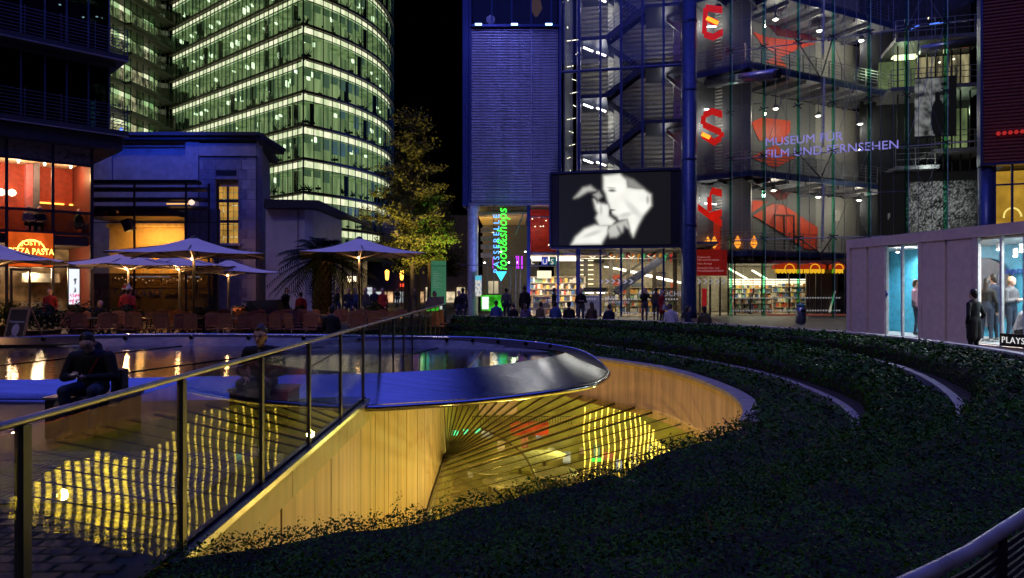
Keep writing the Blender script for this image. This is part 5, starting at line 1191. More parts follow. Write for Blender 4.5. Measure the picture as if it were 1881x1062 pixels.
# ------------------------------------------------------------------ museum with balconies behind a cable glass wall
E1 = Plane((11.4, 44.5), (14.5, 42)); E2 = Plane((14.5, 42), (27.5, 48.7)); PG = Plane((11.2, 43), (25.6, 36.5))
slabm = mat('balcony_slab', (.17, .175, .2), .55, metal=.2); gr_rail = mat('grey_rail', (.4, .41, .43), .35, metal=.7)
wall_grey = mat('wall_panel_grey', (.2, .205, .215), .5, var=.08); wall_lt = mat('wall_panel_light', (.44, .43, .41), .55, var=.08)
red_p = mat('red_panel', (.9, .09, .035), .45, var=.1)
FL = [-.02, 4.04, 9.0, 15.67, 20.6]
def museum():
    t = thing('museum', 'museum of grey and red panels with open balconies behind a cable glass wall', 'museum', (16, 45, 0))
    for k, z in enumerate(FL[1:]):
        th = (.35, .4, .45, .5)[k]
        for pl, L in ((E1, E1.L), (E2, E2.L)):
            part('balcony_slab', slabm, t, lambda b: b.wbox(pl, 0.01, L, z-th, z, 0, 3.6))
            part('slab_edge', blue_steel, t, lambda b: b.wbox(pl, 0, L, z-th-.05, z-th*.35, -.08, -.01))
            part('handrail', gr_rail, t, lambda b: [b.wbox(pl, 0, L, z+h, z+h+.035, .02, .05) for h in (.3, .5, .7, .9, 1.1)])
            for i in range(int(L/1.25)+1): part('rail_post', gr_rail, t, lambda b: b.wbox(pl, i*1.25, i*1.25+.05, z, z+1.1, .06, .11))
            part('slab_rib', slabm, t, lambda b: [b.wbox(pl, u, u+.12, z-th-.25, z-th, .1, 3.4) for u in np.arange(.4, L, 1.6)])
    zs = FL+[25]
    for k in range(5):
        z0, z1 = zs[k], zs[k+1]-.5
        if k == 0: continue
        part('back_wall', wall_grey, t, lambda b: b.wbox(E2, -1.5, E2.u(1500, 3.5), z0, z1, 3.6, 3.8)); part('back_wall', wall_lt, t, lambda b: b.wbox(E2, E2.u(1500, 3.5)+.01, E2.u(1592, 3.5), z0, z1, 3.6, 3.8)); part('back_wall', wall_grey, t, lambda b: b.wbox(E2, E2.u(1592, 3.5)+.01, E2.L+3, z0, z1, 3.6, 3.8))
        part('corrugated_wall', grey_corr, t, lambda b: corrugate(b, E1, -1.5, E1.u(1330, 2.2), z0, z1, 2.2, .22, .07))
        part('lift_shaft', wall_grey, t, lambda b: b.wbox(E1, E1.u(1331, 2.0), E1.u(1378, 1.5), z0, z1, 1.6, 1.8))
        lamp('museum_lamp', 'POINT', E1.P(1.2, z0+min(3.4, (z1-z0)*.8), 1.1), 34, (1, .95, .85), .2)
        part('tube_light', fl_white, t, lambda b: b.bar(E1.P(.7, z0+(z1-z0)*.72, 1.2), E1.P(1.5, z0+(z1-z0)*.69, 1.2), .09, .06))
    def poly(name, pts, m, o=3.55):
        part(name, m, t, lambda b: b.slab(E2, [(E2.u(x, o), E2.z(x, y, o)) for x, y in pts], o, o+.04))
    poly('red_panel', [(1383, 58), (1408, 68), (1500, 80), (1462, 92), (1432, 107), (1447, 124), (1405, 114), (1428, 101), (1402, 84)], red_p)
    poly('dark_red_panel', [(1405, 40), (1440, 30), (1490, 45), (1502, 76), (1430, 66)], mat('dark_red_panel', (.16, .015, .015), .5))
    poly('red_panel', [(1380, 225), (1400, 216), (1452, 222), (1452, 240), (1440, 262), (1395, 258)], red_p); poly('red_panel', [(1380, 289), (1424, 266), (1460, 290), (1424, 309)], red_p)
    poly('red_panel', [(1380, 368), (1412, 370), (1380, 392)], red_p); poly('red_panel', [(1384, 396), (1420, 374), (1440, 377), (1502, 418), (1502, 459), (1478, 456), (1440, 430)], red_p, 3.5)
    poly('dark_red_panel', [(1400, 342), (1460, 345), (1442, 366), (1430, 368)], mat('dark_red_panel'))
    for pts in ([(1600, 0), (1632, 10), (1628, 30), (1612, 22)], [(1612, 140), (1625, 128), (1629, 158), (1614, 158)], [(1594, 330), (1622, 310), (1646, 316), (1646, 322)], [(1592, 408), (1606, 400), (1608, 434), (1594, 436)], [(1600, 214), (1640, 240), (1644, 228), (1620, 214)]): poly('red_panel', pts, red_p)
    part('door', frame_dark, t, lambda b: b.slab(E2, [(E2.u(x, 3.45), E2.z(x, y, 3.45)) for x, y in ((1422, 458), (1422, 394), (1459, 395), (1459, 458), (1457, 458), (1457, 397), (1441, 396.5), (1441, 458), (1439, 458), (1439, 396.5), (1424, 396), (1424, 458))], 3.4, 3.44))
    part('wall_window', mat('wall_window', (.6, .6, .55), .4), t, lambda b: b.wbox(E2, E2.u(1533, 3.5), E2.u(1544, 3.5), E2.z(1538, 406, 3.5), E2.z(1538, 386, 3.5), 3.5, 3.58))
    part('red_glow_wall', glow('red_glow', (1, .06, .025), .42, .4, 1), t, lambda b: b.wbox(E1, -1.2, E1.u(1322, 2), 4.1, 6.6, 2.05, 2.1))
    for i, px in enumerate((1290, 1300, 1312, 1355, 1385)): part('candle_light', glow('orange_glow', (1, .3, .03), 1.6), t, lambda b: b.lathe([(.05, 0), (.22, .25), (.15, .55), (.02, .8)], E1.at(px, 456, 1.4), 7))
    # pendant lamps
    for px, py in ((1425, 36), (1505, 57), (1582, 75), (1425, 200), (1503, 213), (1580, 228), (1421, 350), (1503, 362), (1578, 368)):
        p = E2.at(px, py, 1.4)
        sh_ = part('pendant_shade', mat('shade_steel', (.5, .5, .5), .3, metal=.8), t, lambda b: b.lathe([(.04, .3), (.08, .26), (.24, .02), (.24, 0), (.2, .0)], p, 12)); part('pendant_bulb', glow('pendant_bulb', (1, .95, .8), 14), sh_, lambda b: b.lathe([(.02, -.07), (.12, -.05), (.14, 0), (.02, .02)], p, 10)); part('pendant_cord', frame_dark, sh_, lambda b: b.tube([p+V((0, 0, .3)), p+V((0, 0, 1.3))], .02, 4))
        lamp('pendant_lamp', 'POINT', p-V((0, 0, .3)), 105, (1, .88, .7), .12)
    part('air_duct', mat('duct_steel', (.35, .36, .4), .3, metal=.8), t, lambda b: b.tube([E1.at(1300, 152, .5), E1.at(1425, 136, -1.3)], .32, 16), True)
    part('duct_mouth', frame_dark, t, lambda b: b.tube([E1.at(1425, 136, -1.31), E1.at(1431, 135.5, -1.38)], .26, 16))
    # right wing: green lit lobby, warm corridor, more balconies
    Q = Plane((25, 46.5), (33, 44.5)); q = Q.u
    def qz(py): return Q.z(1720, py)
    gl = glow('green_lobby', (.5, .62, .25), .42, .7, .8, (1, 1, .5), dark=(.1, .14, .07)); wm = glow('warm_corridor', (.8, .65, .35), .5, .9, 1.5, (2.2, 2.2, .4), dark=(.03, .03, .03))
    part('lobby_wall', gl, t, lambda b: b.wbox(Q, q(1634), q(1705), qz(152), qz(86), 2.6, 2.7)); part('corridor_wall', wm, t, lambda b: b.wbox(Q, q(1706), q(1810), qz(148), qz(82), 2.6, 2.7))
    part('lobby_wall', gl, t, lambda b: b.wbox(Q, q(1757), q(1806), qz(268), qz(185), 2.6, 2.7)); part('dark_wall', mat('dark_room'), t, lambda b: b.wbox(Q, q(1600), q(1815), 4.4, 24, 3, 3.2))
    part('ground_wall', wall_grey, t, lambda b: b.wbox(Q, q(1600), q(1815), 0, 4.3, 3, 3.2))
    for a, c, py in ((1632, 1812, 160), (1640, 1812, 70), (1712, 1812, 276), (1640, 1720, 305)):
        part('balcony_slab', slabm, t, lambda b: b.wbox(Q, q(a), q(c), qz(py+7), qz(py), -.6, 3)); part('handrail', gr_rail, t, lambda b: [b.wbox(Q, q(a), q(c), qz(py)+h, qz(py)+h+.04, -.58, -.55) for h in (.4, .8, 1.15)])
        for px in range(a, c, 36): part('rail_post', gr_rail, t, lambda b: b.wbox(Q, q(px), q(px)+.05, qz(py), qz(py)+1.15, -.54, -.5))
    for px in (1652, 1668, 1690, 1706, 1722, 1736, 1752, 1768, 1786): part('mullion', frame_dark, t, lambda b: b.wbox(Q, q(px)-.04, q(px)+.04, qz(440), 24, .3, .4))
    part('ceiling_light', glow('green_ceiling', (.85, .9, .5), 2.2), t, lambda b: (b.wbox(Q, q(1648), q(1690), qz(92), qz(89), .8, 1.4), b.wbox(Q, q(1660), q(1700), qz(88), qz(86), 1.6, 2.2)))
    part('blue_strip', glow('blue_strip', (.08, .2, 1), 1.6), t, lambda b: (b.bar(Q.at(1674, 53, -.7), Q.at(1688, 47, -.7), .1, .08), b.bar(Q.at(1708, 45, -.7), Q.at(1732, 41, -.7), .1, .08)))
    part('red_strip', glow('red_strip', (1, .1, .05), 1.2), t, lambda b: b.bar(Q.at(1738, 90, 1), Q.at(1776, 86, 1), .08, .06))
    part('air_duct', mat('duct_steel'), t, lambda b: b.tube([Q.at(1690, 92, -.8), Q.at(1800, 74, -.8)], .3, 14), True)
    for px, py in ((1726, 116), (1752, 110), (1705, 35), (1771, 330)): part('spot', glow('pin_light', (1, .8, .5), 5), t, lambda b: b.lathe([(.03, 0), (.08, .05), (.03, .1)], Q.at(px, py, 1), 8))
    lamp('lobby_lamp', 'POINT', Q.P(q(1670), qz(100), 1), 70, (.8, 1, .6), .2); lamp('lobby_lamp', 'POINT', Q.P(q(1780), qz(200), 1.2), 60, (.8, 1, .6), .2); lamp('lobby_lamp', 'POINT', Q.P(q(1700), qz(310), -1.2), 60, (.95, 1, .85), .2)
    def hang(label, a, c, y0, y1, o, fn, nx=40, ny=48):
        s = thing('poster_banner', label, 'banner', Q.at((a+c)/2, y1, o)); picture('print', vprint('banner_print', .3), s, lambda u, v: Q.P(q(a, o)+(q(c, o)-q(a, o))*u, qz(y1)+(qz(y0)-qz(y1))*v, o), nx, ny, fn)  # banners given a glow in place of light falling on them
        part('top_bar', frame_dark, s, lambda b: b.wbox(Q, q(a, o), q(c, o), qz(y0), qz(y0)+.08, o-.02, o+.06)); part('bottom_bar', frame_dark, s, lambda b: b.wbox(Q, q(a, o), q(c, o), qz(y1)-.08, qz(y1), o-.02, o+.06))
    def sil(u, v):
        if ell(u, v, .56, .3, .17, .34) > .5 or ell(u, v, .55, .66, .075, .1) > .5 or (abs(u-.55) < .12 and abs(v-.73) < .015) or u > .8: return .01
        n_ = noise.noise(V((u*5, v*9, 0)))+.5*noise.noise(V((u*12, v*20, 3))); return max(.03, min(.7, .42+.6*n_)) if u < .5 else max(.01, .25+.5*n_)*(1 if v > .5 else .2)
    rcrowd = random.Random(4)
    def crowd(u, v):
        if u < .3 or v > .86: return .012 if noise.noise(V((u*22, v*3, 0))) < .35 or not (.1 < u < .14) else .3
        k = ell(u, v, .58, .48, .34, .5, 0, .2); return max(.012, min(.85, k*(rcrowd.random()**2*1.1+.25*noise.noise(V((u*9, v*9, 1))))))
    hang('black and white banner with a dark standing silhouette hanging in the museum', 1680, 1757, 150, 254, -.9, sil); hang('wide black and white crowd photograph banner above the pavilion roof', 1612, 1796, 322, 436, -1.3, crowd, 90, 60)
museum()
def cable_wall():
    t = thing('cable_glass_wall', 'tall cable-braced glass wall with green fins and museum lettering', 'glass wall', PG.P(8, GZ))
    finm = glass('green_glass_fin', (.35, .78, .62), 1.35); fins = (1342, 1403, 1466, 1530, 1596, 1665, 1737)
    for px in fins:
        u = PG.u(px); part('glass_fin', finm, t, lambda b: b.wbox(PG, u-.07, u+.07, GZ, 24, -.02, .32)); part('fin_edge', mat('fin_edge', (.35, .6, .5), .15), t, lambda b: b.wbox(PG, u+.075, u+.115, GZ, 24, -.03, .02))
        for z in (4.6, 9.6, 12.4, 16.2, 20): part('spider_clamp', frame_dark, t, lambda b: (b.bar(PG.P(u-.28, z, -.06), PG.P(u+.28, z+.12, -.06), .05, .05), b.bar(PG.P(u-.2, z+.2, -.06), PG.P(u+.2, z-.16, -.06), .05, .05)))
    for z in (4.6, 9.6, 16.2): 
        part('tie_rod', gr_rail, t, lambda b: b.tube([PG.P(PG.u(1342), z, .2), PG.P(PG.u(1790), z, .2)], .035, 6))
        for a, c in ((1466, 1508), (1530, 1508)): part('strut', slabm, t, lambda b: b.tube([PG.at(a, 531, .3)*0+PG.P(PG.u(a), z+.1, .3), E2.P(E2.u(c), z-.7, 0)], .05, 8))
    for i in range(6):                      # thin cables between the fins and bracing diagonals
        for f in (.33, .67):
            u = PG.u(fins[i])*(1-f)+PG.u(fins[i+1])*f; part('cable', gr_rail, t, lambda b: b.tube([PG.P(u, GZ, .25), PG.P(u, 24, .25)], .014, 4))
        for z0, z1 in ((4.6, 9.6), (9.6, 16.2), (16.2, 20)): part('brace', gr_rail, t, lambda b: (b.tube([PG.P(PG.u(fins[i]), z0, .22), PG.P(PG.u(fins[i+1]), z1, .22)], .013, 4), b.tube([PG.P(PG.u(fins[i]), z1, .24), PG.P(PG.u(fins[i+1]), z0, .24)], .013, 4)) if i % 2 else b.tube([PG.P(PG.u(fins[i]), (z0+z1)/2, .22), PG.P(PG.u(fins[i+1]), (z0+z1)/2, .22)], .02, 4))
    us = [PG.u(p) for p in (1283,)+fins]+[PG.u(1800)]
    for a, c in zip(us, us[1:]):
        for z0, z1 in ((GZ, 4.6), (4.6, 9.6), (9.6, 16.2), (16.2, 24)): part('pane', glass('cable_glass', (.93, .96, .95), 1.22), t, lambda b: b.wbox(PG, a+.06, c-.06, z0+.01, z1-.01, -.02, -.005))
    lm = mat('violet_letters', (.24, .22, .5), .5, emit=(.22, .2, .55), es=.95); D3 = V((PG.d.x, PG.d.y, 0))
    uu = PG.u(1405); s = (PG.u(1648)-uu)
    for ln, py, w in (('MUSEUM FÜR', 269, 1547), ('FILM UND FERNSEHEN', 291, 1648)):
        o = text('lettering', ln, .7, lm, t, V((0, 0, 0)), (1, 0, 0), (0, 0, 1), .01); xs = [v.co.x for v in o.data.vertices]; wd = max(xs)-min(xs); bpy.data.objects.remove(o)
        text('lettering', ln, .7, lm, t, PG.P(uu, PG.z(1405, py), -.05), D3, (0, 0, 1), .01, sx=(PG.u(w)-uu)/wd)
    for i, (px, y0, y1) in enumerate(((1514, -30, 104), (1514, 146, 268), (1513, 340, 442))):
        p = PG.at(px, y1, .9); fl = thing('edge_on_banner', 'narrow white banner seen edge-on behind the glass, %s from top' % ORD[i], 'banner', p, 'edge-on white banners'); part('cloth', mat('white_banner', (.7, .7, .72), .6), fl, lambda b: b.bar(PG.at(px, y0, .9), PG.at(px-2, y1, .9), .12, .9, (PG.n.x, PG.n.y, 0))); part('bar', frame_dark, fl, lambda b: b.bar(PG.at(px-8, y0, .88), PG.at(px+6, y0, .88), .05, .05))
cable_wall()
# red ribbon letters beside the column
def ribbons():
    m = mat('red_ribbon', (.6, .015, .01), .35, emit=(1, .02, .005), es=.4); hot = glow('ribbon_hot', (1, .25, .02), 2.4); Pl = Plane((10.9, 41), (14, 40.4)); 
    def pt(x, y, o=0): return Pl.at(x, y, o)
    for nm, segs, hots in (('E', [((1327, 18), (1296, 14)), ((1296, 14), (1293, 62)), ((1293, 62), (1310, 68)), ((1310, 68), (1328, 58)), ((1300, 36), (1318, 42))], [((1298, 33), (1319, 43))]),
                           ('S', [((1327, 210), (1308, 204)), ((1308, 204), (1292, 212)), ((1292, 212), (1291, 228)), ((1291, 228), (1325, 243)), ((1325, 243), (1325, 252)), ((1325, 252), (1312, 261)), ((1312, 261), (1289, 247))], [((1289, 246), (1304, 253))]),
                           ('angular', [((1326, 355), (1308, 350)), ((1308, 350), (1303, 362)), ((1303, 362), (1303, 388)), ((1282, 380), (1303, 396)), ((1303, 396), (1326, 390)), ((1303, 396), (1326, 410))], [])):
        t = thing('ribbon_letter', 'glowing folded red ribbon letter %s hung beside the tall blue column' % (nm if nm != 'angular' else 'with slanted stroke'), 'letter', pt(1310, 260))
        for a, c in segs: part('ribbon_fold', m, t, lambda b: b.bar(pt(*a), pt(*c), .5, .3, (0, 1, 0)) if False else b.hexa([pt(a[0], a[1]+7, -.3), pt(c[0], c[1]+7, -.3), pt(c[0], c[1]+7, .3), pt(a[0], a[1]+7, .3), pt(a[0], a[1]-6, -.3), pt(c[0], c[1]-6, -.3), pt(c[0], c[1]-6, .3), pt(a[0], a[1]-6, .3)]) if abs(a[0]-c[0]) > 4 else b.hexa([pt(a[0]-4, a[1], -.3), pt(a[0]+5, a[1], -.3), pt(a[0]+5, a[1], .3), pt(a[0]-4, a[1], .3), pt(c[0]-4, c[1], -.3), pt(c[0]+5, c[1], -.3), pt(c[0]+5, c[1], .3), pt(c[0]-4, c[1], .3)]))
        for a, c in hots: part('lit_inner_face', hot, t, lambda b: b.bar(pt(*a, -.32), pt(*c, -.32), .05, .22))
ribbons()
# ------------------------------------------------------------------ museum shop on the ground floor
def mshop():
    t = thing('museum_bookshop', 'bright museum bookshop with full shelves behind glass on the ground floor', 'shop', (17, 44, 0))
    S = Plane((11.6, 42.8), (23, 43.2)); u = S.u
    def sz(py): return S.z(1420, py)
    part('ceiling', mat('foyer_ceiling'), t, lambda b: b.wbox(S, u(1283), u(1556), 3.2, 3.4, .1, 6)); part('floor', mat('foyer_floor'), t, lambda b: b.wbox(S, u(1283), u(1556), GZ+.005, GZ+.02, .1, 6))
    part('back_wall', mat('shop_back', (.6, .55, .45), .5), t, lambda b: b.wbox(S, u(1283), u(1500), 0, 3.2, 6, 6.1)); part('dark_wall', mat('brown_wall', (.12, .1, .085), .5), t, lambda b: b.wbox(S, u(1497), u(1557), 0, 3.3, 1.2, 1.3))
    shelves(t, S, u(1340, 4.5), u(1420, 4.5), 0, 2.3, 4.5, 21, 7); shelves(t, S, u(1422, 4), u(1496, 4), 0, 2.1, 4, 22, 6); shelves(t, S, u(1350, 2), u(1418, 2), 0, .95, 2, 23, 3)
    for i in range(5): part('ceiling_light', glow('foyer_strip'), t, lambda b: b.wbox(S, u(1340, 2+i*.7), u(1480, 2+i*.7), sz(513+i*3.2), sz(512+i*3.2), 2+i*.7, 2.1+i*.7))
    part('slanted_light', glow('foyer_strip'), t, lambda b: (b.bar(S.at(1338, 493, 1.5), S.at(1372, 512, 3.5), .1, .08), b.bar(S.at(1382, 497, 1.5), S.at(1408, 512, 3.5), .1, .08)))
    for px in (1338, 1350, 1400, 1450, 1500, 1553): part('mullion', frame_dark, t, lambda b: b.wbox(S, u(px)-.035, u(px)+.035, GZ, 3.3, 0, .08))
    part('shop_glass', cafe_glass, t, lambda b: b.wbox(S, u(1340), u(1553), GZ, 3.2, .03, .045))
    wf = mat('white_film'); part('safety_dots', wf, t, lambda b: [b.wbox(S, u(1340)+q*.17, u(1340)+.1+q*.17, z, z+.09, -.01, .0) for q in range(42) for z in (.2, 1.0)])
    part('kerb_strip', mat('red_kerb', (.5, .12, .08), .5, emit=(1, .2, .1), es=.12), t, lambda b: b.wbox(S, u(1400), u(1556), GZ, .03, -.5, -.3))
    part('light_streak', glow('uplight_streak', (1, .9, .7), .5), t, lambda b: b.slab(S, [(u(1524, 1), sz(575)), (u(1535, 1), sz(535)), (u(1537, 1), sz(535)), (u(1527, 1), sz(575))], 1.1, 1.15))  # streak of uplight before the dark wall, painted as a glowing strip
    lamp('bookshop_lamp', 'AREA', S.P(u(1420), 3.1, 2.6), 260, (1, .86, .6), 5, S.P(u(1420), 0, 3), sy=3)
    # door with the red museum board above
    for px in (1283, 1302, 1320): part('door_leaf', mat('bronze_door', (.3, .24, .18), .3, metal=.7), t, lambda b: b.wbox(S, u(px)-.05, u(px)+.05, GZ, sz(510), -.3, -.2))
    for i in range(5):
        px = 1277+i*11; part('chevron', wf, t, lambda b: b.slab(S, [(u(px), sz(522)), (u(px+5), sz(517)), (u(px), sz(512)), (u(px+4), sz(512)), (u(px+9), sz(517)), (u(px+4), sz(522))], -.34, -.32))
    part('door_poster', mat('door_red', (.5, .02, .02), .5, emit=(.6, .02, .02), es=.3), t, lambda b: b.wbox(S, u(1286), u(1295), sz(562), sz(530), -.36, -.34))
    bd = thing('red_museum_board', 'flat dark red museum board with small white lettering beside the blue column', 'sign', S.at(1305, 508, -.6))
    part('board', mat('board_red', (.42, .02, .012), .5, emit=(.5, .02, .01), es=.22), bd, lambda b: b.wbox(S, u(1277, -.6), u(1335, -.6), sz(507), sz(460), -.66, -.55)); lw_ = mat('board_letters', (.85, .6, .58), .5, emit=(.7, .4, .38), es=.3)
    for i, ln in enumerate(('Museum für', 'Film und Fernsehen', 'Kino Arsenal', 'Deutsche Film- und', 'Fernsehakademie Berlin')): text('lettering', ln, .17, lw_, bd, S.at(1281, (474, 479, 486, 494, 499)[i], -.68), (1, 0, 0), (0, 0, 1), .003)
    for i, (a, c) in enumerate(((1417, 1470), (1470, 1510), (1521, 1545))):
        aw = thing('shop_awning', 'red and yellow lit awning over the bookshop, %s from left' % ORD[i], 'awning', S.at(a, 505, -.4), 'red and yellow awnings')
        aw_m = mat('awning_red', (.5, .03, .01), .6, emit=(1, .07, .01), es=.3); ym = glow('awning_yellow', (1, .5, .02), 1.0)
        part('canopy', aw_m, aw, lambda b: b.slab(S, [(u(a), sz(495)), (u(a), sz(487)), (u((a+c)/2), sz(483)), (u(c), sz(487)), (u(c), sz(495))], -.5, -.1)); part('fringe', ym, aw, lambda b: [b.slab(S, [(u(a)+.12*k, sz(495)), (u(a)+.12*k+.1, sz(495)), (u(a)+.12*k+.1, sz(501+2*(k % 2))), (u(a)+.12*k, sz(501+2*((k+1) % 2)))], -.52, -.49) for k in range(int((u(c)-u(a))/.12))])
        part('emblem', ym, aw, lambda b: b.tube([S.P((u(a)+u(c))/2+.3*math.cos(q), sz(495)+.32*math.sin(q), -.53) for q in np.linspace(0, PI, 10)], .03, 5))
    bn = thing('litter_bin', 'round steel litter bin with blue-green top before the bookshop', 'bin', S.at(1470, 595, -3)); p = U(1471, 598, 33); p.z = GZ
    part('body', mat('bin_steel', (.3, .32, .38), .3, metal=.8), bn, lambda b: b.lathe([(.2, 0), (.24, .04), (.24, .75), (.2, .78)], p, 18), True); part('lid', mat('bin_lid', (.1, .3, .3), .4), bn, lambda b: b.lathe([(.2, .785), (.22, .9), (.05, .98)], p, 18)); part('slot', frame_dark, bn, lambda b: b.box(p.x-.1, p.x+.1, p.y-.25, p.y-.2, .5, .62))
mshop()
# ------------------------------------------------------------------ far right block
def right_block():
    t = thing('red_louvred_block', 'dark red-brown louvred block with amber window at the right edge', 'building', (27, 36, 0)); R = Plane((24.78, 36), (30, 34)); u = R.u
    def z(py): return R.z(1840, py)
    part('louvre_panel', mat('rust_louvre', (.2, .06, .05), .5, var=.15), t, lambda b: corrugate(b, R, u(1806), u(1990), z(300), 22, 0, .18, .07)); part('edge_trim', blue_steel, t, lambda b: b.wbox(R, u(1800), u(1805), z(302), 22, -.1, .6)); part('body', mat('block_body'), t, lambda b: b.wbox(R, u(1860), u(1990), z(300)+.01, 22, .15, 3))
    part('head_beam', blue_steel, t, lambda b: b.wbox(R, u(1800), u(1990), z(303), z(299), -.1, .5)); part('amber_room', glow('amber_room', (1, .55, .06), .6, .6, .7), t, lambda b: b.wbox(R, u(1830), u(1990), 0, z(304), 2.2, 2.3))
    for px in (1830, 1862, 1895): part('mullion', blue_steel, t, lambda b: b.wbox(R, u(px)-.05, u(px)+.05, 0, z(303), .2, .3))
    part('transom', blue_steel, t, lambda b: b.wbox(R, u(1830), u(1990), z(340), z(337), .18, .28)); part('window_pane', cafe_glass, t, lambda b: b.wbox(R, u(1832), u(1990), 0, z(304), .22, .24))
    part('chandelier', glow('chandelier', (1, .8, .2), 1.2), t, lambda b: [b.tube([R.at(1860+10*math.cos(a)*1.6, 398-16*math.sin(a), 1.2), R.at(1860+10*math.cos(a+.3)*1.6, 398-16*math.sin(a+.3), 1.2)], .05, 5) for a in np.linspace(0, 3, 10)])
    part('red_lights', glow('red_dots', (1, .05, .05), .4), t, lambda b: [b.lathe([(.05, 0), (.11, .1), (.05, .2)], R.at(1834+i*11, 249-i, -.15), 8) for i in range(5)])
    c = thing('short_blue_column', 'short round blue column beneath the red-brown louvred block', 'column', R.P(u(1815), GZ)); p = R.P(u(1815), GZ, .4); part('shaft', mat('column_blue'), c, lambda b: b.lathe([(.36, 0), (.36, z(302))], p, 24), True); part('base', blue_steel, c, lambda b: b.lathe([(.45, 0), (.45, .3), (.37, .35)], p, 24))
    lamp('block_red_spot', 'SPOT', (22, 28, 2.4), 120, (1, .3, .3), .3, (27, 35, 12), 70, .9)  # red spot aimed up at the louvred block
right_block()
# ------------------------------------------------------------------ container pavilion
def pavilion():
    C = Plane((10.8, 22), (12.5, 12.5)); u = C.u; zt = 3.18; zf = .22
    t = thing('container_pavilion', 'lilac container pavilion with bright cyan-lit windows at the right', 'pavilion', C.P(0, GZ))
    cm = mat('container_lilac', (.93, .74, .62), .5, var=.06); u1 = u(1881)+4
    part('roof_beam', cm, t, lambda b: b.wbox(C, 0, u1, zt-.28, zt, -.03, 2.5)); part('floor_beam', cm, t, lambda b: b.wbox(C, 0, u1, GZ, zf, -.02, 2.5))
    part('end_wall', cm, t, lambda b: b.wbox(C, .0, .06, zf, zt-.28, .05, 2.45)); part('corner_post', cm, t, lambda b: (b.wbox(C, 0, .16, zf, zt-.28, -.025, .1)))
    for a, c in ((1563, 1592), (1594, 1620), (1692, 1736), (1738, 1786)): part('wall_panel', cm, t, lambda b: b.wbox(C, u(a)+.03, u(c)-.01, zf, zt-.28, .0, .06))
    part('inner_wall', cm, t, lambda b: (b.wbox(C, .1, u(1621), zf, zt-.28, .07, .12), b.wbox(C, u(1691), u(1788), zf, zt-.28, .07, .12)))
    for px in (1623, 1690, 1791): part('post', cm, t, lambda b: b.wbox(C, u(px)-.06, u(px)+.06, zf, zt-.28, -.02, .12))
    wfm = mat('white_window_frame', (.8, .8, .8), .4)
    for a, c, ms in ((1626, 1688, (1656,)), (1795, 1881, (1838,))):
        part('window_frame', wfm, t, lambda b: [b.wbox(C, u(p)-.03, u(p)+.03, zf, zt-.3, .0, .07) for p in (a, c)+ms]); c2 = u(c) if c < 1880 else u1-.1
        part('window_pane', glass('pavilion_glass', (.95, .97, .98), 1.35), t, lambda b: b.wbox(C, u(a)+.03, c2, zf+.02, zt-.3, .03, .045))
    part('inner_floor', mat('inner_floor', (.6, .6, .6), .4), t, lambda b: b.wbox(C, .1, u1, zf, zf+.02, .13, 2.4)); part('inner_ceiling', mat('inner_ceiling', (.8, .8, .78), .5), t, lambda b: b.wbox(C, .1, u1, zt-.35, zt-.3, .13, 2.4))
    part('back_wall', mat('cyan_wall', (.08, .42, .62), .5), t, lambda b: b.wbox(C, .1, u1, zf, zt-.35, 2.35, 2.4)); part('partition', mat('cyan_wall'), t, lambda b: (b.wbox(C, .1, u(1622)+.2, zf, zt-.36, 1.5, 1.55)))
    part('round_panel', mat('grey_round', (.12, .12, .15), .5), t, lambda b: b.slab(C, [(u(1800, 2.2)+1.0*math.cos(a), 1.5+1.0*math.sin(a)) for a in np.linspace(0, 2*PI, 24, endpoint=False)], 2.25, 2.33))
    part('cyan_lining', mat('cyan_wall'), t, lambda b: b.wbox(C, .065, .09, zf+.02, zt-.36, .13, 2.34))
    lb = mat('navy_letters', (.01, .05, .35), .5); D3 = V((C.d.x, C.d.y, 0))
    text('lettering', 'Allianz', .2, lb, t, C.at(1840, 503, 2.2), D3, (0, 0, 1), .01); text('lettering', 'Direct', .2, lb, t, C.at(1868, 503, 2.2), D3, (0, 0, 1), .01)
    part('emblem', lb, t, lambda b: b.tube([C.at(1861+3.5*math.cos(a), 500+5*math.sin(a), 2.2) for a in np.linspace(0, 2*PI, 14)], .015, 5))
    part('play_board', mat('black_board', (.01, .01, .012), .4), t, lambda b: b.wbox(C, u(1840), u1-.2, zf+.02, zf+.32, -.06, -.01)); text('lettering', 'PLAYS', .21, glow('board_white', (.9, .9, .9), .8), t, C.P(u(1844), zf+.1, -.07), D3, (0, 0, 1), .004, spacing=1.1)
    part('blue_arrow', lb, t, lambda b: b.slab(C, [(u(1627), 1.55), (u(1627), 1.35), (u(1631), 1.45)], -.01, .02))
    for px, py in ((1649, 463), (1690, 470), (1834, 458), (1865, 470), (1877, 462)):
        p = C.at(px, py, .8); part('spot_can', wfm, t, lambda b: b.lathe([(.05, 0), (.05, .18)], p, 10)); part('spot_lens', glow('pavilion_spot', (1, 1, .95), 14), t, lambda b: b.lathe([(.01, -.03), (.045, -.02), (.045, -.002)], p, 10))
    lamp('pavilion_lamp', 'AREA', C.P(u(1660)-.9, zt-.4, .75), 110, (.95, 1, 1), .8, C.P(u(1660), 0, .7)); lamp('pavilion_lamp', 'AREA', C.P(u(1850), zt-.4, 1.2), 170, (1, 1, .97), 1.5, C.P(u(1850), 0, 1.2)); lamp('pavilion_lamp', 'AREA', C.P(u(1850)+2.5, zt-.4, 1.2), 60, (1, 1, .97), 1.5, C.P(u(1850)+2.5, 0, 1.2))
    return C
PC = pavilion()
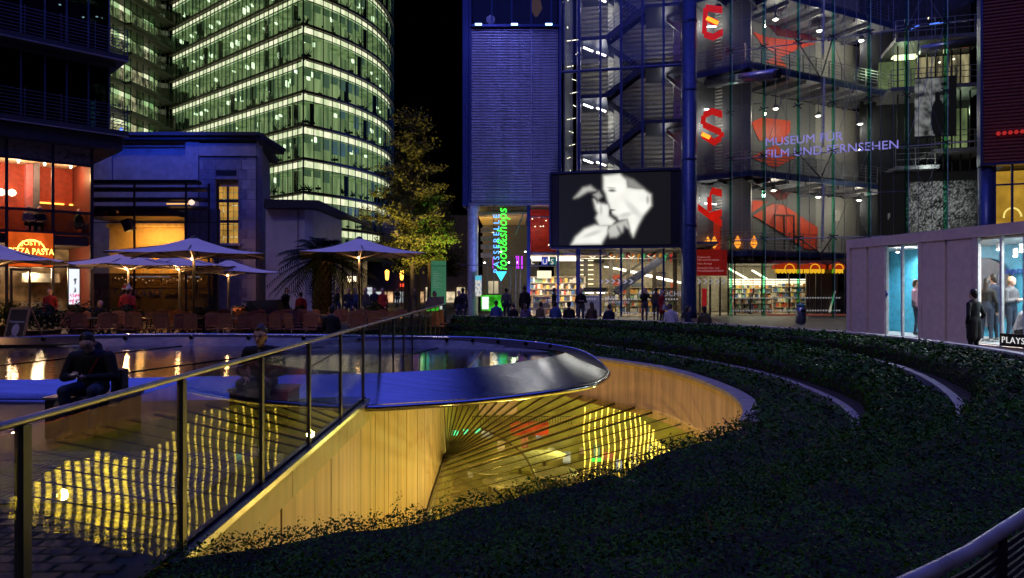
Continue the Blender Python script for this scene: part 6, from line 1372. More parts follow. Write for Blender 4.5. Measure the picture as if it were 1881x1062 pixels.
# ------------------------------------------------------------------ parasols
cloth_m = mat('parasol_cloth', (.93, .82, .78), .8, var=.06, scale=1.5); rib_dark = mat('parasol_rib', (.06, .05, .045), .5)
def parasol(label, px, py, width_px, edge_py, Y, rot, bulb=True):
    p = U(px, py, Y); ze = EYE-(edge_py-CY)/F*Y; half = width_px/F*Y/2; zt = p.z
    t = thing('parasol', label, 'parasol', (p.x, Y, GZ), 'big square parasols over the cafe terrace')
    c = V((p.x, Y, 0)); s = half/(abs(math.cos(rot))+abs(math.sin(rot))); s *= 1.0
    ring_ = []
    for k in range(8):
        a = rot+k*PI/4; rr = s*math.sqrt(2) if k % 2 else s
        ring_.append(V((c.x+rr*math.cos(a), c.y+rr*math.sin(a), ze+(0 if k % 2 else .05))))
    apex = V((c.x, c.y, zt))
    for k in range(8):
        a, b_ = ring_[k], ring_[(k+1) % 8]; mb = MB(); n_ = 6; rows = []
        for i in range(n_+1):
            f = i/n_; row = []
            for j in range(5):
                g = j/4; e = a.lerp(b_, g); q = apex.lerp(e, max(.03, f)); q.z -= .16*math.sin(PI*f)*.6+.05*f*math.sin(PI*g); row.append(q)
            rows.append(row)
        mb.v = [tuple(q) for r_ in rows for q in r_]
        for i in range(n_):
            for j in range(4): o = i*5+j; mb.f.append([o, o+1, o+6, o+5]); mb.m.append(0)
        mb.build('canopy_panel', cloth_m, t, True)
    for k in range(8): rb_ = part('rib', rib_dark, t, lambda b: b.bar(apex.lerp(ring_[k], .05)-V((0, 0, .14)), ring_[k]-V((0, 0, .05)), .035, .04)); part('strut', rib_dark, rb_, lambda b: b.bar(V((c.x, c.y, ze-.15)), apex.lerp(ring_[k], .55)-V((0, 0, .16)), .03, .03))
    part('pole', mat('parasol_pole', (.1, .09, .085), .4, metal=.4), t, lambda b: b.tube([(c.x, c.y, GZ), (c.x, c.y, zt-.02)], .045, 10)); part('cap', rib_dark, t, lambda b: b.lathe([(.14, zt-.04), (.1, zt+.03), (.02, zt+.06)], c, 10)); part('base', rib_dark, t, lambda b: b.box(c.x-.4, c.x+.4, c.y-.4, c.y+.4, GZ, GZ+.08))
    if bulb:
        q = V((c.x+.0, c.y-.12, ze-.12)); part('bulb', glow('parasol_bulb', (1, .6, .25), 9), t, lambda b: b.lathe([(.01, -.05), (.04, -.03), (.05, 0), (.02, .05)], q, 8)); lamp('parasol_lamp', 'POINT', q-V((0, .1, .08)), bulb, (1, .5, .18), .05)
parasol('large lavender parasol before the stone building, left of the palm', 356, 436, 312, 469, 22, .35, 14)
parasol('lone lavender parasol right of the palm, its pole over the chairs', 660, 437, 262, 468, 26, .3, 30)
parasol('low white parasol furthest right of the left cluster, half behind the large one', 420, 477, 215, 501, 30, .5, 20)
parasol('amber-lit parasol between the cafe sign and the large lavender one', 236, 462, 235, 489, 27, .2, 90)
parasol('parasol cut by the left edge of the picture below the orange sign', -10, 446, 285, 480, 22, .4, 60)
parasol('pale parasol tucked behind the large lavender one', 330, 468, 215, 490, 29, .1, 20)
# ------------------------------------------------------------------ chairs and tables
wood_c = mat('chair_wood', (.42, .17, .09), .5, var=.3, scale=12, stretch=(1, 1, 6)); iron = mat('chair_iron', (.03, .028, .03), .45, metal=.6)
def chair0():
    t = thing('bistro_chair', 'x', 'chair', (0, 0, 0), 'slatted bistro chairs on the cafe terrace')
    def seat(b):
        for i in range(6): b.box(-.2, .2, -.2+i*.067, -.145+i*.067, .44, .458)
        b.box(-.19, -.165, -.2, .2, .42, .439); b.box(.165, .19, -.2, .2, .42, .439)
    part('seat', wood_c, t, seat)
    def back(b):
        for i in range(7): z = .5+i*.052; b.box(-.18, .18, .205+i*.006, .222+i*.006, z, z+.04)
        pts = [(-.2, .25, .86), (-.19, .255, .9), (-.1, .26, .935), (0, .26, .945), (.1, .26, .935), (.19, .255, .9), (.2, .25, .86)]
        b.add([(x, y-.012, z) for x, y, z in pts]+[(x, y+.012, z) for x, y, z in pts], [tuple(range(7))[::-1], tuple(range(7, 14))]+[(i, i+1, i+8, i+7) for i in range(6)]+[(6, 0, 7, 13)])
        for s in (-1, 1): b.bar((s*.2, .2, .46), (s*.2, .25, .9), .03, .03)
    part('backrest', wood_c, t, back)
    for s in (-1, 1):
        part('leg', iron, t, lambda b: b.bar((s*.185, -.2, .43), (s*.185, .22, 0), .02, .03)); part('leg', iron, t, lambda b: b.bar((s*.205, .2, .46), (s*.205, -.2, 0), .02, .03))
    part('stretcher', iron, t, lambda b: (b.bar((-.185, .15, .07), (.185, .15, .07), .02, .02), b.bar((-.2, -.14, .07), (.2, -.14, .07), .02, .02)))
    return t
def table0():
    t = thing('bistro_table', 'x', 'table', (0, 0, 0), 'small terrace tables')
    part('table_top', mat('table_metal', (.35, .3, .28), .25, metal=.6), t, lambda b: b.box(-.35, .35, -.35, .35, .72, .745))
    for sx in (-1, 1):
        for sy in (-1, 1): part('leg', iron, t, lambda b: b.bar((sx*.3, sy*.3, .72), (sx*.22, sy*.22, 0), .025, .025))
    return t
ch = chair0(); first = True; rr = random.Random(12)
for row, (Y, n_, p0, p1) in enumerate(((20.6, 20, 118, 690), (22.4, 19, 135, 800), (24.4, 15, 300, 815))):
    for i in range(n_):
        px = p0+(p1-p0)*i/(n_-1)+rr.uniform(-5, 5)
        if row == 0 and 575 < px < 640: continue
        p = U(px, 531, Y+rr.uniform(-.2, .2)); a = rr.choice([PI, PI, PI-.5, PI+.5, 0, .4])+rr.uniform(-.2, .2)
        lb = 'slatted brown bistro chair, %s from left in the %s row' % (ORD[i], ('front', 'middle', 'back')[row])
        if first: ch.location = (p.x, p.y, GZ); ch.rotation_euler = (0, 0, a); ch['label'] = lb; first = False
        else: copy_tree(ch, None, (p.x, p.y, GZ), a, lb)
tb = table0(); 
for i, (px, Y) in enumerate(((160, 21.6), (255, 21.5), (350, 21.5), (445, 21.5), (520, 21.6), (700, 21.6), (590, 23.4), (380, 23.4), (745, 23.3))):
    p = U(px, 531, Y); lb = 'small square terrace table, %s from left among the chairs' % ORD[sorted((160, 255, 350, 445, 520, 700, 590, 380, 745)).index(px)]
    if i == 0: tb.location = (p.x, p.y, GZ); tb['label'] = lb
    else: copy_tree(tb, None, (p.x, p.y, GZ), rr.uniform(0, 1), lb)
# ------------------------------------------------------------------ planters, boards, boxes
sh_leaf = leaf_mat('shrub_leaf', [(.012, .025, .012), (.035, .06, .02)], .5)
def shrub(label, px, Y, w, h, k=900):
    p = U(px, 531, Y); t = thing('potted_shrub', label, 'shrub', (p.x, Y, GZ))
    part('pot', mat('dark_pot', (.06, .04, .035), .6), t, lambda b: b.lathe([(w*.3, GZ), (w*.42, .35), (w*.44, .38), (w*.36, .38)], (p.x, Y, 0), 14))
    d = rng.normal(0, 1, (k, 3)); d /= np.linalg.norm(d, axis=1)[:, None]; r_ = rng.random(k)**.4
    P = np.array([p.x, Y, .35+h*.45])+d*r_[:, None]*np.array([w*.62, w*.5, h*.55])*(1+.25*np.sin(d[:, :1]*7+d[:, 2:]*9)); Nn = d+rng.normal(0, .5, (k, 3)); Nn /= np.linalg.norm(Nn, axis=1)[:, None]
    leaves_mesh('foliage', P, Nn, rng.uniform(.06, .15, k), sh_leaf, t, .45)
for a in (('wide dark shrub beside the wooden board at the left', 80, 20.3, 1.1, .9), ('dark potted shrub third from the left edge, behind the front chairs', 150, 23.5, 1.0, .8), ('potted shrub before the two people in red with white hats', 232, 23.8, .9, .7), ('potted shrub left of the standing menu board', 375, 24, .8, .7), ('potted shrub right of the standing menu board', 455, 24, .9, .75), ('potted shrub left of the palm planter', 548, 25.2, .6, .6), ('potted shrub right of the lone parasol pole', 690, 25.5, .9, .8), ('small shrub at the left edge behind the wooden board', 20, 23, .9, .9)): shrub(*a)
part_box = thing('wooden_trough', 'low red-brown wooden planter trough beneath the left shrub', 'planter', U(85, 531, 19.9)); part_box.location.z = GZ; ORG[part_box.name].z = GZ
q = U(85, 531, 19.9)
for i in range(3): part('board', wood_c, part_box, lambda b: b.box(q.x-.7, q.x+.7, 19.8, 19.84, GZ+.12*i, GZ+.12*i+.11))
part('box', iron, part_box, lambda b: b.box(q.x-.69, q.x+.69, 19.845, 20.3, GZ, GZ+.34))
def aboard(label, px, Y, w, h, m, lean, txt, rot=.0, head=None):
    p = U(px, 531, Y); t = thing('menu_board', label, 'board', (p.x, Y, GZ)); c, s = math.cos(rot), math.sin(rot)
    R3 = V((c, s, 0)); N3 = V((s, -c, 0)); o = V((p.x, Y, GZ)); up = (V((0, 0, 1))*h-N3*lean).normalized(); L = math.hypot(h, lean)
    def sheet(b, a0, a1, z0, z1, d0, d1): n3 = R3.cross(up); b.hexa([o+R3*x+up*z+n3*d for z in (z0, z1) for x, d in ((a0, d0), (a1, d0), (a1, d1), (a0, d1))])
    part('panel', m, t, lambda b: sheet(b, -w/2+.06, w/2-.06, .12, L-.06, 0, .02)); fm = mat('board_frame', (.42, .26, .12), .5)
    part('frame', fm, t, lambda b: (sheet(b, -w/2, -w/2+.06, 0, L, -.01, .03), sheet(b, w/2-.06, w/2, 0, L, -.01, .03), sheet(b, -w/2+.06, w/2-.06, L-.06, L, -.01, .03), sheet(b, -w/2+.06, w/2-.06, .06, .12, -.01, .03)))
    part('back_leg', fm, t, lambda b: (b.bar(o-R3*w*.45+up*L, o-R3*w*.45-N3*(lean+.55), .05, .04), b.bar(o+R3*w*.45+up*L, o+R3*w*.45-N3*(lean+.55), .05, .04)))
    n3 = R3.cross(up)
    if head: part('header', head, t, lambda b: sheet(b, -w/2+.08, w/2-.08, L*.7, L-.08, .021, .026))
    lm = mat('chalk', (.75, .7, .62), .6)
    for i, ln in enumerate(txt): text('lettering', ln, .11, lm, t, o+up*(L*(.62-.09*i))+n3*.03, R3, up, .002, align='CENTER')
    return t, o, up, n3, R3, L
_, o, up, n3, R3, L = aboard('wooden framed chalk board with a pale emblem standing at the left edge', 22, 19.2, .66, 1.12, mat('chalkboard', (.07, .045, .03), .6), .3, ('Restaurant', '', '', '', 'Cafe'), -.15)
cb = bpy.data.objects['menu_board']; b = MB(); b.add([o+up*(L*.45)+n3*.026+R3*(.12*math.cos(a))+up*(.17*math.sin(a)) for a in np.linspace(0, 2*PI, 18, endpoint=False)], [tuple(range(18))]); b.build('emblem', mat('emblem_pale', (.6, .5, .5), .6), cb)
aboard('dark menu board with orange header on the terrace right of the low parasol', 434, 26.5, .72, 1.0, mat('menu_dark', (.04, .03, .03), .5), .28, ('Steaks & Burger', 'Salat', 'Pasta'), -.2, mat('menu_orange', (.6, .12, .03), .5, emit=(1, .2, .04), es=.35))
aboard('small wooden menu board standing left of the orange-headed board', 392, 27, .42, .65, mat('chalkboard'), .2, ('Menu',), .1)
b = MB(); p = U(488, 531, 26)
cv = thing('covered_trolley', 'dark cloth covered trolley left of the lavender wall', 'cover', (p.x, 26, GZ)); part('cover', mat('dark_cover', (.03, .03, .035), .8, bump=.5, bscale=6), cv, lambda b: b.hexa([(p.x-.75, 25.6, GZ), (p.x+.75, 25.6, GZ), (p.x+.75, 26.4, GZ), (p.x-.75, 26.4, GZ), (p.x-.62, 25.75, 1.15), (p.x+.5, 25.75, 1.2), (p.x+.5, 26.3, 1.2), (p.x-.62, 26.3, 1.15)])); part('foot', iron, cv, lambda b: b.box(p.x-.6, p.x+.6, 25.55, 25.59, GZ, .05))
p = U(792, 531, 25.5); cv = thing('covered_lectern', 'grey cloth covered slanted stand at the far end of the balustrade', 'cover', (p.x, 25.5, GZ)); part('cover', mat('grey_cover', (.16, .13, .14), .8, bump=.4, bscale=5), cv, lambda b: b.hexa([(p.x-.55, 25.1, GZ), (p.x+.45, 25.1, GZ), (p.x+.45, 25.9, GZ), (p.x-.55, 25.9, GZ), (p.x-.1, 25.2, 1.3), (p.x+.45, 25.2, 1.32), (p.x+.45, 25.8, 1.32), (p.x-.1, 25.8, 1.3)])); part('foot', iron, cv, lambda b: b.box(p.x-.5, p.x+.4, 25.05, 25.09, GZ, .03))
Pg = Plane((-6, 34), (0, 34)); s = thing('green_info_sign', 'tall green-lit information sign between the trees and the pale column', 'sign', Pg.at(806, 545)); s.location.z = GZ; ORG[s.name].z = GZ
part('panel', glow('info_green', (.1, .38, .2), .42, .2, .6), s, lambda b: b.wbox(Pg, Pg.u(792), Pg.u(819), .3, Pg.z(800, 479), 0, .12)); part('plinth', iron, s, lambda b: b.wbox(Pg, Pg.u(793), Pg.u(818), GZ, .3, .01, .11)); text('lettering', 'SonyCenter', .15, mat('dark_green_letters', (.01, .05, .03), .5), s, Pg.at(794, 490, -.01), (1, 0, 0), (0, 0, 1), .003)
part('small_print', mat('pale_green_letters', (.3, .5, .35), .5, emit=(.3, .6, .4), es=.25), s, lambda b: [b.wbox(Pg, Pg.u(795), Pg.u(795)+.2+.3*((i*7) % 5)/5, Pg.z(800, 500+i*3.2), Pg.z(800, 499+i*3.2), -.01, .0) for i in range(10)])
# stone seat blocks
def block(label, x, y, w, d, h, tape):
    t = thing('seat_block', label, 'block', (x, y, GZ)); part('block', mat('dark_block', (.03, .026, .026), .6, bump=.3), t, lambda b: b.box(x-w/2, x+w/2, y-d/2, y+d/2, GZ, h))
    part('top_slab', mat('block_top', (.2, .18, .2), .35), t, lambda b: b.box(x-w/2-.02, x+w/2+.02, y-d/2-.02, y+d/2+.02, h+.001, h+.03))
    if tape:
        for i in range(8):
            a, c = x-w/2+i*w/8, x-w/2+(i+.95)*w/8; y0, y1 = y-d/2-.008, y-d/2-.001
            part('warning_stripe', mat('stripe_%d' % (i % 2), ((.02, .02, .02), (.35, .3, .25))[i % 2], .5), t, lambda b: b.hexa([(a, y0, h-.07), (c, y0, h-.07), (c, y1, h-.07), (a, y1, h-.07), (a+.03, y0, h-.004), (c+.03, y0, h-.004), (c+.03, y1, h-.004), (a+.03, y1, h-.004)]))
strip_stones(C_d[:46], .15, .62, GZ, .27, lw, 'seat_step', conc_m, 20)
# ------------------------------------------------------------------ people
skin = mat('skin', (.68, .42, .32), .5, var=.08); hair_d = mat('hair_dark', (.02, .014, .01), .5); hair_b = mat('hair_brown', (.09, .05, .025), .5); hair_l = mat('hair_blond', (.4, .27, .12), .5); hair_g = mat('hair_grey', (.4, .38, .36), .6)
CL = {k: mat('cloth_'+k, c, .8, var=.2, scale=20, bump=.3, bscale=18) for k, c in dict(black=(.009, .009, .009), navy=(.015, .022, .05), blue=(.04, .09, .3), red=(.4, .02, .02), grey=(.1, .1, .11), white=(.6, .58, .58), jeans=(.03, .045, .08), brown=(.1, .06, .035), purple=(.12, .08, .2), olive=(.09, .08, .04), pink=(.45, .25, .32), green=(.03, .12, .06)).items()}
shoe = mat('shoe', (.02, .018, .016), .5); wshoe = mat('white_shoe', (.6, .6, .6), .5)
def capsule(b, p0, p1, r0, r1, ax=None, rat=1., n=10):
    p0 = V(p0); p1 = V(p1); d = p1-p0; L = d.length
    d = d.normalized() if L > 1e-5 else V((0, 0, 1)); up = V((0, 0, 1)) if abs(d.z) < .9 else V((0, 1, 0)); x = d.cross(up).normalized(); y = d.cross(x)
    rings = []
    for a in (-1.5, -1.0, -.5, 0): rings.append((p0+d*(r0*math.sin(a)), r0*math.cos(a)))
    for a in (0, .5, 1.0, 1.5): rings.append((p1+d*(r1*math.sin(a)), r1*math.cos(a)))
    base = len(b.v)
    for c, r in rings:
        for j in range(n):
            a = 2*PI*j/n; o = x*(r*math.cos(a))+y*(r*math.sin(a))
            if ax: A = V(ax); o = o+A*(o.dot(A)*(rat-1))
            b.v.append(tuple(c+o))
    for i in range(len(rings)-1):
        for j in range(n): j2 = (j+1) % n; b.f.append([base+i*n+j, base+i*n+j2, base+(i+1)*n+j2, base+(i+1)*n+j]); b.m.append(0)
    b.f.append([base+j for j in range(n)][::-1]); b.f.append([base+(len(rings)-1)*n+j for j in range(n)]); b.m += [0, 0]
def skinned(name, segs, mats, voxel, parent, smooth_it=2):
    """one continuous figure: overlapping tapered limbs fused into a single skin"""
    b = MB()
    for s in segs: capsule(b, *s[:4], *(s[5:7] if len(s) > 5 else (None, 1.)))
    o = b.build('tmp', mats[0]); m = o.modifiers.new('r', 'REMESH'); m.mode = 'VOXEL'; m.voxel_size = voxel
    s_ = o.modifiers.new('s', 'SMOOTH'); s_.iterations = smooth_it; s_.factor = .5
    me = baked(o); bpy.data.objects.remove(o)
    me.materials.clear(); [me.materials.append(q) for q in mats]
    n = len(me.polygons); C = np.empty(n*3); me.polygons.foreach_get('center', C); C = C.reshape(-1, 3); best = np.full(n, 1e9); idx = np.zeros(n, int)
    for s in segs:
        a = np.array(s[0]); d = np.array(s[1])-a; L2 = max(1e-9, d@d); t = np.clip(((C-a)@d)/L2, 0, 1); D = C-(a+t[:, None]*d); 
        if len(s) > 5 and s[5]: A = np.array(s[5]); D = D-np.outer(D@A, A)*(1-1/s[6])
        dist = np.linalg.norm(D, axis=1)-(s[2]+(s[3]-s[2])*t); k = dist < best; best[k] = dist[k]; idx[k] = s[4]
    me.polygons.foreach_set('material_index', idx); me.polygons.foreach_set('use_smooth', np.ones(n, bool)); me.name = name
    ob = bpy.data.objects.new(name, me); COL.objects.link(ob); ob.parent = parent; ORG[ob.name] = ORG[parent.name]; return ob
def person(label, loc, face=0., pose='stand', h=1.74, top='black', legs='jeans', hair=hair_d, shoes=shoe, voxel=.024, coat=0., hat=None, arms='down', lean=0., tilt=0., female=False, group=None, bag=None):
    t = thing('person', label, 'person', loc, group); k = h/1.74; T, LG, SK, HR, SH = 0, 1, 2, 3, 4
    mats = [CL[top], CL[legs], skin, hair, shoes]; sit = pose == 'sit'; S = []; X = (1, 0, 0)
    hz = .52 if sit else .93
    def up(v, y=0., x=0.): return V((x, y-lean*v, hz+v))       # trunk point v metres above the hips
    sw_ = .175 if not female else .155
    S.append((up(0), up(.2), .125, .115, T if coat or sit else LG, X, 1.25)); S.append((up(.12), up(.42), .115, .12, T, X, 1.32)); S.append((up(.4, x=-.1), up(.4, x=.1), .085, .085, T))
    S.append((up(.44), up(.56), .062, .052, SK)); hc = up(.66, -.02-tilt*.08); hc.z -= abs(tilt)*.03
    fd = V((0, -math.cos(tilt), -math.sin(tilt))); fu = V((0, -math.sin(tilt), math.cos(tilt)))
    S.append((hc-fu*.045+fd*.025, hc+fu*.03+fd*.01, .07, .088, SK)); S.append((hc+fu*.03-fd*.018, hc+fu*.055-fd*.02, .093, .09, HR)); S.append((hc-fd*.05, hc-fd*.06-fu*.05, .07, .06, HR)); S.append((hc+fd*.1-fu*.015, hc+fd*.085+fu*.02, .014, .01, SK))
    for s in (-1, 1): S.append((hc+V((s*.088, 0, -.005)), hc+V((s*.09, 0, .02)), .015, .016, SK))
    if female: S.append((hc-fd*.06, up(.42, .07), .075, .07, HR))
    st = .13 if pose == 'walk' else 0
    for s in (-1, 1):
        if sit:
            hip = V((s*.09, 0, hz-.02)); kn = V((s*.13, -.42, .5)); an = V((s*.12, -.38, .09))
        else:
            hip = V((s*.09, 0, .9)); kn = V((s*.1, -.03-st*s*.7, .5)); an = V((s*.1, .02-st*s*1.6, .09))
        S += [(hip, kn, .092, .062, LG), (kn, an, .06, .042, LG), (an+V((0, .02, -.03)), an+V((s*.015, -.15, -.045)), .042, .035, SH)]
        if coat and not sit: S.append((V((s*.06, 0, .95)), V((s*.075, 0, .95-coat)), .125, .12, T))
        sh = up(.42, x=s*sw_); 
        if arms == 'down': el, wr = V((s*.235, .03, sh.z-.29)), V((s*.22, -.08, sh.z-.53))
        elif arms == 'fold': el, wr = V((s*.24, -.03, sh.z-.28)), V((-s*.02, -.2, sh.z-.24))
        elif arms == 'photo': el, wr = V((s*.24, -.2, sh.z-.14)), V((s*.07, -.3, sh.z+.1))
        elif arms == 'lap': el, wr = V((s*.24, -.04-lean*.2, sh.z-.27)), V((s*.07, -.28, hz+.1))
        elif arms == 'pocket': el, wr = V((s*.27, .06, sh.z-.28)), V((s*.17, -.06, sh.z-.48))
        S += [(sh, el, .062, .05, T), (el, wr, .05, .036, T)]; d = (wr-el).normalized(); S += [(wr, wr+d*.07, .032, .036, SK), (wr+d*.07, wr+d*.14, .03, .018, SK), (wr+d*.03+V((-s*.03, -.01, 0)), wr+d*.08+V((-s*.045, -.02, 0)), .014, .011, SK)]
    S = [tuple([V(s_[0])*k, V(s_[1])*k, s_[2]*k, s_[3]*k]+list(s_[4:])) for s_ in S]; sink = ORG[t.name]; ORG[t.name] = V((0, 0, 0))
    skinned('body', S, mats, voxel, t); head = hc*k
    if hat:
        b = MB(); b.lathe([(.1, 0), (.108, .03), (.1, .08), (.03, .16)], (0, 0, 0), 12); R = Matrix.Rotation(tilt, 3, 'X'); b.v = [tuple(head+R@V(v)+fu*.05*k) for v in b.v]; ht_ = b.build('hat', hat, t, True); b = MB(); b.lathe([(.02, 0), (.05, .03), (.05, .06), (.01, .09)], head+fu*.19, 8); b.build('pompom', CL['white'], ht_, True); b = MB(); b.lathe([(.11, 0), (.12, .03), (.11, .06)], head+fu*.045, 12); b.build('hat_brim', CL['white'], ht_, True)
    if bag: b = MB(); c = V((bag[0], bag[1], bag[2])); b.hexa([c+V((x, y, z)) for z in (-.13, .13) for x, y in ((-.15, -.05), (.15, -.05), (.15, .05), (-.15, .05))]); b.tube([c+V((-.1, 0, .13)), c+V((-.08, 0, .35)), c+V((.08, 0, .35)), c+V((.1, 0, .13))], .012, 5); b.build('handbag', bag[3], t)
    ORG[t.name] = V(loc); t.rotation_euler = (0, 0, math.radians(face)); return t
def on_wall(px, extra=.4):
    best = min(range(60), key=lambda i: abs(CX+F*C_d[i].x/C_d[i].y-px) if C_d[i].y > 14 else 1e9); p = off(C_d, extra)[best]; Y = p.y; return V(((px-CX)/F*Y, Y, GZ-.16))
wl_ = 'sitting on the low wall with back turned'
for px, f, top, hr, lb, kw in ((912, 175, 'blue', hair_d, 'person in bright blue jacket ' + wl_ + ', leftmost', {}), (942, 185, 'black', hair_d, 'dark-clad person ' + wl_ + ' by blue jacket', {}), (968, 170, 'purple', hair_b, 'person in purple coat ' + wl_, dict(female=True)), (991, 150, 'olive', hair_d, 'person in olive jacket leaning right ' + wl_, dict(lean=.2)), (1022, 180, 'blue', hair_d, 'person in blue hooded jacket ' + wl_, {}), (1046, 200, 'black', hair_d, 'black-clad person leaning left ' + wl_, dict(lean=.2)), (1086, 180, 'brown', hair_b, 'person with brown hair and rust coat ' + wl_, dict(female=True)), (1116, 180, 'navy', hair_d, 'person in padded blue-grey coat ' + wl_ + ' alone', {}), (1236, 165, 'white', hair_b, 'person in pale jacket ' + wl_ + ' right of red coat', dict(lean=.25)), (1264, 110, 'navy', hair_d, 'dark-haired person seen in profile sitting on the low wall', dict(female=True)), (1296, 180, 'olive', hair_d, 'person in khaki hooded coat sitting rightmost on the low wall', {})):
    rw_ = random.Random(px); pp_ = person(lb, on_wall(px), f+rw_.uniform(-28, 28), 'sit', rw_.uniform(1.55, 1.78), top, 'jeans', hr, arms='lap', voxel=.024, tilt=rw_.uniform(-.1, .5), group='people sitting on the low wall', **kw); pp_.rotation_euler[1] = rw_.uniform(-.1, .1)
def stand(px, Y, *a, **k): p = U(px, 531, Y); return (p.x, Y, GZ)
for px, Y, f, lb, kw in (
    (930, 34, 170, 'person in dark grey standing before the passage, back turned', dict(top='grey')), (964, 32, 190, 'tall person in black jacket standing behind the wall, back turned', dict(top='black', legs='black', h=1.84)), (1018, 34, 100, 'slim person in black standing sideways before the corner shop', dict(top='black', legs='black')), (1067, 31, 0, 'man in black facing the camera with folded arms before the foyer', dict(top='black', legs='grey', arms='fold')), (1184, 33, 5, 'person in black taking a photograph before the foyer doors', dict(top='black', legs='grey', arms='photo')), (1216, 33, 40, 'woman in red coat with white handbag', dict(top='red', legs='black', coat=.35, female=True, hair=hair_g, h=1.62, bag=(-.1, -.28, .78, CL['white']))), (1205, 36, 150, 'dim person in brown behind the woman in red', dict(top='brown')), (850, 33, 160, 'dark-clad person standing left of the pale column', dict(top='navy')), (843, 31, 30, 'person in black leaning at the far end of the hedge', dict(top='black', h=1.6)), (1377, 44.6, 90, 'shopper in brown bending inside the bookshop', dict(top='brown', lean=.4)),
    (523, 28, 70, 'dark figure standing before the lavender wall', dict(top='black', legs='black', lean=.15)), (553, 28, 200, 'person in red jacket crouching toward a light by the lavender wall', dict(top='red', legs='black', h=1.55, lean=.3)), (92, 26, 10, 'waiter in red shirt at the cafe entrance', dict(top='red', legs='black', h=1.7)), (229, 25.5, 160, 'person in red coat and white pompom hat, left of the pair', dict(top='red', legs='black', hat=CL['red'])), (236, 25, 190, 'person in dark red coat and white pompom hat, right of the pair', dict(top='red', legs='black', hat=CL['white'])), (640, 33, 30, 'passer-by in navy coat left of the lone parasol pole', dict(top='navy', pose='walk')), (652, 34, 60, 'passer-by in blue jacket close to the lone parasol pole', dict(top='blue', pose='walk')), (672, 33, -40, 'passer-by in grey just right of the lone parasol pole', dict(top='grey', pose='walk')), (688, 34, 20, 'passer-by in blue-grey coat second right of the parasol pole', dict(top='navy', coat=.3)), (703, 32, -20, 'passer-by in dark red coat third right of the parasol pole', dict(top='red', coat=.35, legs='black')), (620, 34, 80, 'passer-by in black beside the palm trunk', dict(top='black', pose='walk')), (798, 27, 60, 'person with blue collar behind the covered slanted stand', dict(top='navy', h=1.6)), (730, 60, 0, 'small far walker between the tree trunks and the shops', dict(top='black', pose='walk')), (762, 62, 0, 'small far walker under the amber street tree', dict(top='grey', pose='walk'))):
    person(lb, stand(px, Y), f, kw.pop('pose', 'stand'), kw.pop('h', 1.74), voxel=.028, **kw)
p = U(606, 531, 19.5); person('dark-clad person sitting on the far fountain rim with back turned', (p.x, 19.6, GZ-.12), 180, 'sit', 1.72, 'black', 'black', hair_d, arms='lap', lean=.15)
p = U(184, 531, 24.5); person('guest with blond hair sitting at a terrace table', (p.x, 24.5, GZ), 60, 'sit', 1.66, 'black', 'black', hair_l, arms='lap', female=True)
for px, f, top, hr, lb in ((52, 60, 'white', hair_d, 'upstairs guest in white shirt with dark hair at the cafe window'), (73, 30, 'grey', hair_g, 'upstairs guest in grey with fair hair at the cafe window'), (143, 80, 'green', hair_g, 'upstairs guest in dark green alone in the right cafe window')):
    q = PD.at(px, 400, 1.1); person(lb, (q.x, q.y, PD.z(97, 428)-.08), f, 'sit', 1.7, top, 'black', hr, arms='lap', lean=.1, voxel=.03)
C = PC
q = C.at(1789, 531, -.75); person('person in long black coat standing outside the pavilion window', (q.x, q.y, GZ), 200, 'stand', 1.68, 'black', 'black', hair_d, coat=.42, voxel=.02, arms='pocket')
for px, o, f, lb, kw in ((1812, .55, 130, 'person with dark hair in black jacket and jeans inside the pavilion window', dict(top='black', female=True, h=1.66, shoes=wshoe)), (1825, 1.0, 200, 'taller person in blue top behind the dark-haired one in the pavilion', dict(top='navy', h=1.78, shoes=wshoe)), (1857, 1.0, 20, 'person with fair tousled hair in grey hoodie at the pavilion edge', dict(top='grey', hair=hair_l, arms='fold', h=1.7)), (1682, .75, 60, 'person at the pavilion cyan window, partly behind the frame', dict(top='pink', hair=hair_b, h=1.66))):
    q = C.at(px, 531, o); person(lb, (q.x, q.y, .24), f, 'stand', kw.pop('h'), voxel=.02, **kw)
q = C.at(1869, 531, .5); person('crouching person in light grey jacket at the pavilion edge', (q.x, q.y, .1), 60, 'sit', 1.6, 'white', 'black', hair_b, arms='lap', lean=.3, voxel=.02)
# ---- the two men by the fountain, close to the camera
def hand(S, wr, d, n, s, mi, curl):
    """palm and five bent fingers; d along the hand, n out of the palm, s = thumb side"""
    d = V(d).normalized(); n = V(n).normalized(); x = d.cross(n).normalized()*s
    S.append((wr, wr+d*.05, .026, .03, mi)); S.append((wr+d*.05-x*.022, wr+d*.08-x*.022, .016, .014, mi)); S.append((wr+d*.05+x*.022, wr+d*.08+x*.022, .016, .014, mi))
    for i, L in enumerate((.062, .075, .07, .052)):
        b0 = wr+d*.088+x*(.03-.02*i); c1 = (d*math.cos(curl*.6)+n*math.sin(curl*.6)); c2 = (d*math.cos(curl*1.6)+n*math.sin(curl*1.6)); m1 = b0+c1*L*.55
        S += [(b0, m1, .0088, .0082, mi), (m1, m1+c2*L*.5, .0082, .0068, mi)]
    t0 = wr+d*.03+x*.032; t1 = t0+(x*.7+d*.6+n*.3).normalized()*.04; S += [(t0, t1, .012, .0105, mi), (t1, t1+(d*.8+n*.6).normalized()*.035, .0102, .0082, mi)]
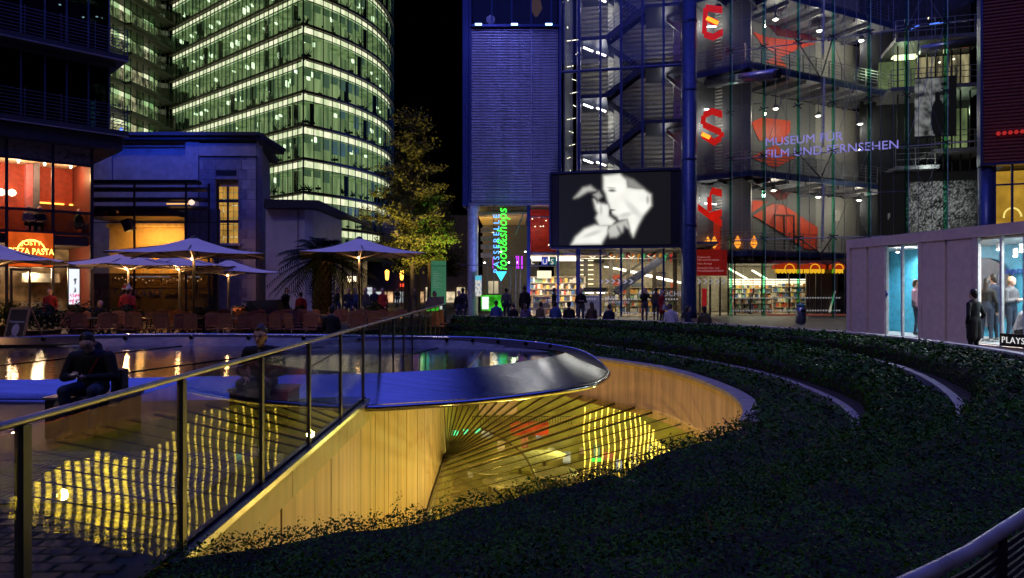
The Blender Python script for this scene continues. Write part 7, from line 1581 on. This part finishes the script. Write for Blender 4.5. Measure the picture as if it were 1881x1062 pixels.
def phone_man():
    x, y = U(172, 531, 7.8).x, 7.8; block('dark stone seat block with striped edge under the man with the phone', x, y+.02, .8, .5, .37, True)
    t = thing('person', 'man in black hoodie bent over a phone, seated on the striped block', 'person', (x, y, .43)); ORG[t.name] = V((0, 0, 0)); X = (1, 0, 0); S = []
    T, LG, SK, HR = 0, 1, 2, 3
    S += [((0, 0, .12), (0, -.02, .3), .15, .145, T, X, 1.35), ((0, -.02, .3), (0, -.08, .48), .145, .13, T, X, 1.55), ((-.13, -.06, .5), (.13, -.06, .5), .095, .095, T), ((0, -.04, .52), (0, .02, .62), .11, .085, T, X, 1.2), ((0, -.08, .56), (0, -.13, .64), .06, .055, SK)]
    hc = V((0, -.17, .69)); tl_ = .75; fd = V((.12, -math.cos(tl_), -math.sin(tl_))).normalized(); fu = V((0, -math.sin(tl_), math.cos(tl_)))
    S += [(hc-fu*.06+fd*.03, hc+fu*.02+fd*.02, .062, .086, SK), (hc+fu*.035-fd*.02, hc+fu*.05-fd*.035, .094, .092, HR), (hc-fd*.06, hc-fd*.07-fu*.05, .07, .06, HR), (hc+fd*.105-fu*.02, hc+fd*.09+fu*.02, .014, .009, SK), (hc+fd*.07-fu*.075, hc+fd*.05-fu*.085, .03, .03, SK)]
    for s in (-1, 1):
        S += [(hc+V((s*.088, .01, -.01)), hc+V((s*.09, .01, .02)), .014, .016, SK), ((s*.1, 0, .09), (s*.17, -.42, .1), .105, .078, LG), ((s*.17, -.42, .1), (s*.15, -.38, -.36), .072, .05, LG), ((s*.15, -.36, -.43), (s*.17, -.55, -.455), .045, .038, 4)]
    for s, el, wr in ((-1, V((-.31, -.1, .24)), V((-.1, -.33, .27))), (1, V((.31, -.12, .24)), V((.05, -.33, .26)))):
        S += [((s*.215, -.06, .5), el, .08, .062, T), (el, wr, .062, .042, T)]
        hand(S, wr, (V((-.04, -.42, .29))-wr), (0, .15, 1), -s, SK, 1.0)
    skinned('body', S, [CL['black'], CL['jeans'], skin, hair_d, shoe], .0075, t, 3)
    b = MB(); b.hexa([V((-.04, -.44, .315))+V(v) for v in ((-.03, -.06, -.012), (.03, -.06, -.012), (.03, .06, .01), (-.03, .06, .01), (-.03, -.062, -.004), (.03, -.062, -.004), (.03, .058, .018), (-.03, .058, .018))]); ph = b.build('phone', mat('phone_pink', (.12, .08, .1), .6), t)
    b = MB(); b.hexa([V((-.04, -.44, .324))+V(v) for v in ((-.027, -.056, -.01), (.027, -.056, -.01), (.027, .054, .01), (-.027, .054, .01), (-.027, -.057, -.0085), (.027, -.057, -.0085), (.027, .053, .0115), (-.027, .053, .0115))]); b.build('display', glow('phone_glow', (.7, .6, .8), .15), ph)
    gl_ = MB()
    for s in (-1, 1): c = hc+fd*.1+fu*.012+V((s*.034, 0, 0)); gl_.tube([c+V((math.cos(a)*.024, 0, 0))+fu*(math.sin(a)*.017) for a in np.linspace(0, 2*PI, 14)], .0025, 5)
    gl_.tube([hc+fd*.1+fu*.012+V((-.01, 0, 0)), hc+fd*.1+fu*.012+V((.01, 0, 0))], .0025, 5); gl_.build('glasses', frame_dark, t)
    b = MB(); b.tube([(.16, .05, .6), (.13, -.17, .5), (.05, -.2, .33), (-.02, -.19, .2)], .006, 5); b.build('hood_cord', CL['red'], t)
    b = MB(); b.hexa([V((.3, .06, .1))+V((a, c, e)) for e in (-.12, .22) for a, c in ((-.07, -.1), (.07, -.1), (.07, .1), (-.07, .1))]); b.build('bag', mat('bag_black', (.015, .015, .018), .7), t)
    ORG[t.name] = V((x, y, .43)); t.rotation_euler = (0, 0, math.radians(8)); t.scale = (.86, .86, .86); t.location.z = .4
phone_man()
def glasses_man():
    x, y = U(482, 531, 8.3).x, 8.3; block('plain dark stone seat block under the man with glasses', x, y+.1, .7, .45, .37, False)
    t = thing('person', 'man with glasses in black jacket looking toward the camera over the handrail', 'person', (x, y+.05, .43)); ORG[t.name] = V((0, 0, 0)); X = (1, 0, 0); S = []
    S += [((0, 0, .12), (0, -.03, .3), .14, .135, 0, X, 1.3), ((0, -.03, .3), (0, -.06, .48), .135, .12, 0, X, 1.5), ((-.13, -.05, .5), (.13, -.05, .5), .085, .085, 0), ((0, -.15, .34), (0, -.135, .5), .045, .05, 5), ((0, -.08, .52), (0, -.1, .62), .058, .055, 2)]
    hc = V((0, -.13, .705)); fd = V((-.1, -1, -.02)).normalized(); fu = V((0, -.02, 1)); rt = V((1, -.1, 0)).normalized()
    S += [(hc-fu*.055+fd*.025, hc-fu*.02+fd*.02, .06, .075, 2), (hc-fu*.01+fd*.015, hc+fu*.045+fd*.01, .08, .085, 2), (hc-fu*.095+fd*.055, hc-fu*.09+fd*.05, .028, .03, 2), (hc+fu*.075-fd*.01, hc+fu*.085-fd*.03, .088, .085, 3), (hc-fd*.05, hc-fd*.06-fu*.04, .075, .06, 3), (hc+fu*.115+fd*.055, hc+fu*.13-fd*.02, .04, .06, 3), (hc+fd*.112-fu*.022, hc+fd*.092+fu*.02, .016, .009, 2), (hc+fd*.089-fu*.06-rt*.02, hc+fd*.089-fu*.06+rt*.02, .009, .009, 4)]
    for s in (-1, 1):
        S += [(hc+rt*(s*.088)-fu*.005, hc+rt*(s*.09)+fu*.025, .014, .016, 2), (hc+fd*.082+fu*.04+rt*(s*.022), hc+fd*.078+fu*.04+rt*(s*.05), .008, .007, 3), ((s*.1, 0, .09), (s*.16, -.4, .1), .1, .075, 1), ((s*.16, -.4, .1), (s*.15, -.36, -.36), .07, .05, 1), ((s*.15, -.34, -.43), (s*.17, -.53, -.455), .045, .038, 6)]
        el = V((s*.3, -.06, .23)); wr = V((s*.13, -.3, .17)); S += [((s*.2, -.05, .5), el, .075, .06, 0), (el, wr, .06, .04, 0)]; hand(S, wr, V((-s*.1, -1, -.25)), (0, -.2, -1), -s, 2, .5)
    skinned('body', S, [CL['black'], CL['jeans'], skin, hair_b, mat('lips', (.42, .16, .13), .5), CL['grey'], shoe], .0072, t, 3)
    b = MB()
    for s in (-1, 1):
        c = hc+fd*.103+fu*.018+rt*(s*.034); b.tube([c+rt*(math.cos(a)*.026)+fu*(math.sin(a)*.019) for a in np.linspace(0, 2*PI, 16)], .003, 5); b.tube([c+rt*(s*.026), hc+rt*(s*.09)+fu*.025], .0025, 5)
    b.tube([hc+fd*.106+fu*.022-rt*.009, hc+fd*.106+fu*.022+rt*.009], .003, 5); b.build('glasses', frame_dark, t)
    for s in (-1, 1): c = hc+fd*.083+fu*.016+rt*(s*.034); b = MB(); capsule(b, c, c+fd*.002, .011, .011); b.build('eye', mat('eye_dark', (.05, .04, .04), .2), t)
    for s in (-1, 1): b = MB(); b.hexa([V((s*.03, -.165, .3)), V((s*.075, -.175, .3)), V((s*.075, -.165, .3)), V((s*.03, -.155, .3)), V((s*.045, -.13, .56)), V((s*.1, -.12, .54)), V((s*.1, -.11, .54)), V((s*.045, -.12, .56))]); b.build('lapel', CL['black'], t)
    ORG[t.name] = V((x, y+.05, .43)); t.scale = (.88, .88, .88); t.location.z = .4
glasses_man()
bpy.data.scenes.remove(BENCH)
